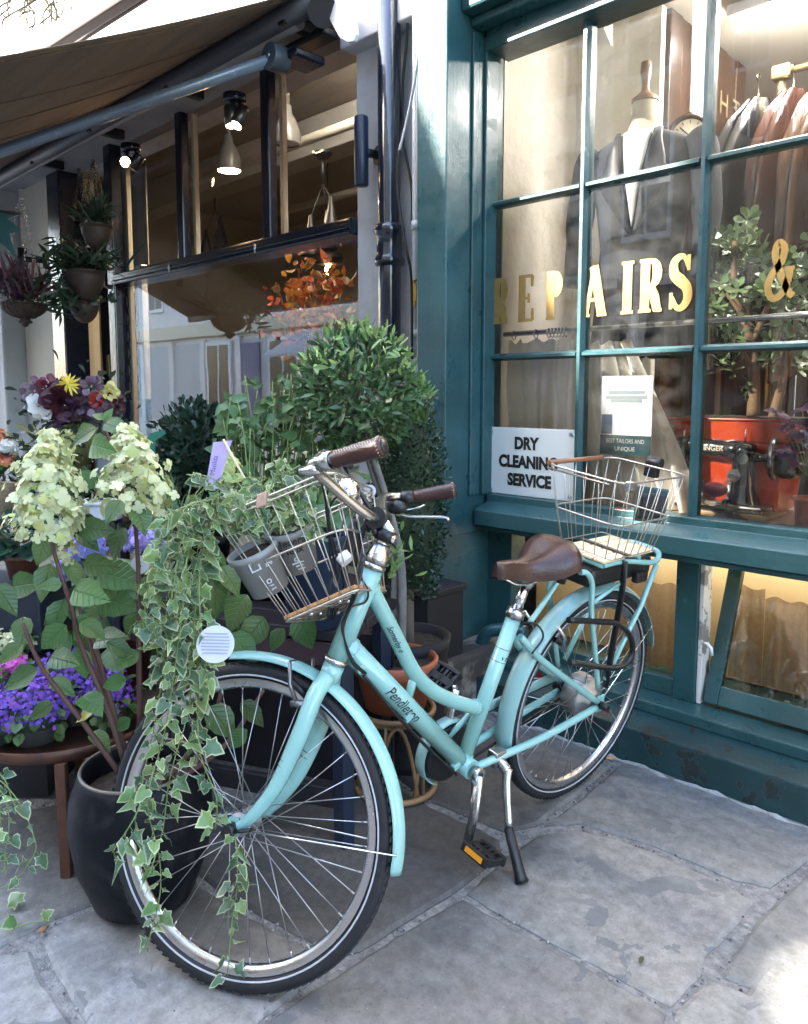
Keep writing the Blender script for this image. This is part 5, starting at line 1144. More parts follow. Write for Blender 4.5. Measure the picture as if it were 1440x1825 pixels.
wd = MB()
for P, d_, r_ in ((DT0+dd*0.027, dd, 0.0272), (BB-dd*0.026, dd, 0.0272), (BB+sd*0.028, sd, 0.0222), (LB(846, 1260)*np.array([1, 0, 1]), nrm(LB(852, 1262)-LB(810, 1250)), 0.0202), (pn_+ax_*0.60+nrm(LB(668, 1064)-(pn_+ax_*0.60))*0.026, nrm(LB(704, 1133)-LB(668, 1064)), 0.0202)):
    u, v = frame_of(d_); ring = [P+r_*(math.cos(a)*u+math.sin(a)*v)+d_*0.0012*math.sin(a*17) for a in np.linspace(0, 2*math.pi, 90)]
    wd.tube(ring, [0.0021+0.0006*math.sin(k*1.9) for k in range(90)], 6, cap=False)
bb(wd, 'weld_bead', M_MINT, frame)
fb_ = MB()
for s in (1, -1):
    for z in (0.500, 0.488):
        t_ = (0.552-z)/(0.552-0.44); c = np.array([1.047+0.053*t_, 0.0575*s, z]); fb_.ring(c, nrm((0.053, 0, -0.112)), 0.0190-0.0035*t_, 0.0010, 24, 4)
bb(fb_, 'fork_band', M_INK, st=True)
# ------------------------------------------------------------------ plants, pots and stands
M_IVY = leafmat('ivy_leaf', (0.055, 0.115, 0.055), rim=(0.36, 0.41, 0.23), lo=0.45, hi=0.95, rough=0.42, trans=0.12, rnd=0.25)
M_IVYP = leafmat('ivy_leaf_pale', (0.13, 0.22, 0.075), rim=(0.40, 0.45, 0.24), lo=0.4, hi=0.9, rough=0.42, trans=0.2, rnd=0.25)
M_HYL = leafmat('hydrangea_leaf', (0.06, 0.13, 0.036), rough=0.42, trans=0.25, rnd=0.3, veins=True)
M_HYLY = leafmat('hydrangea_leaf_yellow', (0.35, 0.33, 0.06), rough=0.45, trans=0.3, rnd=0.2)
M_PAN = leafmat('panicle_floret', (0.56, 0.59, 0.35), rough=0.6, trans=0.3, rnd=0.16)
M_PAN2 = leafmat('panicle_floret_green', (0.42, 0.46, 0.17), rough=0.6, trans=0.3, rnd=0.35)
M_BAY = leafmat('bay_leaf', (0.058, 0.118, 0.046), rough=0.36, trans=0.14, rnd=0.4)
M_BAYT = leafmat('bay_leaf_young', (0.17, 0.28, 0.085), rough=0.4, trans=0.25, rnd=0.25)
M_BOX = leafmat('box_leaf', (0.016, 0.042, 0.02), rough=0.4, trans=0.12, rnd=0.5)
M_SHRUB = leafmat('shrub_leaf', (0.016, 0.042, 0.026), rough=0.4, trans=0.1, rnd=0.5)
M_ANEM = leafmat('anemone_leaf', (0.075, 0.155, 0.06), rough=0.45, trans=0.25, rnd=0.35)
M_CAMP = leafmat('campanula_petal', (0.17, 0.075, 0.48), rough=0.6, trans=0.3, rnd=0.4)
M_BLUEH = leafmat('blue_floret', (0.33, 0.37, 0.78), rough=0.6, trans=0.3, rnd=0.18)
M_PINK = leafmat('pink_petal', (0.55, 0.11, 0.45), rough=0.6, trans=0.3, rnd=0.25)
M_EUC = leafmat('eucalyptus_leaf', (0.05, 0.085, 0.075), rough=0.55, trans=0.15, rnd=0.25)
M_DARKL = leafmat('dark_round_leaf', (0.018, 0.05, 0.03), rough=0.25, trans=0.05, rnd=0.3)
M_FERN = leafmat('fern_leaf', (0.018, 0.04, 0.02), rough=0.5, trans=0.15, rnd=0.4)
M_NPOT = mat('grey_nursery_pot', (0.115, 0.117, 0.118), rough=0.55, col2=(0.09, 0.09, 0.09), nscale=8)
M_DPOT = mat('dark_glazed_pot', (0.005, 0.006, 0.009), rough=0.42, spec=0.16, col2=(0.045, 0.045, 0.044), namt=0.7, lo=0.52, hi=0.8, detail=9, nscale=14, bump=0.15, bscale=6)
M_NAVYP = mat('navy_bucket', (0.022, 0.04, 0.085), rough=0.35)
def pot(par, c, rt, rb_, h, m, ax=(0, 0, 1), lip=0.006, n=28, soil=True, name='pot_body'):
    """tapered pot standing at c"""
    c = np.asarray(c, float); ax = nrm(ax)
    MB().lathe(c, [(0.0, 0.0), (rb_, 0.0), (rb_+(rt-rb_)*0.86, h*0.86), (rt+lip, h*0.87), (rt+lip*1.2, h), (rt-0.004, h), (rt-0.006, h*0.86), (rb_*0.9, h*0.5)], n, ax=ax).build(name, m, par)
    if soil: MB().disc(c+ax*h*0.88, rt*0.96, ax, 20).build('soil', M_SOIL, par)
def facing(p, j=0.5):
    """a leaf normal turned loosely to the open street"""
    return nrm(nrm(CAM-p)+np.array([0, 0, 0.55])+rng.normal(size=3)*j)

def vine(par, strands, size, space, m, maxp, depthj=0.03, hang=0.75, stem_r=0.0014, pale=0.0):
    T = []; Tp = []; st = MB()
    for pts in strands:
        P = spline([PD(x, y, d) for x, y, d in pts], 8)
        st.tube(P, stem_r, 5)
        L_ = np.concatenate([[0], np.cumsum(np.linalg.norm(np.diff(P, axis=0), axis=1))]); s = rng.uniform(0.2, 1)*space; k = 0
        while s < L_[-1]:
            i = min(len(P)-2, int(np.searchsorted(L_, s))-1 if s > 0 else 0); i = max(i, 0); t = (s-L_[i])/max(1e-6, L_[i+1]-L_[i]); p = P[i]+(P[i+1]-P[i])*t
            side = RT*(1 if k % 2 else -1)*rng.uniform(0.2, 1.1)+np.array([0, 0, -hang])+nrm(CAM-p)*rng.uniform(0, 0.6)+rng.normal(size=3)*0.3
            sz = size*rng.uniform(0.4, 1.35); q = p+nrm(side)*sz*0.28+nrm(CAM-p)*rng.uniform(-depthj, depthj)
            st.tube([p, q], stem_r*0.6, 4, cap=False)
            (Tp if rng.uniform() < pale else T).append(leaf_mat4(q, side, facing(q, 0.75), sz, rng.uniform(0.65, 1.1)))
            s += space*rng.uniform(0.6, 1.4); k += 1
    st.build('stem', M_STEM, par)
    k = len(T)/(len(T)+len(Tp)+1e-9)
    for q_, mm_, mp_ in ((T, m, int(maxp*k)), (Tp, M_IVYP, maxp-int(maxp*k))):
        for j, kd in enumerate(('ivy', 'ivyb', 'ivyc')): scatter(par, 'leaf', kd, mm_, q_[j::3], mp_//3)

def SW(p):
    q = steer(p)[0]; return BO+q[0]*BF+q[1]*BS+q[2]*BU
# --- ivies in the front basket
dB = float((SW((1.05, 0.02, 0.98))-CAM) @ FW)
def ivy_pot(top, bot_, rt, rb_, lab, cat, lines, d):
    a, b_ = PD(*top, d), PD(*bot_, d); t = thing('plant_pot', lab, cat, b_, 'grey pots in the front basket')
    axp = nrm(a-b_+nrm(CAM-a)*0.03); pot(t, b_, rt, rb_, np.linalg.norm(a-b_), mat('pale_grey_pot', (0.24, 0.245, 0.245), rough=0.5, col2=(0.19, 0.19, 0.19), nscale=8), ax=axp, lip=0.003)
    f = nrm(CAM-(a+b_)/2); f = nrm(f-axp*np.dot(f, axp)); xd = np.cross(axp, f)
    for s, sz, h, mm_, dx in lines:
        rr = rb_+(rt-rb_)*h/0.11
        text(s, sz, mm_, t, b_+axp*h+f*rr+xd*dx, xd, nrm(axp+f*0.15), depth=0.0012, wrap=rr, align='CENTER', name='lettering', bold=0.0004)
    return t, a
M_PWHITE = mat('pot_print', (0.5, 0.5, 0.5), rough=0.6)
p1, a1 = ivy_pot((512, 936), (534, 1012), 0.056, 0.044, 'upper grey plastic pot lettered Hedera Helix inside the front wire basket', 'plant pot',
    [('Hedera', 0.024, 0.077, M_INK, -0.005), ('Helix', 0.024, 0.056, M_INK, -0.005), ('o', 0.02, 0.036, M_PWHITE, -0.002), ('passiflora', 0.007, 0.030, M_PWHITE, 0.0), ('plants', 0.007, 0.022, M_PWHITE, 0.002), ('recycle', 0.006, 0.014, M_PWHITE, 0.004)], dB+0.02)
p2, a2 = ivy_pot((447, 975), (482, 1050), 0.056, 0.044, 'lower grey plastic pot with pale print inside the front wire basket', 'plant pot',
    [('□', 0.03, 0.07, M_PWHITE, -0.01), ('gro', 0.012, 0.072, M_PWHITE, 0.02), ('o', 0.024, 0.03, M_PWHITE, 0.005), ('eco', 0.008, 0.022, M_PWHITE, 0.006), ('pot', 0.008, 0.013, M_PWHITE, 0.008)], dB-0.03)
IV = thing('ivy_plant', 'variegated ivy spilling from the front basket in long trails over the front wheel', 'ivy', PD(420, 950, dB))
S = []
d0 = dB-0.02
def trail(pts, d): S.append([(x+rng.normal()*5, y+rng.normal()*4, d+rng.normal()*0.02) for x, y in pts])
for k in range(11):
    x = 262+k*9.6+rng.normal()*5; L_ = rng.uniform(1060, 1230)+(80 if 5 < k < 12 else 0)
    trail([(400-k*2, 880+rng.uniform(0, 25)), (max(x+30, 315), 912), (min(x+14, 368), 985), (min(x, 356), 1080), (min(x, 350)+rng.normal()*8, L_)], d0-0.10+0.015*(k % 4))
for pts in ([(330, 1000), (318, 1150), (290, 1300), (262, 1420), (285, 1520), (292, 1600), (262, 1690)],
            [(300, 1100), (280, 1250), (255, 1380), (245, 1450), (203, 1522)],
            [(360, 1050), (352, 1200), (356, 1340), (378, 1420), (384, 1480)],
            [(345, 1100), (330, 1250), (300, 1380), (282, 1480), (272, 1560)],
            [(405, 1470), (425, 1520), (427, 1580), (415, 1640), (400, 1730)]):
    trail(pts, d0-0.10)
for k in range(16):
    x = 350+k*13; trail([(470+rng.normal()*30, 900), (x, 892-0.15*(x-350)+rng.normal()*12), (x+rng.normal()*30, 868-0.2*(x-350)+rng.normal()*14)], d0+0.03+rng.normal()*0.05)
for k in range(13):
    x = 412+k*11; trail([(x-20, 925), (x, 905+rng.normal()*6), (x+10, 918+rng.normal()*8), (x+rng.normal()*12, 938)], d0+rng.normal()*0.03)
vine(IV, S, 0.036, 0.0175, M_IVY, 300, pale=0.5)
# --- hydrangea paniculata in the dark pot
HPc = PG(258, 1600); HP = thing('glazed_pot', 'large dark glazed barrel pot beside the front wheel', 'plant pot', HPc)
rr = 0.178
MB().lathe(HPc, [(0.0, 0.004), (0.105, 0.004), (0.125, 0.02), (0.162, 0.12), (rr, 0.22), (0.172, 0.29), (0.152, 0.345), (0.146, 0.36), (0.138, 0.365), (0.132, 0.355), (0.135, 0.30), (0.15, 0.2)], 40, wob=0.006).build('pot_body', M_DPOT, HP)
MB().ring(HPc+np.array([0, 0, 0.362]), (0, 0, 1), 0.142, 0.0045, 40, 8).build('pot_rim', mat('rim_glaze', (0.13, 0.115, 0.085), rough=0.4), HP)
MB().disc(HPc+np.array([0, 0, 0.30]), 0.14, (0, 0, 1), 24).build('soil', M_SOIL, HP)
HY = thing('panicle_hydrangea', 'tall hydrangea with two large creamy green cone flower heads in the dark pot', 'hydrangea', HPc+np.array([0, 0, 0.3]))
sm = MB()
for pts in ([(87, 950, 1.78), (104, 1010, 1.79), (125, 1075, 1.8), (146, 1154, 1.82), (190, 1260, 1.84), (232, 1390, 1.86)],
            [(237, 890, 1.86), (246, 1010, 1.86), (248, 1200, 1.87), (250, 1390, 1.88)],
            [(40, 1110, 1.80), (75, 1190, 1.82), (150, 1290, 1.84), (226, 1395, 1.86)],
            [(165, 1130, 1.9), (195, 1240, 1.88), (240, 1395, 1.88)], [(186, 765, 1.9), (200, 800, 1.9), (215, 870, 1.9), (225, 930, 1.9)],
            [(132, 1050, 1.92), (170, 1180, 1.9), (236, 1390, 1.88)], [(400, 1180, 1.95), (380, 1280, 1.92), (290, 1400, 1.88)], [(470, 1230, 1.97), (400, 1330, 1.92), (300, 1400, 1.88)]):
    P = spline([PD(*q) for q in pts], 6); sm.tube(P, list(np.linspace(0.0045, 0.0075, len(P))), 8)
sm.build('stem', M_STEMD, HY)
LV = [(172, 763, 122, 787), (187, 755, 224, 763), (163, 792, 192, 801), (172, 845, 124, 874), (242, 903, 262, 945), (216, 892, 190, 927), (140, 941, 198, 944), (137, 953, 175, 973), (222, 941, 195, 992),
      (87, 952, 67, 1004), (99, 941, 122, 967), (90, 1005, 70, 1066), (114, 1000, 152, 1042), (175, 1020, 248, 1034), (131, 1052, 181, 1063), (114, 1069, 85, 1130), (140, 1084, 175, 1110), (172, 1063, 242, 1083),
      (242, 1093, 222, 1135), (143, 1110, 187, 1132), (117, 1113, 70, 1160), (169, 1145, 216, 1128), (190, 1145, 239, 1165), (137, 1154, 157, 1202), (-8, 1042, 30, 1090), (23, 1046, 64, 1037), (41, 1100, 38, 1150),
      (40, 1148, -5, 1180), (90, 1172, 130, 1177), (68, 1194, 0, 1224), (94, 1252, 50, 1282), (90, 1212, 130, 1232), (148, 1240, 178, 1262), (162, 1306, 196, 1330), (232, 1280, 203, 1304), (137, 1158, 158, 1207),
      (150, 1005, 200, 1010), (205, 1040, 170, 1075), (245, 1035, 280, 1060), (248, 1110, 285, 1140), (245, 1160, 205, 1190), (225, 1210, 180, 1225), (160, 1095, 130, 1140), (110, 1040, 72, 1045), (183, 748, 165, 735), (185, 750, 200, 728),
      (385, 1000, 382, 1088), (396, 1040, 372, 1105), (440, 1060, 402, 1122), (530, 1098, 556, 1158), (470, 1100, 430, 1156), (430, 1250, 472, 1292), (372, 1260, 420, 1312), (360, 1300, 335, 1340), (450, 1190, 495, 1215), (410, 1130, 460, 1175),
      (390, 1180, 350, 1215), (505, 1120, 480, 1160), (440, 1300, 405, 1335), (395, 1010, 425, 1050), (375, 980, 400, 1040)]
T = []
for x0, y0, x1, y1 in LV:
    dd_ = (1.93 if x0 > 300 else 1.84)+rng.normal()*0.05; a = PD(x0, y0, dd_); b_ = PD(x1, y1, dd_-rng.uniform(0.0, 0.06)); sz = np.linalg.norm(b_-a)*1.03
    T.append(leaf_mat4(a, b_-a, facing(a, 0.35), sz, rng.uniform(0.85, 1.15)))
scatter(HY, 'leaf', 'ovate', M_HYL, T, 100)
T = [leaf_mat4(PD(170, 1266, 1.83), PD(128, 1282, 1.83)-PD(170, 1266, 1.83), facing(HPc, 0.2), 0.06), leaf_mat4(PD(84, 1190, 1.82), PD(80, 1212, 1.82)-PD(84, 1190, 1.82), facing(HPc, 0.2), 0.03)]
scatter(HY, 'leaf', 'ovate', M_HYLY, T, 5)
def panicle(par, top, bot_, rpx, d, n, size, maxp, m=M_PAN, shape=None):
    a, b_ = PD(*top, d), PD(*bot_, d); axv = nrm(a-b_); H = np.linalg.norm(a-b_); T = []; u, v = frame_of(axv); r0 = rpx*d/CF
    for k in range(n):
        t = rng.uniform(0, 1)**0.85; ph = rng.uniform(0, 2*math.pi); e = math.cos(ph)*u+math.sin(ph)*v
        prof = (0.22+0.78*math.sin(min(1.0, (1-t)*1.25)*math.pi/2)) if shape is None else shape(t)
        if t < 0.12: prof *= 0.75+2*t
        lump = 1+0.16*math.sin(ph*5+t*17)+0.12*math.sin(ph*3-t*23)
        r_ = r0*prof*lump*rng.uniform(0.72, 1.05); p = b_+axv*H*t+e*r_
        nn = nrm(e*0.9+axv*(0.25+0.5*t)+rng.normal(size=3)*0.38); T.append(leaf_mat4(p, np.cross(nn, rdir()), nn, size*rng.uniform(0.55, 1.25)*(0.7 if t > 0.8 else 1)))
    if m is not M_PAN: return scatter(par, 'floret', 'floret', m, T, maxp, 'florets')
    for q_, m_, p_ in ((T[::5], M_PAN2, maxp//5), ([t for i, t in enumerate(T) if i % 5], M_PAN, maxp-maxp//5)): scatter(par, 'floret', 'floret', m_, q_, p_, 'florets')
panicle(HY, (88, 768), (84, 962), 62, 1.76, 330, 0.0195, 75)
panicle(HY, (226, 760), (238, 915), 64, 1.84, 300, 0.0195, 75)
panicle(HY, (135, 895), (130, 935), 22, 1.8, 40, 0.018, 10); panicle(HY, (275, 890), (285, 930), 18, 1.86, 26, 0.018, 8); panicle(HY, (125, 960), (112, 1000), 16, 1.86, 26, 0.014, 6)
BHd = thing('small_panicle', 'small lime green hydrangea head behind the lilac label', 'flower', PD(412, 860, 2.05))
panicle(BHd, (405, 808), (415, 870), 24, 2.05, 110, 0.017, 30, leafmat('lime_floret', (0.42, 0.52, 0.2), rough=0.6, trans=0.3, rnd=0.2))
MB().tube([PD(413, 865, 2.05), PD(420, 960, 2.05), PD(425, 1150, 2.05)], 0.004, 6).build('stem', M_STEM, BHd)
# --- round brown metal table with bellflowers
zt_ = 0.325; e1 = PG(108, 1348, zt_); cT = e1+nrm(np.array([FW[0], FW[1], 0])*1.0-RT*0.35)*0.29; RTb = np.linalg.norm((cT-e1)[:2])
M_RUST = mat('brown_metal', (0.07, 0.03, 0.02), rough=0.45, metal=0.3, col2=(0.14, 0.06, 0.035), nscale=14, namt=0.8, bump=0.1)
TB = thing('round_table', 'low round brown metal plant table under the purple bellflowers', 'plant table', (cT[0], cT[1], 0))
MB().lathe((cT[0], cT[1], zt_), [(0, -0.018), (RTb-0.02, -0.018), (RTb, -0.018), (RTb, 0.012), (RTb-0.004, 0.014), (RTb-0.008, 0.0), (0, 0.0)], 48).build('table_top', M_RUST, TB)
lf = PG(120, 1562); 
for k in range(4):
    if k == 0: t0, b0 = np.array([e1[0], e1[1], zt_-0.018]), lf
    else:
        an = math.atan2(e1[1]-cT[1], e1[0]-cT[0])+k*math.pi/2; ee = np.array([math.cos(an), math.sin(an), 0]); t0 = np.array([cT[0], cT[1], zt_-0.018])+ee*(RTb-0.02); b0 = np.array([cT[0], cT[1], 0])+ee*(RTb+0.01)
    d_ = nrm(b0-t0); sx_ = nrm(np.cross(d_, FW)); sy_ = np.cross(d_, sx_); L_ = np.linalg.norm(b0-t0)/2
    MB().obox((t0+b0)/2, sx_*0.0145, sy_*0.012, d_*L_).build('leg', M_RUST, TB, bevel=0.003)
def mound(name, lab, cat, px, py, d, rx, rz, n, kind, size, m, maxp, green=M_HYL, potm=M_NPOT, grp=None, base=None, gn=60, gs=0.03, gk='round'):
    c = PD(px, py, d); t = thing(name, lab, cat, (c[0], c[1], base if base is not None else c[2]-rz), grp); T = []; G_ = []
    for k in range(n):
        v = rdir(); 
        if v[2] < -0.35: v[2] *= -1
        v = nrm(v+nrm(CAM-c)*0.35); r_ = rng.uniform(0.82, 1.06)*(1+0.12*math.sin(9*v[0]+7*v[1]+5*v[2])); p = c+v*np.array([rx, rx, rz])*r_
        nn = nrm(v+rng.normal(size=3)*0.4); T.append(leaf_mat4(p, np.cross(nn, rdir()), nn, size*rng.uniform(0.7, 1.2)))
    for k in range(gn):
        v = nrm(rdir()*np.array([1, 1, 0.7])); p = c+v*np.array([rx, rx, rz])*rng.uniform(0.5, 1.0); G_.append(leaf_mat4(p, v+np.array([0, 0, -0.3]), nrm(v+np.array([0, 0, 0.8])), gs*rng.uniform(0.7, 1.3)))
    scatter(t, 'flower', kind, m, T, maxp, 'flowers')
    if gn: scatter(t, 'leaf', gk, green, G_, min(20, gn))
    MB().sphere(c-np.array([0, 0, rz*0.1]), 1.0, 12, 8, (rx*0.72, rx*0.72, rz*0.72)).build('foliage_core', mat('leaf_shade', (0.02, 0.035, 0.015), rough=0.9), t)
    if potm:
        zb = base if base is not None else c[2]-rz*1.5; pot(t, (c[0], c[1], zb), rx*0.62, rx*0.5, max(0.05, c[2]-rz*0.25-zb), potm, lip=0.003)
    return t
mound('bellflower', 'mound of deep purple bellflowers at the front of the brown table', 'flower', 62, 1262, 2.16, 0.125, 0.085, 620, 'floret', 0.0085, M_CAMP, 70, base=zt_)
mound('bellflower', 'purple bellflowers behind the front mound on the brown table', 'flower', 120, 1212, 2.28, 0.125, 0.085, 460, 'floret', 0.0085, M_CAMP, 40, base=zt_)
mound('bellflower', 'purple bellflowers nearest the dark barrel pot on the table', 'flower', 190, 1245, 2.22, 0.085, 0.08, 320, 'floret', 0.0085, M_CAMP, 30, base=zt_)
mound('bellflower', 'purple bellflowers cut by the left edge of the picture', 'flower', -16, 1280, 2.13, 0.08, 0.07, 260, 'floret', 0.0085, M_CAMP, 20, base=zt_)
mound('carnation', 'magenta pink carnations left of the purple bellflowers', 'flower', 24, 1192, 2.26, 0.05, 0.035, 130, 'floret', 0.014, M_PINK, 25, base=zt_)
mound('pale_primula', 'pale cream flowers behind the magenta carnations', 'flower', 20, 1150, 2.4, 0.08, 0.05, 160, 'floret', 0.012, leafmat('cream_petal', (0.55, 0.58, 0.36), rough=0.6, trans=0.3, rnd=0.2), 20, base=zt_)
for x, y in ((84, 1163), (160, 1143)):
    pass
mound('blue_hydrangea', 'pale blue mophead hydrangea behind the tall stems, middle head', 'hydrangea', 160, 982, 1.97, 0.044, 0.036, 130, 'floret', 0.02, M_BLUEH, 30, potm=None, gn=0)
mound('blue_hydrangea', 'lilac blue mophead hydrangea right of the middle blue head', 'hydrangea', 258, 968, 2.0, 0.055, 0.034, 150, 'floret', 0.02, leafmat('lilac_floret', (0.36, 0.32, 0.72), rough=0.6, trans=0.3, rnd=0.2), 30, potm=None, gn=0)
mound('blue_hydrangea', 'pale blue mophead with one pink floret, lowest of the blue heads', 'hydrangea', 122, 1020, 1.95, 0.032, 0.032, 100, 'floret', 0.02, M_BLUEH, 25, potm=None, gn=0)
BP = thing('hydrangea_foliage', 'bushy green hydrangea foliage below the blue flower heads', 'plant', PD(200, 1100, 2.35))
T = []
for k in range(90):
    p = PD(float(rng.uniform(90, 340)), float(rng.uniform(985, 1180)), 2.35+rng.uniform(-0.1, 0.25)); v = rdir(); T.append(leaf_mat4(p, v*np.array([1, 1, 0.6])-np.array([0, 0, 0.2]), facing(p, 0.5), rng.uniform(0.06, 0.11)))
scatter(BP, 'leaf', 'ovate', M_HYL, T, 90)
pot(BP, PD(200, 1190, 2.5)*np.array([1, 1, 0])+np.array([0, 0, 0.35]), 0.14, 0.11, 0.2, mat('burgundy_pot', (0.06, 0.015, 0.02), rough=0.4))
# --- tags
def disc_tag(px, py, d, rpx, lab, lines, tilt_=0.1):
    c = PD(px, py, d); n_ = nrm(nrm(CAM-c)+UPV*tilt_); t = thing('plant_tag', lab, 'plant tag', c); MB().disc(c, rpx*d/CF, n_, 40, 0.0015).build('tag_disc', mat('tag_white', (0.44, 0.46, 0.52), rough=0.5, col2=(0.38, 0.40, 0.46), nscale=12), t)
    u = nrm(RT-n_*np.dot(RT, n_)); v = np.cross(n_, u); sx_ = rpx*d/CF
    q = MB()
    for k in range(lines):
        y = sx_*(0.55-1.2*k/lines); w_ = math.sqrt(max(0, 1-(y/sx_)**2))*sx_*0.75; q.obox(c+n_*0.0008+v*y, u*w_, v*sx_*0.035, n_*0.0003)
    if lines: q.build('tag_print', mat('tag_ink', (0.24, 0.26, 0.32), rough=0.6), t)
    return t, c, u, v, n_
disc_tag(384, 1148, 1.60, 33, 'round white plant label with faint printed lines beside the ivy trails', 7)
t, c, u, v, n_ = disc_tag(250, 1006, 1.9, 16, 'small lilac round tag with letter S among the hydrangea leaves', 0)
text('S', 0.022, M_INK, t, c-u*0.007-v*0.008+n_*0.001, u, v)
t, c, u, v, n_ = disc_tag(659, 875, 2.15, 11, 'small round white tag on the topiary stem behind the handlebar', 0); text('26', 0.012, mat('tag_ink2', (0.3, 0.33, 0.4)), t, c-u*0.007-v*0.004+n_*0.001, u, v)
LT = thing('plant_label', 'lilac rectangular plant label on a cream stick left of the basket', 'plant label', PD(392, 830, 2.0))
q = [PD(x, y, 2.0) for x, y in ((366, 868), (380, 788), (413, 785), (388, 872))]; MB().prism(q, FW*0.002).build('label_card', mat('lilac_card', (0.42, 0.34, 0.62), rough=0.5), LT)
u = nrm(PD(384, 800, 1.995)-PD(374, 850, 1.995)); text('Matilda', 0.018, mat('label_ink', (0.08, 0.05, 0.2)), LT, PD(382, 848, 1.995), u, nrm(np.cross(-FW, u)), depth=0.001)
MB().tube([PD(398, 783, 1.985), PD(440, 860, 1.99), PD(446, 900, 1.99)], 0.0032, 8).build('stick', mat('cream_stick', (0.62, 0.52, 0.32), rough=0.5), LT)
# --- ball topiary
dT = 2.32
sc = PG(705, 1402); TP = thing('topiary_tree', 'ball clipped bay tree on a bare stem standing in the terracotta pot', 'tree', (sc[0], sc[1], 0.46))
zp = 0.285
RS = thing('rattan_stand', 'bent rattan plant stand below the terracotta pot', 'plant stand', (sc[0], sc[1], 0))
M_RAT = mat('rattan', (0.25, 0.15, 0.07), rough=0.45, col2=(0.16, 0.09, 0.04), nscale=30)
MB().ring((sc[0], sc[1], 0.012), (0, 0, 1), 0.13, 0.010, 36, 8).build('base_ring', M_RAT, RS); MB().ring((sc[0], sc[1], zp-0.012), (0, 0, 1), 0.125, 0.010, 36, 8).build('top_ring', M_RAT, RS)
MB().ring((sc[0], sc[1], zp-0.03), (0, 0, 1), 0.115, 0.008, 36, 8).build('top_ring', M_RAT, RS)
for k in range(6):
    a = k*math.pi/3+0.3; pts = []
    for t in np.linspace(0, 1, 13):
        an = a+(t-0.5)*1.15; h = zp-0.03-(2*t-1)**2*(zp-0.05) if True else 0
        pts.append((sc[0]+0.122*math.cos(an), sc[1]+0.122*math.sin(an), max(0.015, h)))
    MB().tube(pts, 0.0065, 8).build('rattan_hoop', M_RAT, RS)
for k in range(6):
    a = k*math.pi/3; MB().tube([(sc[0]+0.125*math.cos(a), sc[1]+0.125*math.sin(a), 0.015), (sc[0]+0.12*math.cos(a), sc[1]+0.12*math.sin(a), zp-0.015)], 0.0055, 8).build('rattan_upright', M_RAT, RS)
TPP = thing('terracotta_pot', 'orange terracotta pot with bare soil under the ball tree', 'plant pot', (sc[0], sc[1], zp))
MB().lathe((sc[0], sc[1], zp), [(0.0, 0.0), (0.10, 0.0), (0.128, 0.115), (0.138, 0.118), (0.141, 0.158), (0.137, 0.163), (0.128, 0.163), (0.124, 0.15), (0.115, 0.1)], 40).build('pot_body', M_TERRA, TPP)
MB().disc((sc[0], sc[1], zp+0.135), 0.125, (0, 0, 1), 28).build('soil', M_SOIL, TPP)
cB = PD(640, 694, dT+0.02); Rb = 0.185
tr = MB()
for dx in (-0.012, 0.014): tr.tube(spline([(sc[0]+dx*2, sc[1], zp+0.13), (sc[0]+dx+0.004, sc[1], 0.8), (cB[0]+dx, cB[1], cB[2]-0.1)], 6), [0.014]*7+[0.011]*6, 10)
tr.build('trunk', mat('grey_bark', (0.17, 0.165, 0.155), rough=0.8, col2=(0.08, 0.075, 0.07), nscale=22, bump=0.4, bscale=50), TP)
br = MB()
for k in range(30):
    v = rdir(); br.tube(spline([cB-np.array([0, 0, 0.08]), cB+v*0.08, cB+v*0.17], 4), 0.0028, 5)
br.build('branch', M_BARK, TP)
T = []; T2 = []
for k in range(2700):
    v = rdir(); r_ = Rb*rng.uniform(0.66, 1.0)*(1+0.035*math.sin(11*v[0]+8*v[2])); p = cB+v*r_*np.array([1, 1, 1.06])
    g_ = nrm(v*0.8+np.array([0, 0, 0.45])+rng.normal(size=3)*0.7); nn = nrm(v+rng.normal(size=3)*0.8)
    (T2 if (v[2] > 0.1 and r_ > 0.9*Rb and rng.uniform() < 0.4+0.4*v[2]) else T).append(leaf_mat4(p, g_, nn, rng.uniform(0.026, 0.047), rng.uniform(1.0, 1.5)))  # paler leaves towards the crown top put sunlight into the colour
for k in range(40):
    p = PD(float(rng.uniform(735, 762)), float(rng.uniform(675, 760)), dT+0.05); T2.append(leaf_mat4(p, nrm(np.array([0.2, 0, 0.8])+rng.normal(size=3)*0.4), rdir(), rng.uniform(0.03, 0.05), 1.2))
scatter(TP, 'leaf', 'lance', M_BAY, T, 220); scatter(TP, 'leaf', 'lance', M_BAYT, T2, 80)
T = []
for k in range(70):
    y = rng.uniform(900, 1030); p = PD(690+float(rng.normal()*16), float(y), dT); T.append(leaf_mat4(p, nrm(rdir()+np.array([0, 0, 0.6])), rdir(), rng.uniform(0.03, 0.055)))
scatter(TP, 'leaf', 'lance', M_BAYT, T, 0, 'side_shoots')
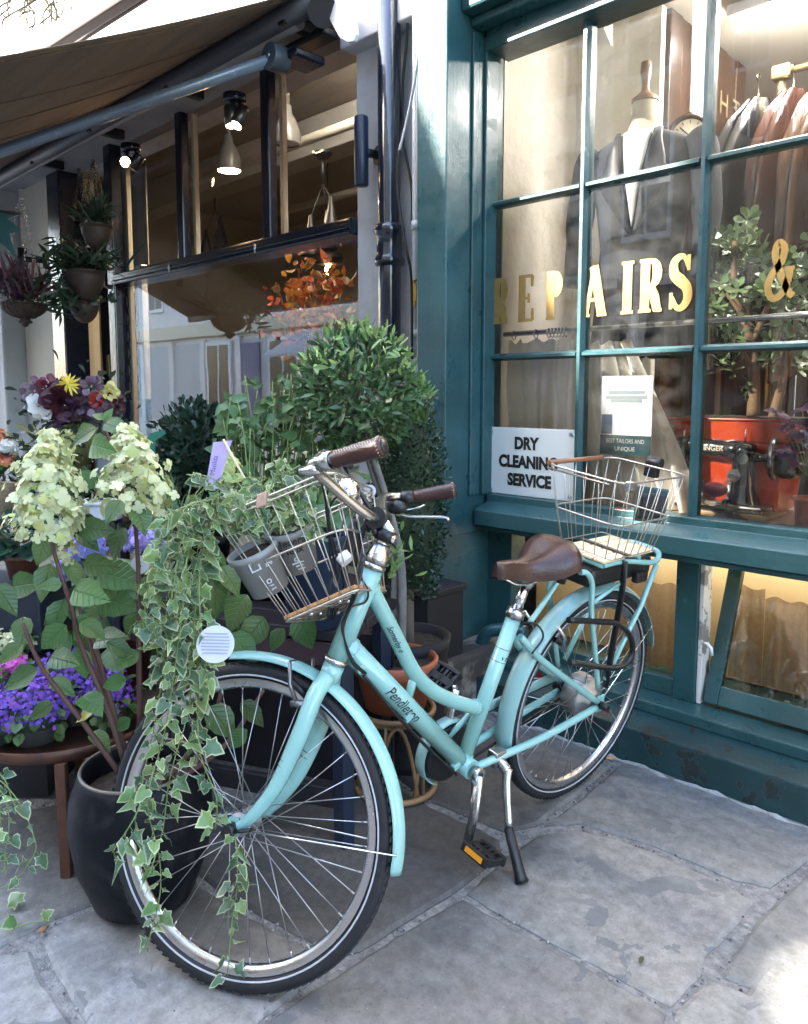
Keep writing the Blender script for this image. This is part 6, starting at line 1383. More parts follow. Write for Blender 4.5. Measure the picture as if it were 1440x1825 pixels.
# --- box column behind it
c0 = PD(728, 880, 2.62); BC = thing('box_cone', 'dense small leaved box column behind the bicycle handlebar', 'shrub', (c0[0], c0[1], 0.45))
T = []
for k in range(5200):
    t = rng.uniform(0, 1); z = 0.60+0.70*t; r_ = 0.125*(0.5+0.5*math.sin(math.pi*min(1, t*0.85+0.12)))*(1+0.14*math.sin(t*23+k)) * rng.uniform(0.75, 1.08); a = rng.uniform(0, 2*math.pi)
    e = np.array([math.cos(a), math.sin(a), 0]); p = np.array([c0[0], c0[1], z])+e*r_; T.append(leaf_mat4(p, nrm(e+np.array([0, 0, 0.5])+rng.normal(size=3)*0.6), nrm(e+rng.normal(size=3)*0.7), rng.uniform(0.011, 0.020)))
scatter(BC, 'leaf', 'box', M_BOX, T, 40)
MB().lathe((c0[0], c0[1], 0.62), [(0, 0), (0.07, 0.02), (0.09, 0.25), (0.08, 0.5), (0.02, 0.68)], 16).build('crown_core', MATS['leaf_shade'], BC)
MB().tube([(c0[0], c0[1], 0.3), (c0[0], c0[1], 0.75)], 0.02, 10).build('trunk', M_BARK, BC)
M_BENCH_ = mat('matt_black', (0.006, 0.007, 0.010), rough=0.7)
FPt = thing('fluted_planter', 'dark fluted planter under the box column', 'plant pot', (c0[0], c0[1], 0))
pr = [(0, 0), (0.12, 0)]
for k in range(14): pr += [(0.118+0.006*(k % 2)+0.0015*k, 0.03+k*0.03)]
pr += [(0.15, 0.46), (0.13, 0.46), (0.12, 0.4)]
MB().lathe((c0[0], c0[1], 0), pr, 30).build('pot_body', M_BENCH_, FPt); MB().disc((c0[0], c0[1], 0.43), 0.13, (0, 0, 1), 20).build('soil', M_SOIL, FPt)
# --- anemone
c0 = PD(480, 800, 2.5); AN = thing('anemone_plant', 'leggy green anemone plant with many upright stems left of the ball tree', 'plant', (c0[0], c0[1], 0.7))
T = []; sm = MB()
for k in range(56):
    x = float(rng.uniform(395, 560)); yt = float(665+rng.uniform(0, 110)+max(0, 450-x)*0.35); dd_ = 2.5+rng.normal()*0.1; b0 = PD(470+(x-470)*0.55, 890, dd_); e = PD(x, yt, dd_); m_ = (b0+e)/2+rng.normal(size=3)*0.02
    sm.tube(spline([b0, m_, e], 5), 0.0022, 5)
    for q in range(4):
        p = e+np.array([0, 0, -rng.uniform(0, 0.08)])+rng.normal(size=3)*0.012; T.append(leaf_mat4(p, nrm(rdir()*np.array([1, 1, 0.7])+np.array([0, 0, 0.1])), facing(p, 0.9), rng.uniform(0.022, 0.052)))
for k in range(260):
    p = PD(float(rng.uniform(385, 580)), float(rng.uniform(720, 900)), 2.5+rng.uniform(-0.12, 0.2)); T.append(leaf_mat4(p, nrm(rdir()*np.array([1, 1, 0.7])+np.array([0, 0, -0.2])), facing(p, 0.8), rng.uniform(0.03, 0.062)))
sm.build('stem', M_STEM, AN); scatter(AN, 'leaf', 'ovate', M_ANEM, T, 150)
pot(AN, (c0[0], c0[1], 0.55), 0.13, 0.10, 0.2, M_DPOT)
# --- dark shrub
c0 = PD(352, 820, 2.95); SHB = thing('dark_shrub', 'very dark green small leaved shrub below the florist window', 'shrub', (c0[0], c0[1], 0.7)); T = []
for k in range(2600):
    v = rdir(); p = c0+v*np.array([0.155, 0.155, 0.21])*rng.uniform(0.6, 1.06)*(1+0.12*math.sin(9*v[0]+11*v[2])); T.append(leaf_mat4(p, nrm(v+np.array([0, 0, 0.4])+rng.normal(size=3)*0.5), nrm(v+rng.normal(size=3)*0.6), rng.uniform(0.022, 0.042)))
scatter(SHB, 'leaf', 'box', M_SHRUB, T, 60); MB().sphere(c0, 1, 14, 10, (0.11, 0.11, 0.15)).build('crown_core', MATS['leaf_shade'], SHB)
MB().tube([(c0[0], c0[1], 0.75), c0], 0.012, 8).build('trunk', M_BARK, SHB); pot(SHB, (c0[0], c0[1], 0.55), 0.12, 0.1, 0.2, M_DPOT)
# --- bucket, bench, crate behind the basket
c0 = PD(562, 1110, 2.2); BU_ = thing('blue_bucket', 'dark navy blue flower bucket seen through the front basket', 'bucket', c0)
MB().lathe(c0, [(0, 0), (0.078, 0.0), (0.105, 0.25), (0.11, 0.255), (0.11, 0.265), (0.100, 0.265), (0.098, 0.24), (0.08, 0.02)], 32).build('bucket_body', M_NAVYP, BU_)
T = []
for k in range(34):
    p = c0+np.array([rng.normal()*0.06, rng.normal()*0.06, 0.27+abs(rng.normal())*0.06]); T.append(leaf_mat4(p, nrm(rdir()+np.array([0, 0, 0.5])), facing(p, 0.6), rng.uniform(0.05, 0.09)))
BL = thing('bucket_foliage', 'broad green leaves standing in the navy bucket', 'plant', c0+np.array([0, 0, 0.26])); scatter(BL, 'leaf', 'ovate', M_ANEM, T, 40)
zb = c0[2]
M_BENCH = mat('black_bench', (0.012, 0.013, 0.018), rough=0.4, col2=(0.03, 0.02, 0.025), nscale=8)
BN = thing('display_bench', 'black painted timber display bench behind the bicycle front wheel', 'bench', (c0[0], c0[1], 0))
a, b_ = PD(585, 1112, 2.12), PD(330, 1100, 2.28); dx = nrm((b_-a)*np.array([1, 1, 0])); dy = np.array([-dx[1], dx[0], 0]); dy = dy if dy @ FW > 0 else -dy
for k in range(3):
    MB().obox(np.array([a[0], a[1], zb-0.018])+dx*0.36+dy*(0.07+0.13*k), dx*0.42, dy*0.06, (0, 0, 0.016)).build('bench_board', M_BENCH, BN, bevel=0.003)
for s, q in ((-0.03, 0.03), (-0.03, 0.33), (0.75, 0.03), (0.75, 0.33)):
    MB().box(np.array([a[0], a[1], 0])+dx*s+dy*q-np.array([0.022, 0.022, 0]), np.array([a[0], a[1], zb-0.036])+dx*s+dy*q+np.array([0.022, 0.022, 0])).build('leg', mat('navy_leg', (0.012, 0.02, 0.04), rough=0.35), BN, bevel=0.003)
MB().obox(np.array([a[0], a[1], 0.14])+dx*0.36+dy*0.03, dx*0.36, dy*0.012, (0, 0, 0.03)).build('stretcher', M_BENCH, BN, bevel=0.003)
MB().obox(np.array([a[0], a[1], zb-0.075])+dx*0.36+dy*0.03, dx*0.36, dy*0.012, (0, 0, 0.035)).build('apron', mat('plum_board', (0.05, 0.025, 0.035), rough=0.5), BN, bevel=0.003)
MB().obox(np.array([a[0], a[1], (zb-0.12)/2])+dx*0.36+dy*0.36, dx*0.42, dy*0.008, (0, 0, (zb-0.12)/2)).build('back_panel', M_BENCH, BN)  # black sheet added to stand for the shade under the bench
PBX = thing('planter_box', 'matt black square planter box behind the terracotta pot', 'planter', PD(715, 1190, 2.66)); cq = PG(728, 1330); cq = np.array([cq[0]-0.25, cq[1]+0.30, 0])
MB().box(cq+np.array([-0.17, -0.11, 0]), cq+np.array([0.17, 0.11, 0.50])).build('box_body', mat('matt_black', (0.006, 0.007, 0.010), rough=0.7), PBX, bevel=0.006)
MB().box(cq+np.array([-0.18, -0.12, 0.501]), cq+np.array([0.18, 0.12, 0.53])).build('box_rim', mat('matt_black', (0.006, 0.007, 0.010), rough=0.7), PBX, bevel=0.006)
# second tier for the plants at the window
TR = thing('plant_staging', 'black timber staging carrying the shrubs under the florist window', 'staging', (-2.4, 2.1, 0))
for i, (y0, y1, z, x0, x1) in enumerate(((1.75, 2.12, 0.54, -3.6, -2.1), (2.14, 2.5, 0.70, -5.3, -2.5), (1.2, 1.72, 0.34, -3.5, -2.15))):
    MB().box((x0, y0, z-0.03), (x1, y1, z)).build('staging_board', M_BENCH, TR, bevel=0.003)
    for x in (x0+0.03, x1-0.03):
        for y in (y0+0.03, y1-0.03): MB().box((x-0.02, y-0.02, 0), (x+0.02, y+0.02, z-0.031)).build('leg', M_BENCH, TR, bevel=0.002)
# --- dark green pot plants at the left
c0 = PD(40, 1000, 2.5); PE = thing('peperomia', 'glossy dark round leaved plant on the blue black crate', 'plant', c0); T = []
for k in range(120):
    v = rdir(); v[2] = abs(v[2])*0.9-0.1; p = c0+np.array([0, 0, 0.06])+v*np.array([0.12, 0.12, 0.11])*rng.uniform(0.5, 1); T.append(leaf_mat4(p, nrm(v+np.array([0, 0, -0.2])), nrm(v*0.4+np.array([0, 0, 0.6])+nrm(CAM-p)*0.6), rng.uniform(0.04, 0.07), 1.1))
scatter(PE, 'leaf', 'round', M_DARKL, T, 90)
PEP = thing('clay_pot', 'small brown clay pot holding the dark round leaved plant', 'plant pot', c0-np.array([0, 0, 0.055])); pot(PEP, c0-np.array([0, 0, 0.055]), 0.055, 0.042, 0.075, mat('brown_clay', (0.13, 0.045, 0.03), rough=0.6))
CR = thing('storage_crate', 'blue black plastic crate under the dark round leaved plant', 'crate', c0-np.array([0, 0, 0.22])); cz = c0[2]-0.058
ex, ey = RT*0.17, np.array([-RT[1], RT[0], 0])*0.12
MB().obox(np.array([c0[0], c0[1], cz-0.11])+RT*(-0.06), ex, ey, (0, 0, 0.108)).build('crate_body', mat('crate_blue', (0.012, 0.018, 0.032), rough=0.4), CR, bevel=0.012)
MB().obox(np.array([c0[0], c0[1], cz-0.008])+RT*(-0.06), ex*1.05, ey*1.06, (0, 0, 0.0075)).build('crate_rim', mat('crate_rim', (0.03, 0.045, 0.075), rough=0.35), CR, bevel=0.004)
MB().obox(np.array([c0[0], c0[1], (cz-0.22)/2])+RT*(-0.06), ex*0.95, ey*0.95, (0, 0, (cz-0.22)/2)).build('crate_stand', M_BENCH, CR)
# --- white trough and green netting
c0 = PD(182, 900, 2.85); WT = thing('white_trough', 'white plastic trough between the two cone flower heads', 'trough', c0)
MB().obox(c0-np.array([0, 0, 0.02]), RT*0.075, np.array([-RT[1], RT[0], 0])*0.06, (0, 0, 0.03)).build('trough_body', M_WHITEP, WT, bevel=0.006)
MB().obox(c0+np.array([0, 0, 0.012]), RT*0.082, np.array([-RT[1], RT[0], 0])*0.067, (0, 0, 0.006)).build('trough_rim', M_WHITEP, WT, bevel=0.003)
T = []
for k in range(200):
    p = PD(float(rng.uniform(90, 330)), float(rng.uniform(850, 960)), 2.95+rng.uniform(-0.15, 0.25)); T.append(leaf_mat4(p, nrm(rdir()+np.array([0, 0, 0.3])), facing(p, 0.7), rng.uniform(0.03, 0.075)))
UG = thing('bedding_plants', 'dark bedding plants filling the gap behind the cone flower heads', 'plant', PD(200, 930, 2.95)); scatter(UG, 'leaf', 'ovate', M_FERN, T, 80)
NT = thing('plastic_sleeve', 'bright green plastic flower sleeve right of the cone flower head', 'flower sleeve', PD(290, 890, 2.5))
MB().grid(lambda u, v: PD(266+46*u+8*math.sin(v*5), 935-85*v, 2.5-0.04*math.sin(u*math.pi)+0.012*math.sin(u*17+v*9)), 12, 10, False).build('sleeve_sheet', mat('green_film', (0.01, 0.22, 0.07), rough=0.25, alpha=0.85), NT)
GD = thing('green_label_stake', 'tall dark green plastic stake label by the cream sill', 'plant label', PD(272, 800, 2.7))
MB().prism([PD(x, y, 2.7) for x, y in ((275, 835), (268, 835), (268, 790), (258, 786), (268, 772), (292, 766), (296, 772), (276, 786))], FW*0.004).build('stake', mat('stake_green', (0.015, 0.13, 0.08), rough=0.4), GD)
# --- bouquet in a bucket
dQ = 3.3; c0 = PD(130, 735, dQ); BQ = thing('bouquet', 'mixed bouquet of white rose, yellow daisy and burgundy flowers with eucalyptus', 'bouquet', PD(135, 800, dQ))
def ball(px, py, r_, m, name='rose', d=dQ-0.15, n=26, size=0.03):
    c = PD(px, py, d); T = []
    for k in range(n):
        v = nrm(rdir()+nrm(CAM-c)*0.5); T.append(leaf_mat4(c+v*r_*rng.uniform(0.3, 0.8), nrm(v+rdir()*0.5), nrm(v+nrm(CAM-c)), size*rng.uniform(0.8, 1.2), 1.2))
    o = leaf_stuff('round', m, T, name, BQ); return o
ball(86, 724, 0.04, leafmat('white_rose', (0.62, 0.62, 0.6), rnd=0.1), size=0.055); ball(84, 690, 0.035, leafmat('crimson', (0.12, 0.015, 0.04), rnd=0.3)); ball(112, 716, 0.06, leafmat('burgundy', (0.055, 0.012, 0.02), rnd=0.3), size=0.07)
ball(180, 714, 0.03, leafmat('scarlet', (0.32, 0.02, 0.015), rnd=0.2)); ball(195, 702, 0.03, leafmat('pale_yellow', (0.6, 0.55, 0.2), rnd=0.2)); ball(162, 690, 0.045, leafmat('mauve', (0.16, 0.10, 0.14), rnd=0.3)); ball(105, 745, 0.05, leafmat('plum', (0.05, 0.02, 0.05), rnd=0.4)); ball(205, 722, 0.04, MATS['burgundy'])
ball(60, 695, 0.04, MATS['mauve']); ball(140, 720, 0.05, MATS['plum']); ball(185, 735, 0.06, MATS['mauve'])
T = [leaf_mat4(PD(121, 684, dQ-0.2)+rdir()*0.006, nrm(math.cos(a)*RT+math.sin(a)*UPV), nrm(CAM-c0), 0.05, 0.8) for a in np.linspace(0, 6.28, 16)]
leaf_stuff('lance', leafmat('daisy_yellow', (0.72, 0.55, 0.06), rnd=0.15), T, 'daisy', BQ)
T = []
for k in range(230):
    p = PD(float(rng.normal(130, 36)), float(rng.normal(735, 24)), dQ+rng.uniform(-0.1, 0.2)); T.append(leaf_mat4(p, nrm(p-c0+rng.normal(size=3)*0.1), facing(p, 0.7), rng.uniform(0.025, 0.05), 1.0))
scatter(BQ, 'leaf', 'round', M_EUC, T, 60); T = []
for k in range(160):
    p = PD(float(rng.normal(135, 45)), float(rng.normal(735, 32)), dQ+rng.uniform(-0.05, 0.25)); T.append(leaf_mat4(p, nrm(p-c0+rng.normal(size=3)*0.1), facing(p, 0.7), rng.uniform(0.03, 0.06), 1.0))
scatter(BQ, 'leaf', 'box', M_FERN, T, 40)
sm = MB()
for k in range(60):
    x = rng.normal()*0.09; sm.tube([c0+np.array([0, 0, -0.05])+RT*x*1.2, PD(140, 840, dQ)+RT*rng.normal()*0.02, PD(135, 880, dQ)+RT*(-x*0.5)], 0.0035, 5)
sm.build('stem', mat('straw_stem', (0.26, 0.28, 0.07), rough=0.6), BQ)
BV = thing('glass_bucket', 'clear glass vase around the bouquet stems', 'vase', PD(135, 890, dQ)); MB().lathe(PD(136, 890, dQ), [(0, 0), (0.085, 0), (0.10, 0.26), (0.104, 0.262)], 28).build('vase_body', M_GLASS, BV)
WB = thing('white_bucket', 'white flower bucket behind the left cone flower head', 'bucket', PD(95, 860, 3.5)); MB().lathe(PD(85, 880, 3.5), [(0, 0), (0.09, 0), (0.12, 0.28), (0.125, 0.285)], 28).build('bucket_body', M_WHITEP, WB)
WB = thing('white_bucket', 'white flower bucket right of the bouquet stems', 'bucket', PD(185, 860, 3.5)); MB().lathe(PD(180, 875, 3.5), [(0, 0), (0.07, 0), (0.09, 0.24), (0.095, 0.245)], 28).build('bucket_body', M_WHITEP, WB)
mound('white_asters', 'white and coral flowers cut by the left edge above the basket', 'flower', -4, 812, 2.9, 0.06, 0.09, 120, 'floret', 0.02, leafmat('coral_petal', (0.55, 0.2, 0.12), rnd=0.5), 20, potm=None, gn=20)
mound('white_daisies', 'small white flowers next to the coral ones at the left edge', 'flower', 12, 800, 2.85, 0.035, 0.03, 50, 'floret', 0.02, leafmat('white_petal', (0.7, 0.7, 0.66), rnd=0.1), 20, potm=None, gn=0)
WK = thing('wicker_basket', 'beige wicker basket at the left edge under the coral flowers', 'basket', PD(-10, 920, 2.9)); MB().lathe(PD(-12, 930, 2.9), [(0, 0), (0.07, 0), (0.085, 0.14), (0.09, 0.145), (0.08, 0.14)], 24).build('basket_body', mat('wicker', (0.42, 0.33, 0.22), rough=0.7, col2=(0.25, 0.18, 0.1), nscale=50, bump=0.8, bscale=70), WK)
T = []
for k in range(260):
    p = PD(float(rng.uniform(-20, 130)), float(rng.uniform(775, 880)), 3.15+rng.uniform(-0.1, 0.2)); T.append(leaf_mat4(p, nrm(rdir()+np.array([0, 0, 0.5])), facing(p, 0.7), rng.uniform(0.03, 0.07)))
FE = thing('fern_bank', 'dark ferny greenery around the white bucket at the left', 'plant', PD(50, 850, 3.15)); scatter(FE, 'leaf', 'lance', M_FERN, T, 60)
T = []
for k in range(120):
    p = PD(float(rng.uniform(85, 130)), float(rng.uniform(770, 850)), 2.9+rng.uniform(-0.05, 0.1)); T.append(leaf_mat4(p, nrm(rdir()+np.array([0, 0, 0.5])), facing(p, 0.7), rng.uniform(0.025, 0.045)))
LE = thing('lime_foliage', 'sunlit lime yellow foliage behind the left cone flower head', 'plant', PD(105, 850, 2.9)); scatter(LE, 'leaf', 'box', leafmat('lime_leaf', (0.45, 0.5, 0.22), rnd=0.3, trans=0.4), T, 30)
SP = thing('spider_plant', 'thin arching spider plant leaves right of the green sleeve', 'plant', PD(320, 930, 2.4)); T = []
for k in range(40):
    p = PD(318+float(rng.normal()*8), 930+float(rng.normal()*10), 2.4); T.append(leaf_mat4(p, nrm(rdir()+np.array([0, 0, 0.9])), rdir(), rng.uniform(0.10, 0.2), 0.7))
scatter(SP, 'leaf', 'grass', leafmat('spider_leaf', (0.16, 0.24, 0.12), rnd=0.3), T, 40)
# --- small ivy at the lower left, sprig on the ground
LI = thing('ivy_plant', 'variegated ivy hanging under the brown table at the left edge', 'ivy', PD(0, 1400, 1.72))
vine(LI, [[(-30, 1370, 1.74), (10, 1400, 1.72), (40, 1440, 1.7), (60, 1490, 1.7), (62, 1520, 1.7), (30, 1565, 1.7), (-10, 1590, 1.7)], [(-30, 1380, 1.7), (8, 1420, 1.7), (16, 1470, 1.7), (8, 1530, 1.7), (12, 1560, 1.7)],
          [(-30, 1360, 1.75), (5, 1385, 1.73), (20, 1420, 1.72), (28, 1440, 1.7)], [(-30, 1400, 1.7), (0, 1450, 1.7), (-4, 1540, 1.7)]], 0.034, 0.026, M_IVY, 60, pale=0.3)
SG = thing('ivy_sprig', 'fallen ivy sprig with three pale leaves lying on the paving at lower left', 'ivy sprig', PG(40, 1645))
P = [PG(22, 1655, 0.012), PG(60, 1644, 0.014), PG(98, 1640, 0.01)]; MB().tube(spline(P, 5), 0.0018, 5).build('stem', M_STEM, SG)
T = [leaf_mat4(PG(x, y, 0.02), PG(x+dx, y+dy, 0.03)-PG(x, y, 0.02), nrm(CAM-PG(x, y)), s, 1) for x, y, dx, dy, s in ((30, 1638, -14, 8, 0.05), (34, 1612, -10, -14, 0.05), (74, 1636, 12, -8, 0.032))]
scatter(SG, 'leaf', 'ivy', M_IVYP, T, 5)
# --- hanging baskets on the florist front
M_BOWL = mat('rust_bowl', (0.03, 0.017, 0.012), rough=0.6, col2=(0.055, 0.034, 0.023), nscale=14, namt=0.7, bump=0.3)
def bowl(px, py, wpx, hpx, d, lab, plants, finial=False, ctop=None):
    c = PD(px, py, d); r_ = wpx/2*d/CF; h = hpx*d/CF; t = thing('hanging_basket', lab, 'hanging basket', c)
    pr = [(r_*1.04, 0.0), (r_*1.04, -0.008)]+[(r_*math.cos(a), -h*math.sin(a)) for a in np.linspace(0.05, 1.35, 9)]
    if finial: pr += [(0.035, -h*1.0), (0.03, -h*1.12), (0.045, -h*1.2), (0.045, -h*1.3), (0.02, -h*1.4), (0.022, -h*1.5), (0.0, -h*1.6)]
    else: pr += [(0.0, -h)]
    MB().lathe(c, pr, 30).build('bowl', M_BOWL, t); MB().disc(c-np.array([0, 0, 0.02]), r_, (0, 0, 1), 20).build('soil', M_SOIL, t)
    if finial:
        for k in range(16):
            a = 2*math.pi*k/16; MB().tube([c+np.array([math.cos(a)*r_*math.cos(q)*1.01, math.sin(a)*r_*math.cos(q)*1.01, -h*math.sin(q)]) for q in np.linspace(0.05, 1.3, 7)], 0.004, 5).build('bowl_rib', M_BOWL, t)
    if ctop is not None:
        tp = PD(*ctop, d)
        for k in range(3):
            a = 2.1*k+0.5; P0 = c+np.array([math.cos(a), math.sin(a), 0])*r_; b_ = MB(); n_ = 26
            for i in range(n_):
                q = P0+(tp-P0)*(i+0.5)/n_; b_.ring(q, rdir() if False else (np.array([1, 0, 0]) if i % 2 else np.array([0, 1, 0])), 0.009, 0.0025, 8, 4)
            b_.build('chain', M_STEEL if finial else M_BLACK, t)
    for kind, m, n_, sx_, sz, size, wid, upw in plants:
        T = []
        for k in range(n_):
            p = c+np.array([rng.normal()*r_*sx_, rng.normal()*r_*sx_, rng.uniform(0, 0.03)]); T.append(leaf_mat4(p+np.array([0, 0, rng.uniform(0, sz)]), nrm(np.array([rng.normal()*0.7, rng.normal()*0.7, upw])), rdir(), size*rng.uniform(0.6, 1.3), wid))
        scatter(t, 'leaf', kind, m, T, min(20, n_))
    return t
M_HEATH = leafmat('heather', (0.10, 0.05, 0.075), rough=0.7, rnd=0.4)
bowl(43, 541, 76, 26, 4.9, 'fluted bronze hanging bowl with purple heather at the left edge', [('grass', M_HEATH, 160, 0.5, 0.04, 0.22, 1.6, 1.4), ('box', M_FERN, 260, 0.55, 0.12, 0.03, 1.0, 0.5)], True, (36, 335))
d_ = 4.6
bowl(172, 402, 54, 42, d_, 'topmost of the three brown bowls hanging by the florist door', [('grass', M_FERN, 150, 0.4, 0.05, 0.12, 1.6, 1.0), ('lance', M_FERN, 60, 0.5, 0.10, 0.05, 1.0, 0.3)], False, (166, 285))
bowl(153, 484, 64, 50, d_+0.1, 'middle of the three brown bowls hanging by the florist door', [('grass', M_FERN, 190, 0.75, 0.05, 0.14, 1.6, 0.4), ('ovate', M_FERN, 120, 0.6, 0.12, 0.045, 1.0, 0.2)], False, (141, 300))
bowl(150, 538, 50, 38, d_+0.2, 'lowest of the three brown bowls hanging by the florist door', [('ivy', M_FERN, 60, 0.9, 0.08, 0.06, 1.0, -0.4)], False)
T = []
TRL = thing('trailing_plant', 'dark trailing greenery hanging around the stacked brown bowls', 'plant', PD(130, 480, 4.65))
for k in range(150):
    p = PD(float(rng.normal(112, 16)), float(rng.uniform(420, 560)), 4.65+rng.normal()*0.05); T.append(leaf_mat4(p, nrm(rdir()+np.array([-0.3, 0, -0.3])), rdir(), rng.uniform(0.05, 0.14), 0.8))
scatter(TRL, 'leaf', 'lance', M_FERN, T, 40)
FLG = thing('teal_pennant', 'teal jagged cloth pennant at the upper left edge', 'pennant', PD(10, 420, 4.4))
MB().prism([PD(x, y, 4.4) for x, y in ((-20, 374), (0, 377), (34, 381), (12, 389), (34, 406), (36, 410), (16, 416), (30, 460), (33, 466), (10, 440), (-20, 420))], FW*0.004).build('cloth', mat('pennant_teal', (0.03, 0.11, 0.12), rough=0.7), FLG)
MB().tube([PD(-25, 373, 4.39), PD(36, 381, 4.39)], 0.008, 6).build('rod', M_BLACK, FLG)
W2 = thing('wall_lamp', 'small black cylinder wall lamp near the heather bowl', 'wall lamp', PD(42, 462, 5.6)); c = PD(40, 462, 5.3)
MB().tube([c+np.array([0, 0, -0.075]), c+np.array([0, 0, 0.075])], 0.03, 16).build('lamp_body', M_BLACK, W2); MB().tube([c, c+np.array([0.06, 0.14, 0])], 0.02, 10).build('bracket', M_BLACK, W2); MB().tube([c+np.array([0.05, 0.12, 0]), c+np.array([0.06, 0.14, 0])], 0.05, 20).build('wall_plate', M_BLACK, W2)
# ------------------------------------------------------------------ what stands in the tailor's window
GY = YG-0.006
def gx(px, py): return PY_(px, py, GY)
zb_, hL = float(gx(890, 577)[2]), 0.19
REP = thing('gold_lettering', 'gold letters reading REPAIRS and ampersand painted on the window glass', 'lettering', gx(1050, 560))
def serif(x, y, w_): return ([(x-w_/2, y), (x+w_/2, y)], 0.34)
def letter(ch, px0, px1, zoff=0.0):
    x0, x1 = gx(px0, 540)[0], gx(px1, 540)[0]; W_ = x1-x0; S_ = hL; th = 0.036; a = W_; k = th/1.0
    L_ = []
    def arc(cx, cy, rx, ry, a0, a1, w0=1.0, w1=1.0, n=14):
        return ([(cx+rx*math.cos(R(t)), cy+ry*math.sin(R(t))) for t in np.linspace(a0, a1, n)], list(np.linspace(w0, w1, n)))
    sx0 = 0.24*a
    if ch in 'RP':
        L_ += [([(sx0, 0), (sx0, S_)], 1), serif(sx0, S_*0.025, a*0.55), serif(sx0-0.0, S_*0.975, a*0.5)]
        L_ += [([(sx0, S_*0.955), (a*0.5, S_*0.955)], 0.45), arc(a*0.5, S_*0.73, a*0.28, S_*0.225, 90, -90, 0.5, 0.5)[0:2] and (arc(a*0.5, S_*0.73, a*0.26, S_*0.225, 90, -90)[0], [0.45+0.55*math.sin(math.pi*i/13) for i in range(14)]), ([(sx0, S_*0.505), (a*0.5, S_*0.505)], 0.4)]
        if ch == 'R': L_ += [([(a*0.50, S_*0.5), (a*0.66, S_*0.28), (a*0.78, S_*0.04), (a*0.92, S_*0.02)], [0.7, 1, 0.9, 0.4]), serif(a*0.84, S_*0.025, a*0.3)]
    if ch == 'E':
        L_ += [([(sx0, 0), (sx0, S_)], 1), ([(0, S_*0.97), (a*0.92, S_*0.97)], 0.36), ([(0, S_*0.03), (a*0.95, S_*0.03)], 0.36), ([(sx0, S_*0.5), (a*0.68, S_*0.5)], 0.34), ([(a*0.68, S_*0.40), (a*0.68, S_*0.60)], 0.35), ([(a*0.9, S_*0.97), (a*0.9, S_*0.74)], [0.5, 0.3]), ([(a*0.93, S_*0.03), (a*0.93, S_*0.28)], [0.5, 0.3])]
    if ch == 'A':
        L_ += [([(a*0.12, 0.02*S_), (a*0.46, S_)], 0.5), ([(a*0.44, S_), (a*0.82, 0.02*S_)], 1.05), ([(a*0.25, S_*0.33), (a*0.7, S_*0.33)], 0.34), serif(a*0.13, S_*0.025, a*0.32), serif(a*0.82, S_*0.025, a*0.42)]
    if ch == 'I':
        L_ += [([(a*0.5, 0), (a*0.5, S_)], 1), serif(a*0.5, S_*0.025, a*0.95), serif(a*0.5, S_*0.975, a*0.95)]
    if ch == 'S':
        L_ += [(spline([(a*0.80, S_*0.78), (a*0.66, S_*0.94), (a*0.44, S_*0.965), (a*0.22, S_*0.86), (a*0.24, S_*0.66), (a*0.5, S_*0.53), (a*0.76, S_*0.40), (a*0.82, S_*0.2), (a*0.62, S_*0.045), (a*0.36, S_*0.05), (a*0.16, S_*0.24)], 5), [0.4]*6+list(np.linspace(0.5, 1.15, 19))+list(np.linspace(1.15, 0.4, 26)))]
        L_ += [([(a*0.83, S_*0.70), (a*0.83, S_*0.99)], 0.36), ([(a*0.13, S_*0.02), (a*0.13, S_*0.32)], 0.36)]
    if ch == '&':
        L_ += [(spline([(a*0.98, S_*0.06), (a*0.78, S_*0.16), (a*0.5, S_*0.48), (a*0.30, S_*0.78), (a*0.42, S_*0.97), (a*0.62, S_*0.86), (a*0.52, S_*0.64), (a*0.2, S_*0.42), (a*0.1, S_*0.2), (a*0.3, S_*0.04), (a*0.6, S_*0.12), (a*0.78, S_*0.34), (a*0.84, S_*0.52)], 5), 0.62), serif(a*0.82, S_*0.53, a*0.34)]
    return strokes(L_, th, M_GOLD, REP, (x0, GY, zb_+zoff), (1, 0, 0), (0, 0, 1), name='letter', depth=0.0008)
for ch, a, b_ in (('R', 879, 905), ('E', 924, 951), ('P', 974, 1002), ('A', 1040, 1080), ('I', 1106, 1129), ('R', 1139, 1180), ('S', 1190, 1233)): letter(ch, a, b_)
letter('&', 1362, 1414, 0.004)
# dry cleaning board
DC = thing('shop_sign', 'white DRY CLEANING SERVICE board in the lowest left window pane', 'sign', gx(945, 820)); dy_ = YG-0.012
a, b_ = PY_(871, 757, dy_), PY_(1022, 893, dy_); zt0, zb0 = PY_(945, 765, dy_)[2], PY_(945, 884, dy_)[2]
MB().box((a[0], dy_, zb0-0.004), (b_[0], dy_+0.008, zt0+0.004)).build('board', mat('sign_white', (0.62, 0.66, 0.66), rough=0.4, col2=(0.58, 0.62, 0.62), nscale=4), DC, bevel=0.002)
W_ = b_[0]-a[0]; H_ = zt0-zb0
for s, z, xo in (('DRY', 0.70, 0.46), ('CLEANING', 0.42, 0.48), ('SERVICE', 0.145, 0.50)):
    text(s, H_*0.245, M_INK, DC, (a[0]+W_*xo, dy_, zb0+H_*z), (1, 0, 0), (0, 0, 1), depth=0.0015, bold=0.0036, align='CENTER', sx=0.88, name='lettering')
for x in (a[0]+0.018, b_[0]-0.018):
    for z in (zt0-0.014, zb0+0.014): MB().tube([(x, dy_, z), (x, dy_-0.004, z)], 0.008, 12).build('screw', mat('screw_blue', (0.3, 0.4, 0.5), rough=0.35, metal=0.6), DC)
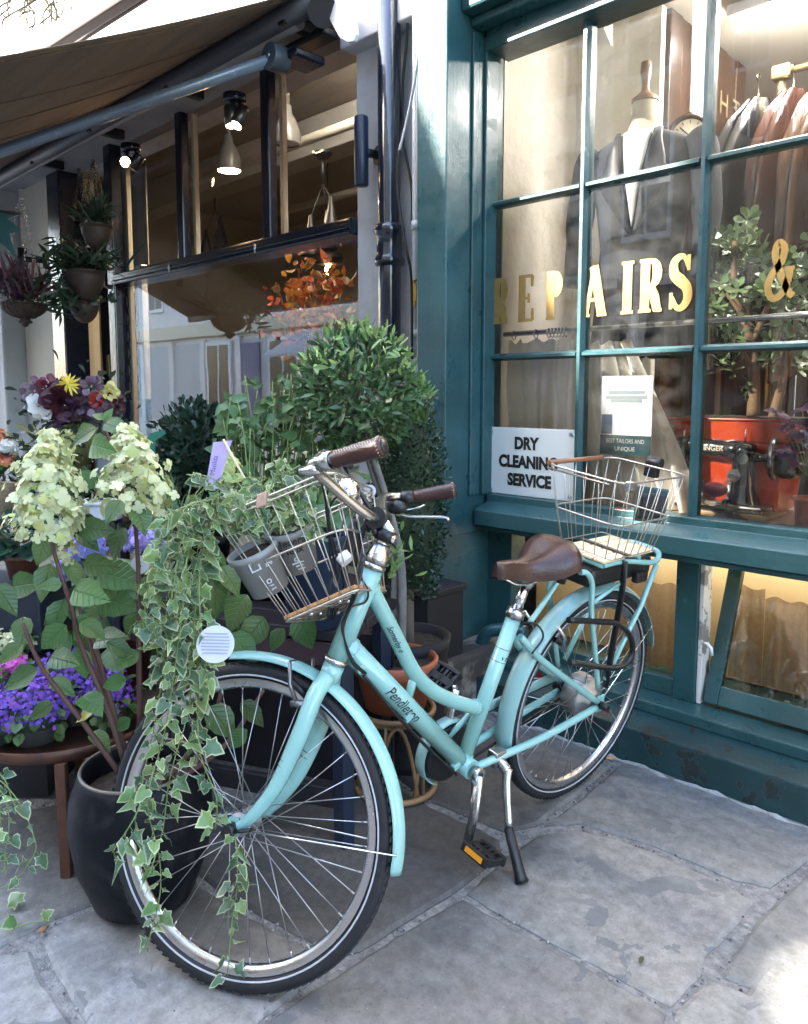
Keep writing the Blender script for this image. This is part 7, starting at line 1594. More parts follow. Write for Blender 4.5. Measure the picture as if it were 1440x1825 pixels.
# curtain rod, rings, curtains
CRD = thing('curtain_rod', 'pale curtain rod with rings crossing behind the window glass', 'curtain rod', PY_(1100, 590, 2.74)); zrod = PY_(1100, 583, 2.74)[2]
MB().tube([(XP+0.005, 2.74, zrod), (XR, 2.74, zrod)], 0.011, 14).build('rod', mat('rod_steel', (0.55, 0.56, 0.56), rough=0.25, metal=0.85), CRD)
xs_r = [PY_(x, 596, 2.74)[0] for x in (881, 916, 955, 978, 984, 990, 996, 1002, 1008)]
for x in xs_r: MB().ring((x, 2.74, zrod-0.006), (1, 0.15, 0), 0.019, 0.0024, 20, 6).build('ring', M_CHROME, CRD)
M_CURT = mat('cream_cloth', (0.86, 0.82, 0.73), rough=0.85, col2=(0.8, 0.76, 0.66), nscale=6, bump=0.15, bscale=120, trans=0.1)
def curtain(lab, x0, x1, z0, z1, folds, amp, skew=0.0, flare=0.0, y=2.76):
    def fn(u, v):
        s = folds*2*math.pi*(u+0.05*math.sin(7*u))+v*0.8; am = amp*(0.35+0.65*min(1, u*1.6))*(0.5+0.5*(1-v)+0.3*math.sin(v*5+u*9)*0.5)
        x = x0+(x1-x0)*u+skew*(1-v)*u+flare*math.sin(v*4+u*6)*0.02
        return (x, y+am*math.sin(s)+0.012*math.sin(s*0.5+v*6), z0+(z1-z0)*v+0.006*math.sin(s)*v-(0.012*abs(math.sin(u*folds*math.pi)))*v)
    o = MB().grid(fn, 70, 18).build('curtain', M_CURT); tag(o, lab, 'curtain'); return o
zc_ = zrod-0.025
curtain('cream half curtain on rings behind the dry cleaning board', XP+0.012, PY_(1028, 600, 2.76)[0], 0.86, zc_, 5, 0.022)
curtain('bunched cream curtain behind the rear wire basket', PY_(1036, 640, 2.80)[0], PY_(1120, 640, 2.80)[0], 0.855, zc_-0.02, 6, 0.04, skew=0.30, flare=1.0, y=2.80)
# poster
PO = thing('window_poster', 'white poster with dark teal foot band reading BEST TAILORS UNIQUE', 'poster', PY_(1115, 740, 2.70)); py_ = 2.70
xa, xb = PY_(1071, 740, py_)[0], PY_(1162, 740, py_)[0]; z1_, z2_, z3_ = PY_(1115, 812, py_)[2], PY_(1115, 776, py_)[2], PY_(1115, 670, py_)[2]
MB().box((xa, py_, z1_), (xb, py_+0.006, z3_)).build('poster_card', mat('poster_white', (0.7, 0.72, 0.74), rough=0.35), PO, bevel=0.001)
MB().box((xa+0.001, py_-0.002, z1_+0.001), (xb-0.001, py_-0.0005, z2_)).build('foot_band', mat('poster_teal', (0.02, 0.06, 0.07), rough=0.3), PO)
for z, wd in ((0.62, 0.8), (0.56, 0.6), (0.70, 0.7)): MB().box((xa+(xb-xa)*(0.5-wd/2), py_-0.0015, z2_+(z3_-z2_)*z), (xa+(xb-xa)*(0.5+wd/2), py_-0.0005, z2_+(z3_-z2_)*z+0.012)).build('print_line', mat('poster_grey', (0.3, 0.36, 0.38), rough=0.5), PO)
MB().box((xa+0.004, py_-0.0015, z2_+0.004), (xa+0.05, py_-0.0005, z2_+0.08)).build('print_picture', mat('poster_blue', (0.05, 0.09, 0.16), rough=0.4), PO)
text('BEST TAILORS AND', 0.023, M_PWHITE, PO, ((xa+xb)/2, py_-0.002, z2_-0.03), (1, 0, 0), (0, 0, 1), align='CENTER', depth=0.001, sx=0.8); text('UNIQUE', 0.023, M_PWHITE, PO, ((xa+xb)/2, py_-0.002, z2_-0.06), (1, 0, 0), (0, 0, 1), align='CENTER', depth=0.001)
# tailor's dummy in a jacket
YD = 3.02; cD = PY_(1146, 300, YD); xd_, zs = cD[0], PY_(1146, 236, YD)[2]
DM = thing('tailor_dummy', 'tailor dummy with wooden neck cap wearing a dark peak lapel jacket', 'mannequin', (xd_, YD, 0.85))
M_LINEN = mat('dummy_linen', (0.62, 0.55, 0.42), rough=0.8, col2=(0.55, 0.48, 0.37), nscale=20)
M_SUIT = mat('navy_suiting', (0.022, 0.027, 0.038), rough=0.8, col2=(0.032, 0.038, 0.05), nscale=60)
ROT = math.atan2(-xd_, YD)*0.4
def body(u, v, fat=0.0):
    z = zs-0.92*(1-v); a = 2*math.pi*u+0.5*math.pi
    w_ = np.interp(v, [0, 0.28, 0.5, 0.8, 0.93, 0.985, 1.0], [0.21, 0.185, 0.17, 0.205, 0.215, 0.13, 0.07])+fat; d_ = np.interp(v, [0, 0.3, 0.5, 0.78, 0.93, 1.0], [0.13, 0.115, 0.11, 0.135, 0.10, 0.06])+fat
    return (xd_+w_*math.cos(a)*math.cos(ROT)-d_*math.sin(a)*math.sin(ROT), YD+w_*math.cos(a)*math.sin(ROT)+d_*math.sin(a)*math.cos(ROT), z)
MB().grid(lambda u, v: body(u, v), 32, 26).build('jacket', M_SUIT, DM, subd=1)
MB().lathe((xd_, YD, zs), [(0.075, -0.02), (0.058, 0.03), (0.052, 0.11), (0.05, 0.115), (0, 0.118)], 24).build('neck', M_LINEN, DM)
MB().lathe((xd_, YD, zs+0.118), [(0.054, 0), (0.054, 0.012), (0.03, 0.03), (0.017, 0.045), (0.015, 0.07), (0.022, 0.12), (0.02, 0.155), (0.0, 0.16)], 24).build('neck_cap', mat('turned_wood', (0.33, 0.19, 0.10), rough=0.4), DM)
fr_ = np.array([math.sin(ROT), -math.cos(ROT), 0]); sd_ = np.array([math.cos(ROT), math.sin(ROT), 0]); base_ = np.array([xd_, YD, zs])
M_SHIRT = mat('white_shirt', (0.72, 0.72, 0.7), rough=0.8)
def on_chest(lx, dz, fat):
    """a point on the front of the dummy, lx to the side and dz below the shoulder, fat proud of the cloth"""
    v = 1+dz/0.92; w_ = body(0.25, v)[0]; hw = abs(np.interp(v, [0, 0.28, 0.5, 0.8, 0.93, 0.985, 1.0], [0.21, 0.185, 0.17, 0.205, 0.215, 0.13, 0.07])); c_ = max(-0.98, min(0.98, lx/hw))
    return np.array(body(((-math.acos(c_))/(2*math.pi)-0.25) % 1.0, v, fat))+fr_*0.004
def chest_panel(inner, outer, z0, z1, fat, name, m, n=14):
    MB().grid(lambda u, v: on_chest(inner(v)+(outer(v)-inner(v))*u, z0+(z1-z0)*v, fat+0.006*math.sin(math.pi*u)), 6, n).build(name, m, DM, solid=0.004)
chest_panel(lambda v: -0.055*(1-v)-0.002, lambda v: 0.055*(1-v)+0.002, -0.015, -0.40, 0.006, 'shirt_front', M_SHIRT)
for s in (1, -1):
    M_LP = mat('lapel_satin', (0.014, 0.017, 0.024), rough=0.42) if s < 0 else mat('lapel_grey', (0.05, 0.054, 0.062), rough=0.5)
    chest_panel(lambda v: s*(0.062*(1-v)+0.004), lambda v: s*np.interp(v, [0, 0.22, 0.36, 0.37, 0.48, 1.0], [0.085, 0.105, 0.118, 0.108, 0.150, 0.012]), -0.012, -0.43, 0.012, 'lapel', M_LP, 22)
    slv = [base_+sd_*0.185*s+np.array([0, 0, -0.05]), base_+sd_*0.235*s+np.array([0, 0, -0.12]), base_+sd_*0.262*s+fr_*0.02+np.array([0, 0, -0.36]), base_+sd_*0.262*s+fr_*0.06+np.array([0, 0, -0.62])]
    MB().tube(spline(slv, 6), [0.05]+[0.066]*6+[0.06]*6+[0.05]*6, 16).build('sleeve', M_SUIT, DM, subd=1)
    MB().obox(base_+sd_*0.11*s+fr_*0.128+np.array([0, 0, -0.62]), sd_*0.06, fr_*0.006, (0, 0, 0.022)).build('pocket_flap', M_SUIT, DM, bevel=0.003)
MB().obox(base_+sd_*0.10+fr_*0.145+np.array([0, 0, -0.24]), sd_*0.05, fr_*0.004, (0, 0, 0.01)).build('breast_pocket', MATS['lapel_grey'], DM)
MB().sphere(base_+fr_*0.15+np.array([0, 0, -0.44]), 0.011, 10, 6).build('button', M_BLACK, DM)
MB().tube([(xd_, YD, 0.85), (xd_, YD, zs-0.9)], 0.02, 12).build('stand_pole', M_TIMBER, DM); MB().lathe((xd_, YD, 0.851), [(0.16, 0), (0.16, 0.02), (0.03, 0.04)], 24).build('stand_base', M_TIMBER, DM)
# clock
CKN = nrm([0.55, -0.83, 0]); c = PX_(1228, 246, -1.56); CK = thing('wall_clock', 'round dark wood wall clock behind the dummy shoulder', 'clock', c)
MB().lathe(c+np.array([0, -0.0, 0]), [(0, 0.0), (0.10, 0.0), (0.10, 0.025), (0.085, 0.03), (0.075, 0.02)], 36, ax=CKN).build('clock_case', M_TIMBER, CK); MB().disc(c+CKN*0.021, 0.076, CKN, 36).build('clock_face', mat('clock_ivory', (0.62, 0.57, 0.44), rough=0.5), CK)
CKU = nrm(np.cross((0, 0, 1.0), CKN)); ZZ = np.array([0, 0, 1.0])
for a, L_ in ((0.6, 0.045), (2.4, 0.06)): e = CKU*math.cos(a)+ZZ*math.sin(a); t_ = -CKU*math.sin(a)+ZZ*math.cos(a); MB().obox(c+CKN*0.023+e*L_/2, e*L_/2, CKN*0.0006, t_*0.0025).build('clock_hand', M_INK, CK)
for k in range(12): a = k*math.pi/6; e = CKU*math.cos(a)+ZZ*math.sin(a); t_ = -CKU*math.sin(a)+ZZ*math.cos(a); MB().obox(c+CKN*0.0222+e*0.064, e*0.007, CKN*0.0005, t_*0.0015).build('clock_numeral', M_INK, CK)
text('I H T', 0.16, mat('aged_gold', (0.42, 0.33, 0.18), rough=0.4, metal=0.3), None, PX_(1268, 192, -1.615), (0, 1, 0), (0, 0, 1), depth=0.002, name='wall_lettering'); tag([o for o in COL.objects if o.name.startswith('wall_lettering')][0], 'aged gold letters I H T, a reversed sign reflection modelled on the dark timber wall', 'lettering')  # reflection of a sign opposite, modelled as solid letters
# clothes rail and garments
YK = 3.75; KR = thing('clothes_rail', 'brass toned garment rail post and bar at the right of the tailor window', 'clothes rail', PY_(1392, 400, YK)); px_ = PY_(1394, 130, YK); 
M_BRASS = mat('dull_brass', (0.45, 0.36, 0.2), rough=0.3, metal=0.9)
MB().tube([(px_[0], YK, 0.85), (px_[0], YK, px_[2])], 0.018, 14).build('post', M_BRASS, KR); MB().tube([(px_[0]-0.03, YK, px_[2]), (px_[0]+1.1, YK, px_[2])], 0.016, 12).build('bar', M_BRASS, KR); MB().box((px_[0]-0.04, YK-0.03, px_[2]-0.03), (px_[0]+0.04, YK+0.03, px_[2]+0.03)).build('corner_clamp', M_BRASS, KR, bevel=0.008)
def garment(lab, x, w_, L_, m, ang, gr=None):
    t = thing('garment', lab, 'garment', (x, YK, px_[2]-0.05), gr); ca, sa = math.cos(ang), math.sin(ang)
    def fn(u, v):
        a = 2*math.pi*u; hw = (0.05+(w_-0.05)*min(1, v*5)**0.6)*(1+0.12*v); dp = 0.035+0.03*v; k = 1+0.12*math.sin(a*5+v*3)
        lx, ly = hw*math.cos(a)*k, dp*math.sin(a)*k; return (x+lx*ca-ly*sa, YK+lx*sa+ly*ca, px_[2]-0.09-0.10*min(1, abs(math.cos(a))*min(1, v*5))-L_*v)
    MB().grid(fn, 40, 16).build('cloth', m, t)
    MB().tube(spline([(x, YK, px_[2]-0.09), (x, YK-0.0, px_[2]-0.03), (x, YK-0.025, px_[2]+0.005), (x, YK, px_[2]+0.025), (x, YK+0.02, px_[2]+0.008)], 5), 0.003, 6).build('hanger_hook', M_CHROME, t)
M_WRAP = mat('wrapped_maroon', (0.04, 0.012, 0.009), rough=0.2, col2=(0.08, 0.03, 0.018), nscale=5, coat=0.3, bump=0.25, bscale=5, stretch=(4, 4, 0.7)); M_WRAPD = mat('wrapped_black', (0.005, 0.005, 0.007), rough=0.25, coat=0.5, bump=0.5, bscale=9, stretch=(4, 4, 0.7)); M_WRAPB = mat('wrapped_brown', (0.06, 0.026, 0.013), rough=0.22, col2=(0.11, 0.055, 0.03), nscale=6, coat=0.5, bump=0.5, bscale=9, stretch=(4, 4, 0.7))
garment('black garment under clear wrap nearest the rail post', px_[0]-0.10, 0.24, 1.15, M_WRAPD, 1.0); garment('maroon garment in shiny wrap hanging behind the rail post', px_[0]+0.05, 0.22, 1.1, M_WRAP, 1.1)
garment('brown garment in shiny wrap second from the rail post', px_[0]+0.19, 0.25, 1.2, M_WRAPB, 1.2); garment('maroon garment in shiny wrap third from the rail post', px_[0]+0.33, 0.24, 1.15, M_WRAP, 1.15)
GS = thing('hanging_shirt', 'small olive beige shirt hanging against the brick wall', 'garment', PY_(1294, 350, 5.1)); c = PY_(1294, 350, 5.1)
MB().grid(lambda u, v: (c[0]+(u-0.5)*(0.34+0.14*v)*min(1, 0.35+2*v)+0.02*math.sin(u*20), c[1]+0.03*math.sin(u*14+v*2), c[2]+0.24-0.56*v-0.10*abs(u-0.5)*(1-v)), 24, 12).build('cloth', mat('olive_beige', (0.30, 0.26, 0.17), rough=0.85), GS, solid=0.01)
# jade plant in the red planter
YJ = 3.05; JP = thing('red_planter', 'glossy orange red oblong planter in the tailor window', 'planter', PY_(1330, 800, YJ)); jl, jr = PY_(1222, 742, YJ), PY_(1432, 742, YJ); zj = jl[2]
M_RED = mat('orange_plastic', (0.50, 0.055, 0.014), rough=0.25, col2=(0.4, 0.04, 0.01), nscale=3)
def planter(x0, x1, z0, z1, tp):
    xm, hx, hy = (x0+x1)/2, (x1-x0)/2, 0.13; b_ = MB(); V = []
    for z, s in ((z0, tp), (z1, 1.0)): V += [(xm-hx*s, YJ-hy*s, z), (xm+hx*s, YJ-hy*s, z), (xm+hx*s, YJ+hy*s, z), (xm-hx*s, YJ+hy*s, z)]
    b_.add(V, [(0, 3, 2, 1), (0, 1, 5, 4), (1, 2, 6, 5), (2, 3, 7, 6), (3, 0, 4, 7)]); return b_
planter(jl[0], jr[0]+0.2, zj-0.09, zj, 0.96).build('planter_body', M_RED, JP, bevel=0.008); MB().box((jl[0]-0.008, YJ-0.138, zj-0.008), (jr[0]+0.21, YJ+0.138, zj)).build('planter_rim', M_RED, JP, bevel=0.003)
planter(jl[0]+0.10, jr[0]-0.02, 0.86, zj-0.091, 0.86).build('planter_foot', M_RED, JP, bevel=0.008); MB().box((jl[0]+0.01, YJ-0.12, zj+0.0005), (jr[0]+0.19, YJ+0.12, zj+0.004)).build('soil', M_SOIL, JP)
JD = thing('jade_plant', 'big jade plant with thick pale leaves growing in the red planter', 'plant', PY_(1345, 740, YJ)); tk = MB()
def JP_(x, y, dy=0.0): return PY_(x, y, YJ+dy)
for pts, r0 in (([(1342, 745, 0), (1344, 660, 0), (1336, 600, 0), (1310, 520, -0.02), (1310, 430, -0.02)], 0.024), ([(1378, 745, 0.03), (1395, 680, 0.02), (1410, 620, 0.02), (1425, 540, 0)], 0.02), ([(1340, 610, 0), (1370, 540, 0.04), (1380, 470, 0.05)], 0.013), ([(1322, 560, -0.02), (1285, 510, -0.05)], 0.011), ([(1344, 660, 0), (1320, 620, -0.04), (1300, 600, -0.05)], 0.009)):
    P = spline([JP_(*q) for q in pts], 6); tk.tube(P, list(np.linspace(r0, r0*0.4, len(P))), 10)
tk.build('trunk', mat('jade_bark', (0.20, 0.12, 0.06), rough=0.8, col2=(0.11, 0.07, 0.04), nscale=20, bump=0.4), JD)
T = []
tips = [(1310, 420), (1322, 400), (1295, 470), (1285, 500), (1345, 455), (1375, 470), (1400, 480), (1430, 450), (1300, 545), (1330, 520), (1360, 520), (1395, 540), (1425, 520), (1280, 560), (1310, 590), (1350, 580), (1290, 440), (1340, 420), (1385, 590), (1420, 590), (1300, 640), (1430, 640), (1460, 470), (1470, 540), (1480, 600), (1365, 620)]
for x, y in tips:
    for q in range(3):
        c = JP_(x+rng.normal()*10, y+rng.normal()*14, rng.normal()*0.07); g_ = nrm(rdir()*0.8+np.array([0, -0.3, 0.7]))
        for k in range(11):
            a = k*2.4; u, v = frame_of(g_); e = math.cos(a)*u+math.sin(a)*v; p = c-g_*0.012*(k//2)+e*0.006; T.append(leaf_mat4(p, nrm(e+g_*(0.9-0.1*k)), nrm(g_-e*0.5), rng.uniform(0.032, 0.05), 1.05))
for x, y in ((1330, 680), (1326, 700)):
    for k in range(8): T.append(leaf_mat4(JP_(x+rng.normal()*4, y+rng.normal()*8, -0.03), rdir(), rdir(), 0.028))
scatter(JD, 'leaf', 'jade', leafmat('jade_leaf', (0.13, 0.20, 0.085), rim=(0.3, 0.36, 0.2), lo=0.8, hi=1.2, rough=0.3, trans=0.05, rnd=0.25), T, 260)
# black sewing machine
YS = 2.90; M_ENAM = mat('black_enamel', (0.008, 0.008, 0.010), rough=0.12, coat=0.7); SM = thing('sewing_machine', 'old black enamelled sewing machine with hand wheel in the tailor window', 'sewing machine', PY_(1320, 900, YS))
def SP_(x, y, dy=0.0): return PY_(x, y, YS+dy)
zbS = float(SP_(1330, 897)[2]); col_ = SP_(1326, 830); xc = col_[0]
MB().box((SP_(1240, 897)[0]-0.05, YS-0.085, zbS-0.028), (xc+0.10, YS+0.085, zbS)).build('machine_bed', M_ENAM, SM, bevel=0.008)
zarm = float(SP_(1320, 806)[2]); xh = SP_(1214, 800)[0]; ca_ = MB()
ca_.lathe((xc, YS, zbS), [(0.062, 0.0), (0.058, 0.02), (0.046, 0.05), (0.042, 0.12), (0.046, zarm-zbS), (0.04, zarm-zbS+0.03), (0.0, zarm-zbS+0.042)], 24); ca_.build('machine_column', M_ENAM, SM)
MB().tube(spline([(xc, YS, zarm), (xc-0.09, YS, zarm+0.012), (xh+0.10, YS, zarm+0.014), (xh+0.03, YS, zarm+0.02)], 6), [0.042]*4+[0.034]*6+[0.032]*4+[0.036]*5, 20, flat=(1, 1.0)).build('machine_arm', M_ENAM, SM)
MB().box((xh-0.022, YS-0.034, zarm-0.055), (xh+0.035, YS+0.034, zarm+0.05)).build('machine_head', M_ENAM, SM, bevel=0.016)
MB().disc((xh-0.001, YS-0.0375, zarm-0.005), 0.02, (0, -1, 0), 20, 0.003).build('face_plate', M_CHROME, SM); MB().tube([(xh, YS, zarm-0.05), (xh, YS, zbS+0.012)], 0.005, 8).build('needle_bar', M_CHROME, SM); MB().tube([(xh+0.015, YS-0.01, zarm+0.04), (xh+0.015, YS-0.01, zarm+0.075)], 0.003, 6).build('spool_pin', M_CHROME, SM)
MB().disc((xc+0.01, YS-0.048, zarm-0.02), 0.021, (0, -1, 0), 24, 0.006).build('stitch_dial', M_CHROME, SM); MB().disc((xc-0.02, YS-0.047, zarm-0.085), 0.024, (0, -1, 0), 24, 0.006).build('bobbin_winder', M_STEEL, SM)
wh = np.array([xc+0.105, YS, zarm-0.015]); hw_ = MB(); hw_.ring(wh, (1, 0.15, 0), 0.068, 0.012, 36, 10); hw_.build('hand_wheel', mat('wheel_steel', (0.32, 0.33, 0.35), rough=0.2, metal=0.9), SM)
hw_ = MB(); hw_.tube([wh-np.array([0.11, 0, 0]), wh+np.array([0.02, 0, 0])], 0.018, 14)
for k in range(4): a = k*math.pi/2+0.4; hw_.tube([wh, wh+np.array([0, math.cos(a), math.sin(a)])*0.066], 0.008, 8)
hw_.build('wheel_spokes', M_ENAM, SM); MB().box(wh+np.array([0.02, -0.05, -0.07]), wh+np.array([0.09, 0.05, 0.03])).build('motor', M_ENAM, SM, bevel=0.02)
text('SINGER', 0.026, mat('machine_gilt', (0.6, 0.55, 0.42), rough=0.35), SM, ((xh+xc)/2-0.03, YS-0.035, zarm+0.004), (1, 0, 0), (0, 0, 1), depth=0.003, bold=0.0005)
MB().tube([(xc+0.0, YS, zarm+0.04), (xc, YS, zarm+0.09)], 0.003, 6).build('spool_pin', M_CHROME, SM)
WX = thing('wooden_box', 'pale wooden box under the black sewing machine', 'box', SP_(1310, 930)); MB().box((SP_(1255, 930)[0], YS-0.10, 0.851), (SP_(1372, 930)[0]+0.02, YS+0.12, zbS-0.0285)).build('box_body', MATS['display_wood'], WX, bevel=0.004)
JR = thing('glass_bowl', 'glass bowl with a pink pincushion left of the machine column', 'bowl', SP_(1275, 890, -0.09)); c = np.array([SP_(1276, 890, -0.1)[0], YS-0.115, zbS]); MB().lathe(c, [(0, 0), (0.045, 0.0), (0.06, 0.03), (0.058, 0.085), (0.06, 0.088)], 24).build('bowl_body', M_GLASS, JR); MB().sphere(c+np.array([0, 0, 0.055]), 0.045, sc=(1, 1, 0.6)).build('pincushion', mat('pink_satin', (0.30, 0.05, 0.09), rough=0.4), JR)
VM = thing('spool_holder', 'tan wooden spool holder between the poster and sewing machine', 'spool holder', PY_(1188, 880, 2.98)); c = PY_(1188, 880, 2.98); MB().lathe((c[0], 2.98, 0.851), [(0.05, 0), (0.05, 0.03), (0.02, 0.05), (0.018, 0.16), (0.05, 0.19), (0.058, 0.24), (0.04, 0.28), (0.02, 0.29), (0.03, 0.31), (0, 0.33)], 20).build('holder_body', mat('tan_wood', (0.32, 0.2, 0.07), rough=0.4), VM)
SC_ = thing('black_cloth', 'crumpled black cloth lying on the display shelf below the machine', 'cloth', PY_(1294, 930, 2.78)); c = PY_(1294, 932, 2.74); MB().grid(lambda u, v: (c[0]-0.06+0.12*u, 2.72+0.07*v, 0.853+0.035*math.sin(math.pi*u)*math.sin(math.pi*v)*(0.7+0.3*math.sin(u*17+v*11))), 16, 10).build('cloth', M_SUIT, SC_)
OX = thing('purple_oxalis', 'purple leaved oxalis at the right edge of the tailor window', 'plant', PY_(1425, 830, 2.80)); T = []; sm = MB()
for k in range(18):
    p = PY_(1425+float(rng.normal()*22), 765+float(rng.normal()*24), 2.80+rng.normal()*0.04); g_ = nrm(np.array([rng.normal()*0.4, -0.3, 1.0])); u, v = frame_of(g_)
    for j in range(3): a = 2.1*j+rng.uniform(0, 1); e = math.cos(a)*u+math.sin(a)*v; T.append(leaf_mat4(p, e, g_, 0.05, 1.1))
    sm.tube([p, PY_(1440, 850, 2.80)], 0.0015, 5)
sm.build('stem', M_STEM, OX); scatter(OX, 'leaf', 'round', leafmat('oxalis_leaf', (0.10, 0.025, 0.10), rnd=0.3, trans=0.3), T, 60); pot(OX, np.array([PY_(1445, 860, 2.80)[0], 2.80, 0.851]), 0.05, 0.04, 0.10, M_TERRA)
FT = thing('fluorescent_light', 'bright fluorescent tube light on the tailor shop ceiling', 'ceiling light', PY_(1400, 50, 3.5)); c0, c1 = PY_(1300, 72, 3.55), PY_(1560, -10, 3.55); zf_ = 2.94
MB().box((c0[0], 3.5, zf_), (c0[0]+1.4, 3.62, zf_+0.05)).build('fitting', M_WHITEP, FT, bevel=0.01); MB().tube([(c0[0]+0.02, 3.56, zf_-0.02), (c0[0]+1.38, 3.56, zf_-0.02)], 0.02, 12).build('tube', mat('tube_lit', (1, 1, 1), emit=(1.0, 0.95, 0.86), estr=20.0), FT)
EB = thing('hanging_bulb', 'small orange glowing bulb hanging high behind the middle column of panes', 'light bulb', PY_(1172, 20, 4.2)); c = PY_(1172, 20, 4.2); MB().sphere(c, 0.03, sc=(1, 1, 1.5)).build('bulb', MATS['filament'], EB); MB().tube([c, (c[0], c[1], 3.0)], 0.004, 6).build('flex', M_BLACK, EB)
BK2 = thing('leaning_board', 'pale wooden board leaning beyond the second mullion', 'board', PY_(1270, 480, 4.2)); c = PY_(1272, 440, 4.0); MB().box((c[0]-0.05, 4.0, 0.85), (c[0]+0.06, 4.02, c[2]+0.10)).build('board_panel', MATS['display_wood'], BK2, bevel=0.02)
# ------------------------------------------------------------------ the rest of the street: left neighbour, roof timbers, and the terrace opposite
NB = thing('neighbour_shopfront', 'pale grey fluted neighbour shopfront at the far left edge', 'shop', (-9, 2.6, 0))
M_PALE = mat('pale_grey_paint', (0.42, 0.45, 0.47), rough=0.5, col2=(0.34, 0.36, 0.38), nscale=3)
for i, (x0, x1, y) in enumerate(((-7.55, -7.28, 2.40), (-7.86, -7.60, 2.30), (-8.2, -7.9, 2.38), (-8.9, -8.25, 2.25))):
    MB().box((x0, y, 0), (x1, 2.95, 3.3)).build('pilaster', M_PALE if i != 1 else M_BUFF, NB, bevel=0.02)
MB().box((-14, 2.5, 0), (-8.95, 2.95, 4.5)).build('wall', M_PALE, NB); MB().box((-14, 2.2, 3.1), (-8.25, 2.95, 3.5)).build('fascia', M_WHITE, NB, bevel=0.02)
RB = thing('roof_timbers', 'sunlit weathered timber roof beams seen above the awning', 'roof beam', PD(160, 40, 5.0))
for (xa, ya), (xb, yb), wd in (((86, 76), (262, -40), 0.065), ((140, 72), (300, -30), 0.02)):
    a, b_ = PD(xa-30, ya+20, 5.3), PD(xb, yb, 4.0); d_ = nrm(b_-a); s_ = nrm(np.cross(d_, [0, 0, 1.0])); MB().obox((a+b_)/2, d_*np.linalg.norm(b_-a)/2, s_*wd*0.6, np.cross(s_, d_)*wd).build('beam', mat('weathered_timber', (0.06, 0.045, 0.037), rough=0.8, col2=(0.035, 0.027, 0.022), nscale=6, stretch=(1, 5, 5)), RB, bevel=0.01)
VN = thing('hanging_vine', 'thin pale vine tendrils against the bright sky at upper left', 'vine', PD(60, 30, 5.2)); sm = MB(); T = []
for k in range(16):
    x0 = rng.uniform(-10, 118); y0 = rng.uniform(-30, 10); P = [PD(float(x0), float(y0), 5.2)]
    for q in range(4): x0 += rng.normal()*16; y0 += rng.uniform(6, 24); P.append(PD(float(x0), float(min(y0, 84)), 5.2))
    P = spline(P, 5); sm.tube(P, 0.006, 5); T += [leaf_mat4(P[i], rdir(), rdir(), rng.uniform(0.04, 0.10), 0.8) for i in range(2, len(P), 4)]
sm.build('stem', mat('dry_vine', (0.05, 0.04, 0.025), rough=0.8), VN); scatter(VN, 'leaf', 'lance', leafmat('dry_leaf', (0.09, 0.085, 0.045), rnd=0.4, trans=0.4), T, 30)
TU = mat('green_copper', (0.08, 0.19, 0.2), rough=0.4)
EP = thing('drain_elbow', 'teal painted pipe elbow at the foot of the pilaster', 'drainpipe', PY_(875, 1150, 2.55)); c = PY_(868, 1140, 2.52)
MB().tube(spline([c+np.array([0.16, 0.06, 0.055]), c+np.array([0.06, 0.03, 0.05]), c+np.array([0.0, 0.0, 0.03]), c+np.array([-0.025, -0.01, -0.035]), c+np.array([-0.03, -0.012, -0.08])], 6), 0.028, 16).build('pipe', M_TEAL, EP)
CB_ = thing('cigarette_butt', 'orange cigarette butt on the paving by the rear tyre', 'litter', PG(1084, 1348)); MB().tube([PG(1074, 1350, 0.007), PG(1093, 1351, 0.007)], 0.006, 8).build('butt', mat('butt_tan', (0.45, 0.24, 0.10), rough=0.8), CB_)
DL = thing('dead_leaf', 'pale dry leaf scrap lying on the grey flagstone', 'leaf', PG(1142, 1716)); scatter(DL, 'leaf', 'lance', MATS['dry_leaf'], [leaf_mat4(PG(1140, 1718, 0.01), PG(1146, 1700)-PG(1140, 1718), (0, 0, 1), 0.035, 1.4)], 3)
TW = thing('fallen_twig', 'short brown dead leaf on the mortar joint at lower left', 'leaf', PG(76, 1657)); MB().tube([PG(66, 1663, 0.008), PG(77, 1656, 0.012), PG(86, 1650, 0.008)], [0.004, 0.009, 0.003], 8, flat=(1, 0.5)).build('leaf_body', mat('brown_leaf', (0.2, 0.1, 0.05), rough=0.8), TW)
M_RENDER = mat('white_render', (0.74, 0.72, 0.68), rough=0.8, col2=(0.62, 0.6, 0.56), nscale=1.2); M_BRICK2 = mat('yellow_brick', (0.46, 0.38, 0.27), rough=0.85, col2=(0.34, 0.27, 0.19), nscale=5); M_DARKG = mat('dark_window_glass', (0.03, 0.035, 0.04), rough=0.08)
SK = np.array([-0.6, -1.0, 0.0])
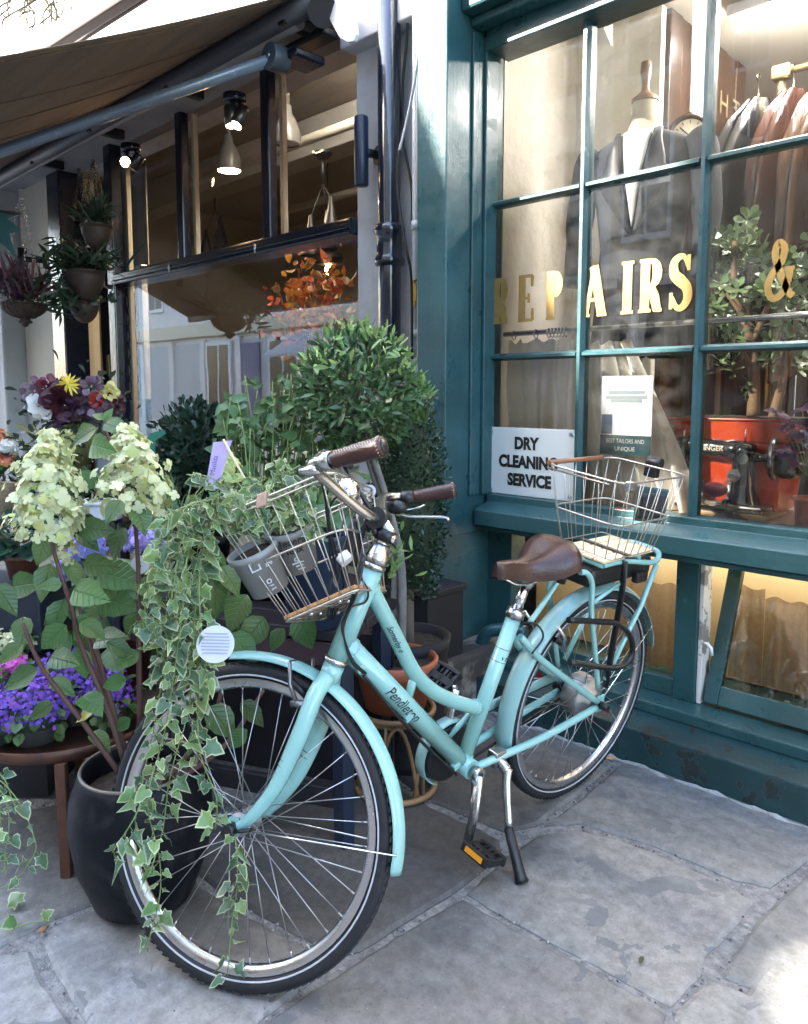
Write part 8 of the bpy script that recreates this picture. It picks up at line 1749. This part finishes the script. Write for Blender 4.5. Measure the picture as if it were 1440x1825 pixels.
def terrace(lab, x0, x1, h, m, shopm, y=-5.5, dep=1.6, top=None):
    """a house front across the street; its party walls slant with the sun, keeping the light gaps clear"""
    t = thing('terrace_house', lab, 'building', ((x0+x1)/2, y, 0)); poly = top or [(x0, h), (x1, h)]
    P = [(x0, y, 0), (x1, y, 0)]+[(x, y, z) for x, z in poly[::-1]]
    MB().prism(P[::-1], SK*dep).build('wall', m, t)
    nx = max(1, int((x1-x0)/1.6)); stp = (x1-x0)/nx
    for fl in range(3):
        for k in range(nx):
            xm = x0+stp*(k+0.5); z0 = 3.6+fl*2.3
            if z0+1.8 > np.interp(xm, [q[0] for q in poly], [q[1] for q in poly]) or stp < 0.9: continue
            f = MB().box((xm-0.40, y+0.001, z0-0.06), (xm+0.40, y+0.06, z0+1.56)).build('window', M_WHITEP, t, bevel=0.01)
            for a in (-0.185, 0.185):
                for b_ in (0.38, 1.14): MB().box((xm+a-0.16, y+0.061, z0+b_-0.34), (xm+a+0.16, y+0.066, z0+b_+0.34)).build('pane', M_DARKG, f)
    MB().box((x0+0.05, y+0.001, 2.75), (x1-0.05, y+0.16, 3.1)).build('fascia', shopm, t, bevel=0.02); MB().box((x0+0.2, y+0.001, 0.6), (x1-0.2, y+0.05, 2.6)).build('shop_window', M_PALE if x0 < -20 else M_DARKG, t)
    for k in range(nx+1): xk = x0+0.12+(x1-x0-0.24)*k/nx; MB().box((xk-0.1, y+0.002, 0), (xk+0.1, y+0.12, 2.69)).build('pilaster', m, t, bevel=0.01)
M_CREAMF = mat('cream_fascia', (0.6, 0.55, 0.42), rough=0.5)
terrace('white rendered terrace across the street, seen reflected in the florist window, its steep gable shaped to cut the sunbeam', -26.0, -6.101, 8.8, M_RENDER, M_CREAMF, top=[(-26.0, 8.8), (-7.2, 8.8), (-6.101, 6.38)])  # gable rake shaped as the edge of the sunbeam on the window
terrace('unseen narrow tall brick block across the street beside the gable, added to cast shade', -6.1, -4.901, 12.0, M_BRICK2, M_NAVY)  # unseen block, added to shade the bicycle and part of the window
terrace('unseen low lean-to across the street, its roofline shaped for the sun patch on the paving', -4.9, -3.401, 5.0, M_BRICK2, M_CREAMF, top=[(-4.9, 5.24), (-3.401, 4.27)])  # unseen; roof slope shaped to outline the sun patch on the paving
terrace('long brick terrace across the street to the right', -3.4, 8.0, 12.0, M_BRICK2, M_CREAMF)
terrace('unseen tall block set back behind the low lean-to, added to hide bright sky from the window reflection', -7.4, 3.0, 24.0, M_BRICK2, M_CREAMF, y=-12.0, dep=0.8)  # unseen block, added to close a bright sky gap in the glass reflection
WTs = [o for o in COL.objects if o.name.startswith('terrace_house')][0]
for i, x in enumerate(np.arange(-17.5, -6.6, 1.35)):
    if i % 3 == 1: MB().box((x, -5.44, 0.05), (x+1.0, -5.40, 2.5)).build('door', mat('blue_door', (0.03, 0.07, 0.2), rough=0.4), WTs, bevel=0.01)
    else:
        f = MB().box((x, -5.449, 0.5), (x+1.15, -5.38, 2.6)).build('window', M_WHITEP, WTs, bevel=0.01)
        for a in (0.08, 0.60): MB().box((x+a, -5.379, 0.6), (x+a+0.46, -5.375, 2.5)).build('pane', M_DARKG, f)
MB().prism([(-13.5, -5.38, 2.7), (-13.5, -4.3, 2.1), (-13.5, -4.3, 2.05), (-13.5, -5.38, 2.6)], (2.6, 0, 0)).build('shop_awning', M_WHITE, WTs)
FLW = thing('florist_upper_wall', 'white upper wall above the florist awning', 'wall', (-5, 2.9, 4.2)); MB().box((-8.2, 2.72, 4.21), (-2.2, 3.1, 8.5)).build('wall', M_RENDER, FLW)
TUW = thing('tailor_upper_wall', 'brick upper wall above the tailor fascia', 'wall', (0, 2.9, 3.5)); MB().box((-2.19, 2.76, 3.51), (4.0, 3.1, 8.5)).build('wall', M_BRICK2, TUW)
RWW = thing('tailor_side_wall', 'brick wall continuing the street beyond the tailor window', 'wall', (2.5, 2.6, 0)); MB().box((0.61, 2.5, 0), (8.0, 3.0, 3.5)).build('wall', M_BRICK2, RWW)


GROUPS = {'hanging_basket': 'hanging bowls of plants on the florist front', 'bellflower': 'purple bellflowers on the brown table', 'blue_hydrangea': 'blue mophead hydrangeas', 'white_bucket': 'white buckets by the bouquet',
          'pendant_lamp': 'grey bell pendants in the florist', 'pendant_cluster': 'cone pendant clusters in the florist', 'twin_spotlight': 'twin spotlights over the florist windows', 'garment': 'garments hanging in the tailor shop',
          'terrace_house': 'houses across the street', 'curtain': 'cream half curtains in the tailor window', 'cable': 'cables beside the downpipe', 'wall_lamp': 'cylinder wall lamps', 'plant_tag': 'round plant tags', 'ivy_plant': 'variegated ivies'}
for o in COL.objects:
    k = o.name.split('.')[0]
    if k in GROUPS and o.parent is None and 'category' in o: o['group'] = GROUPS[k]
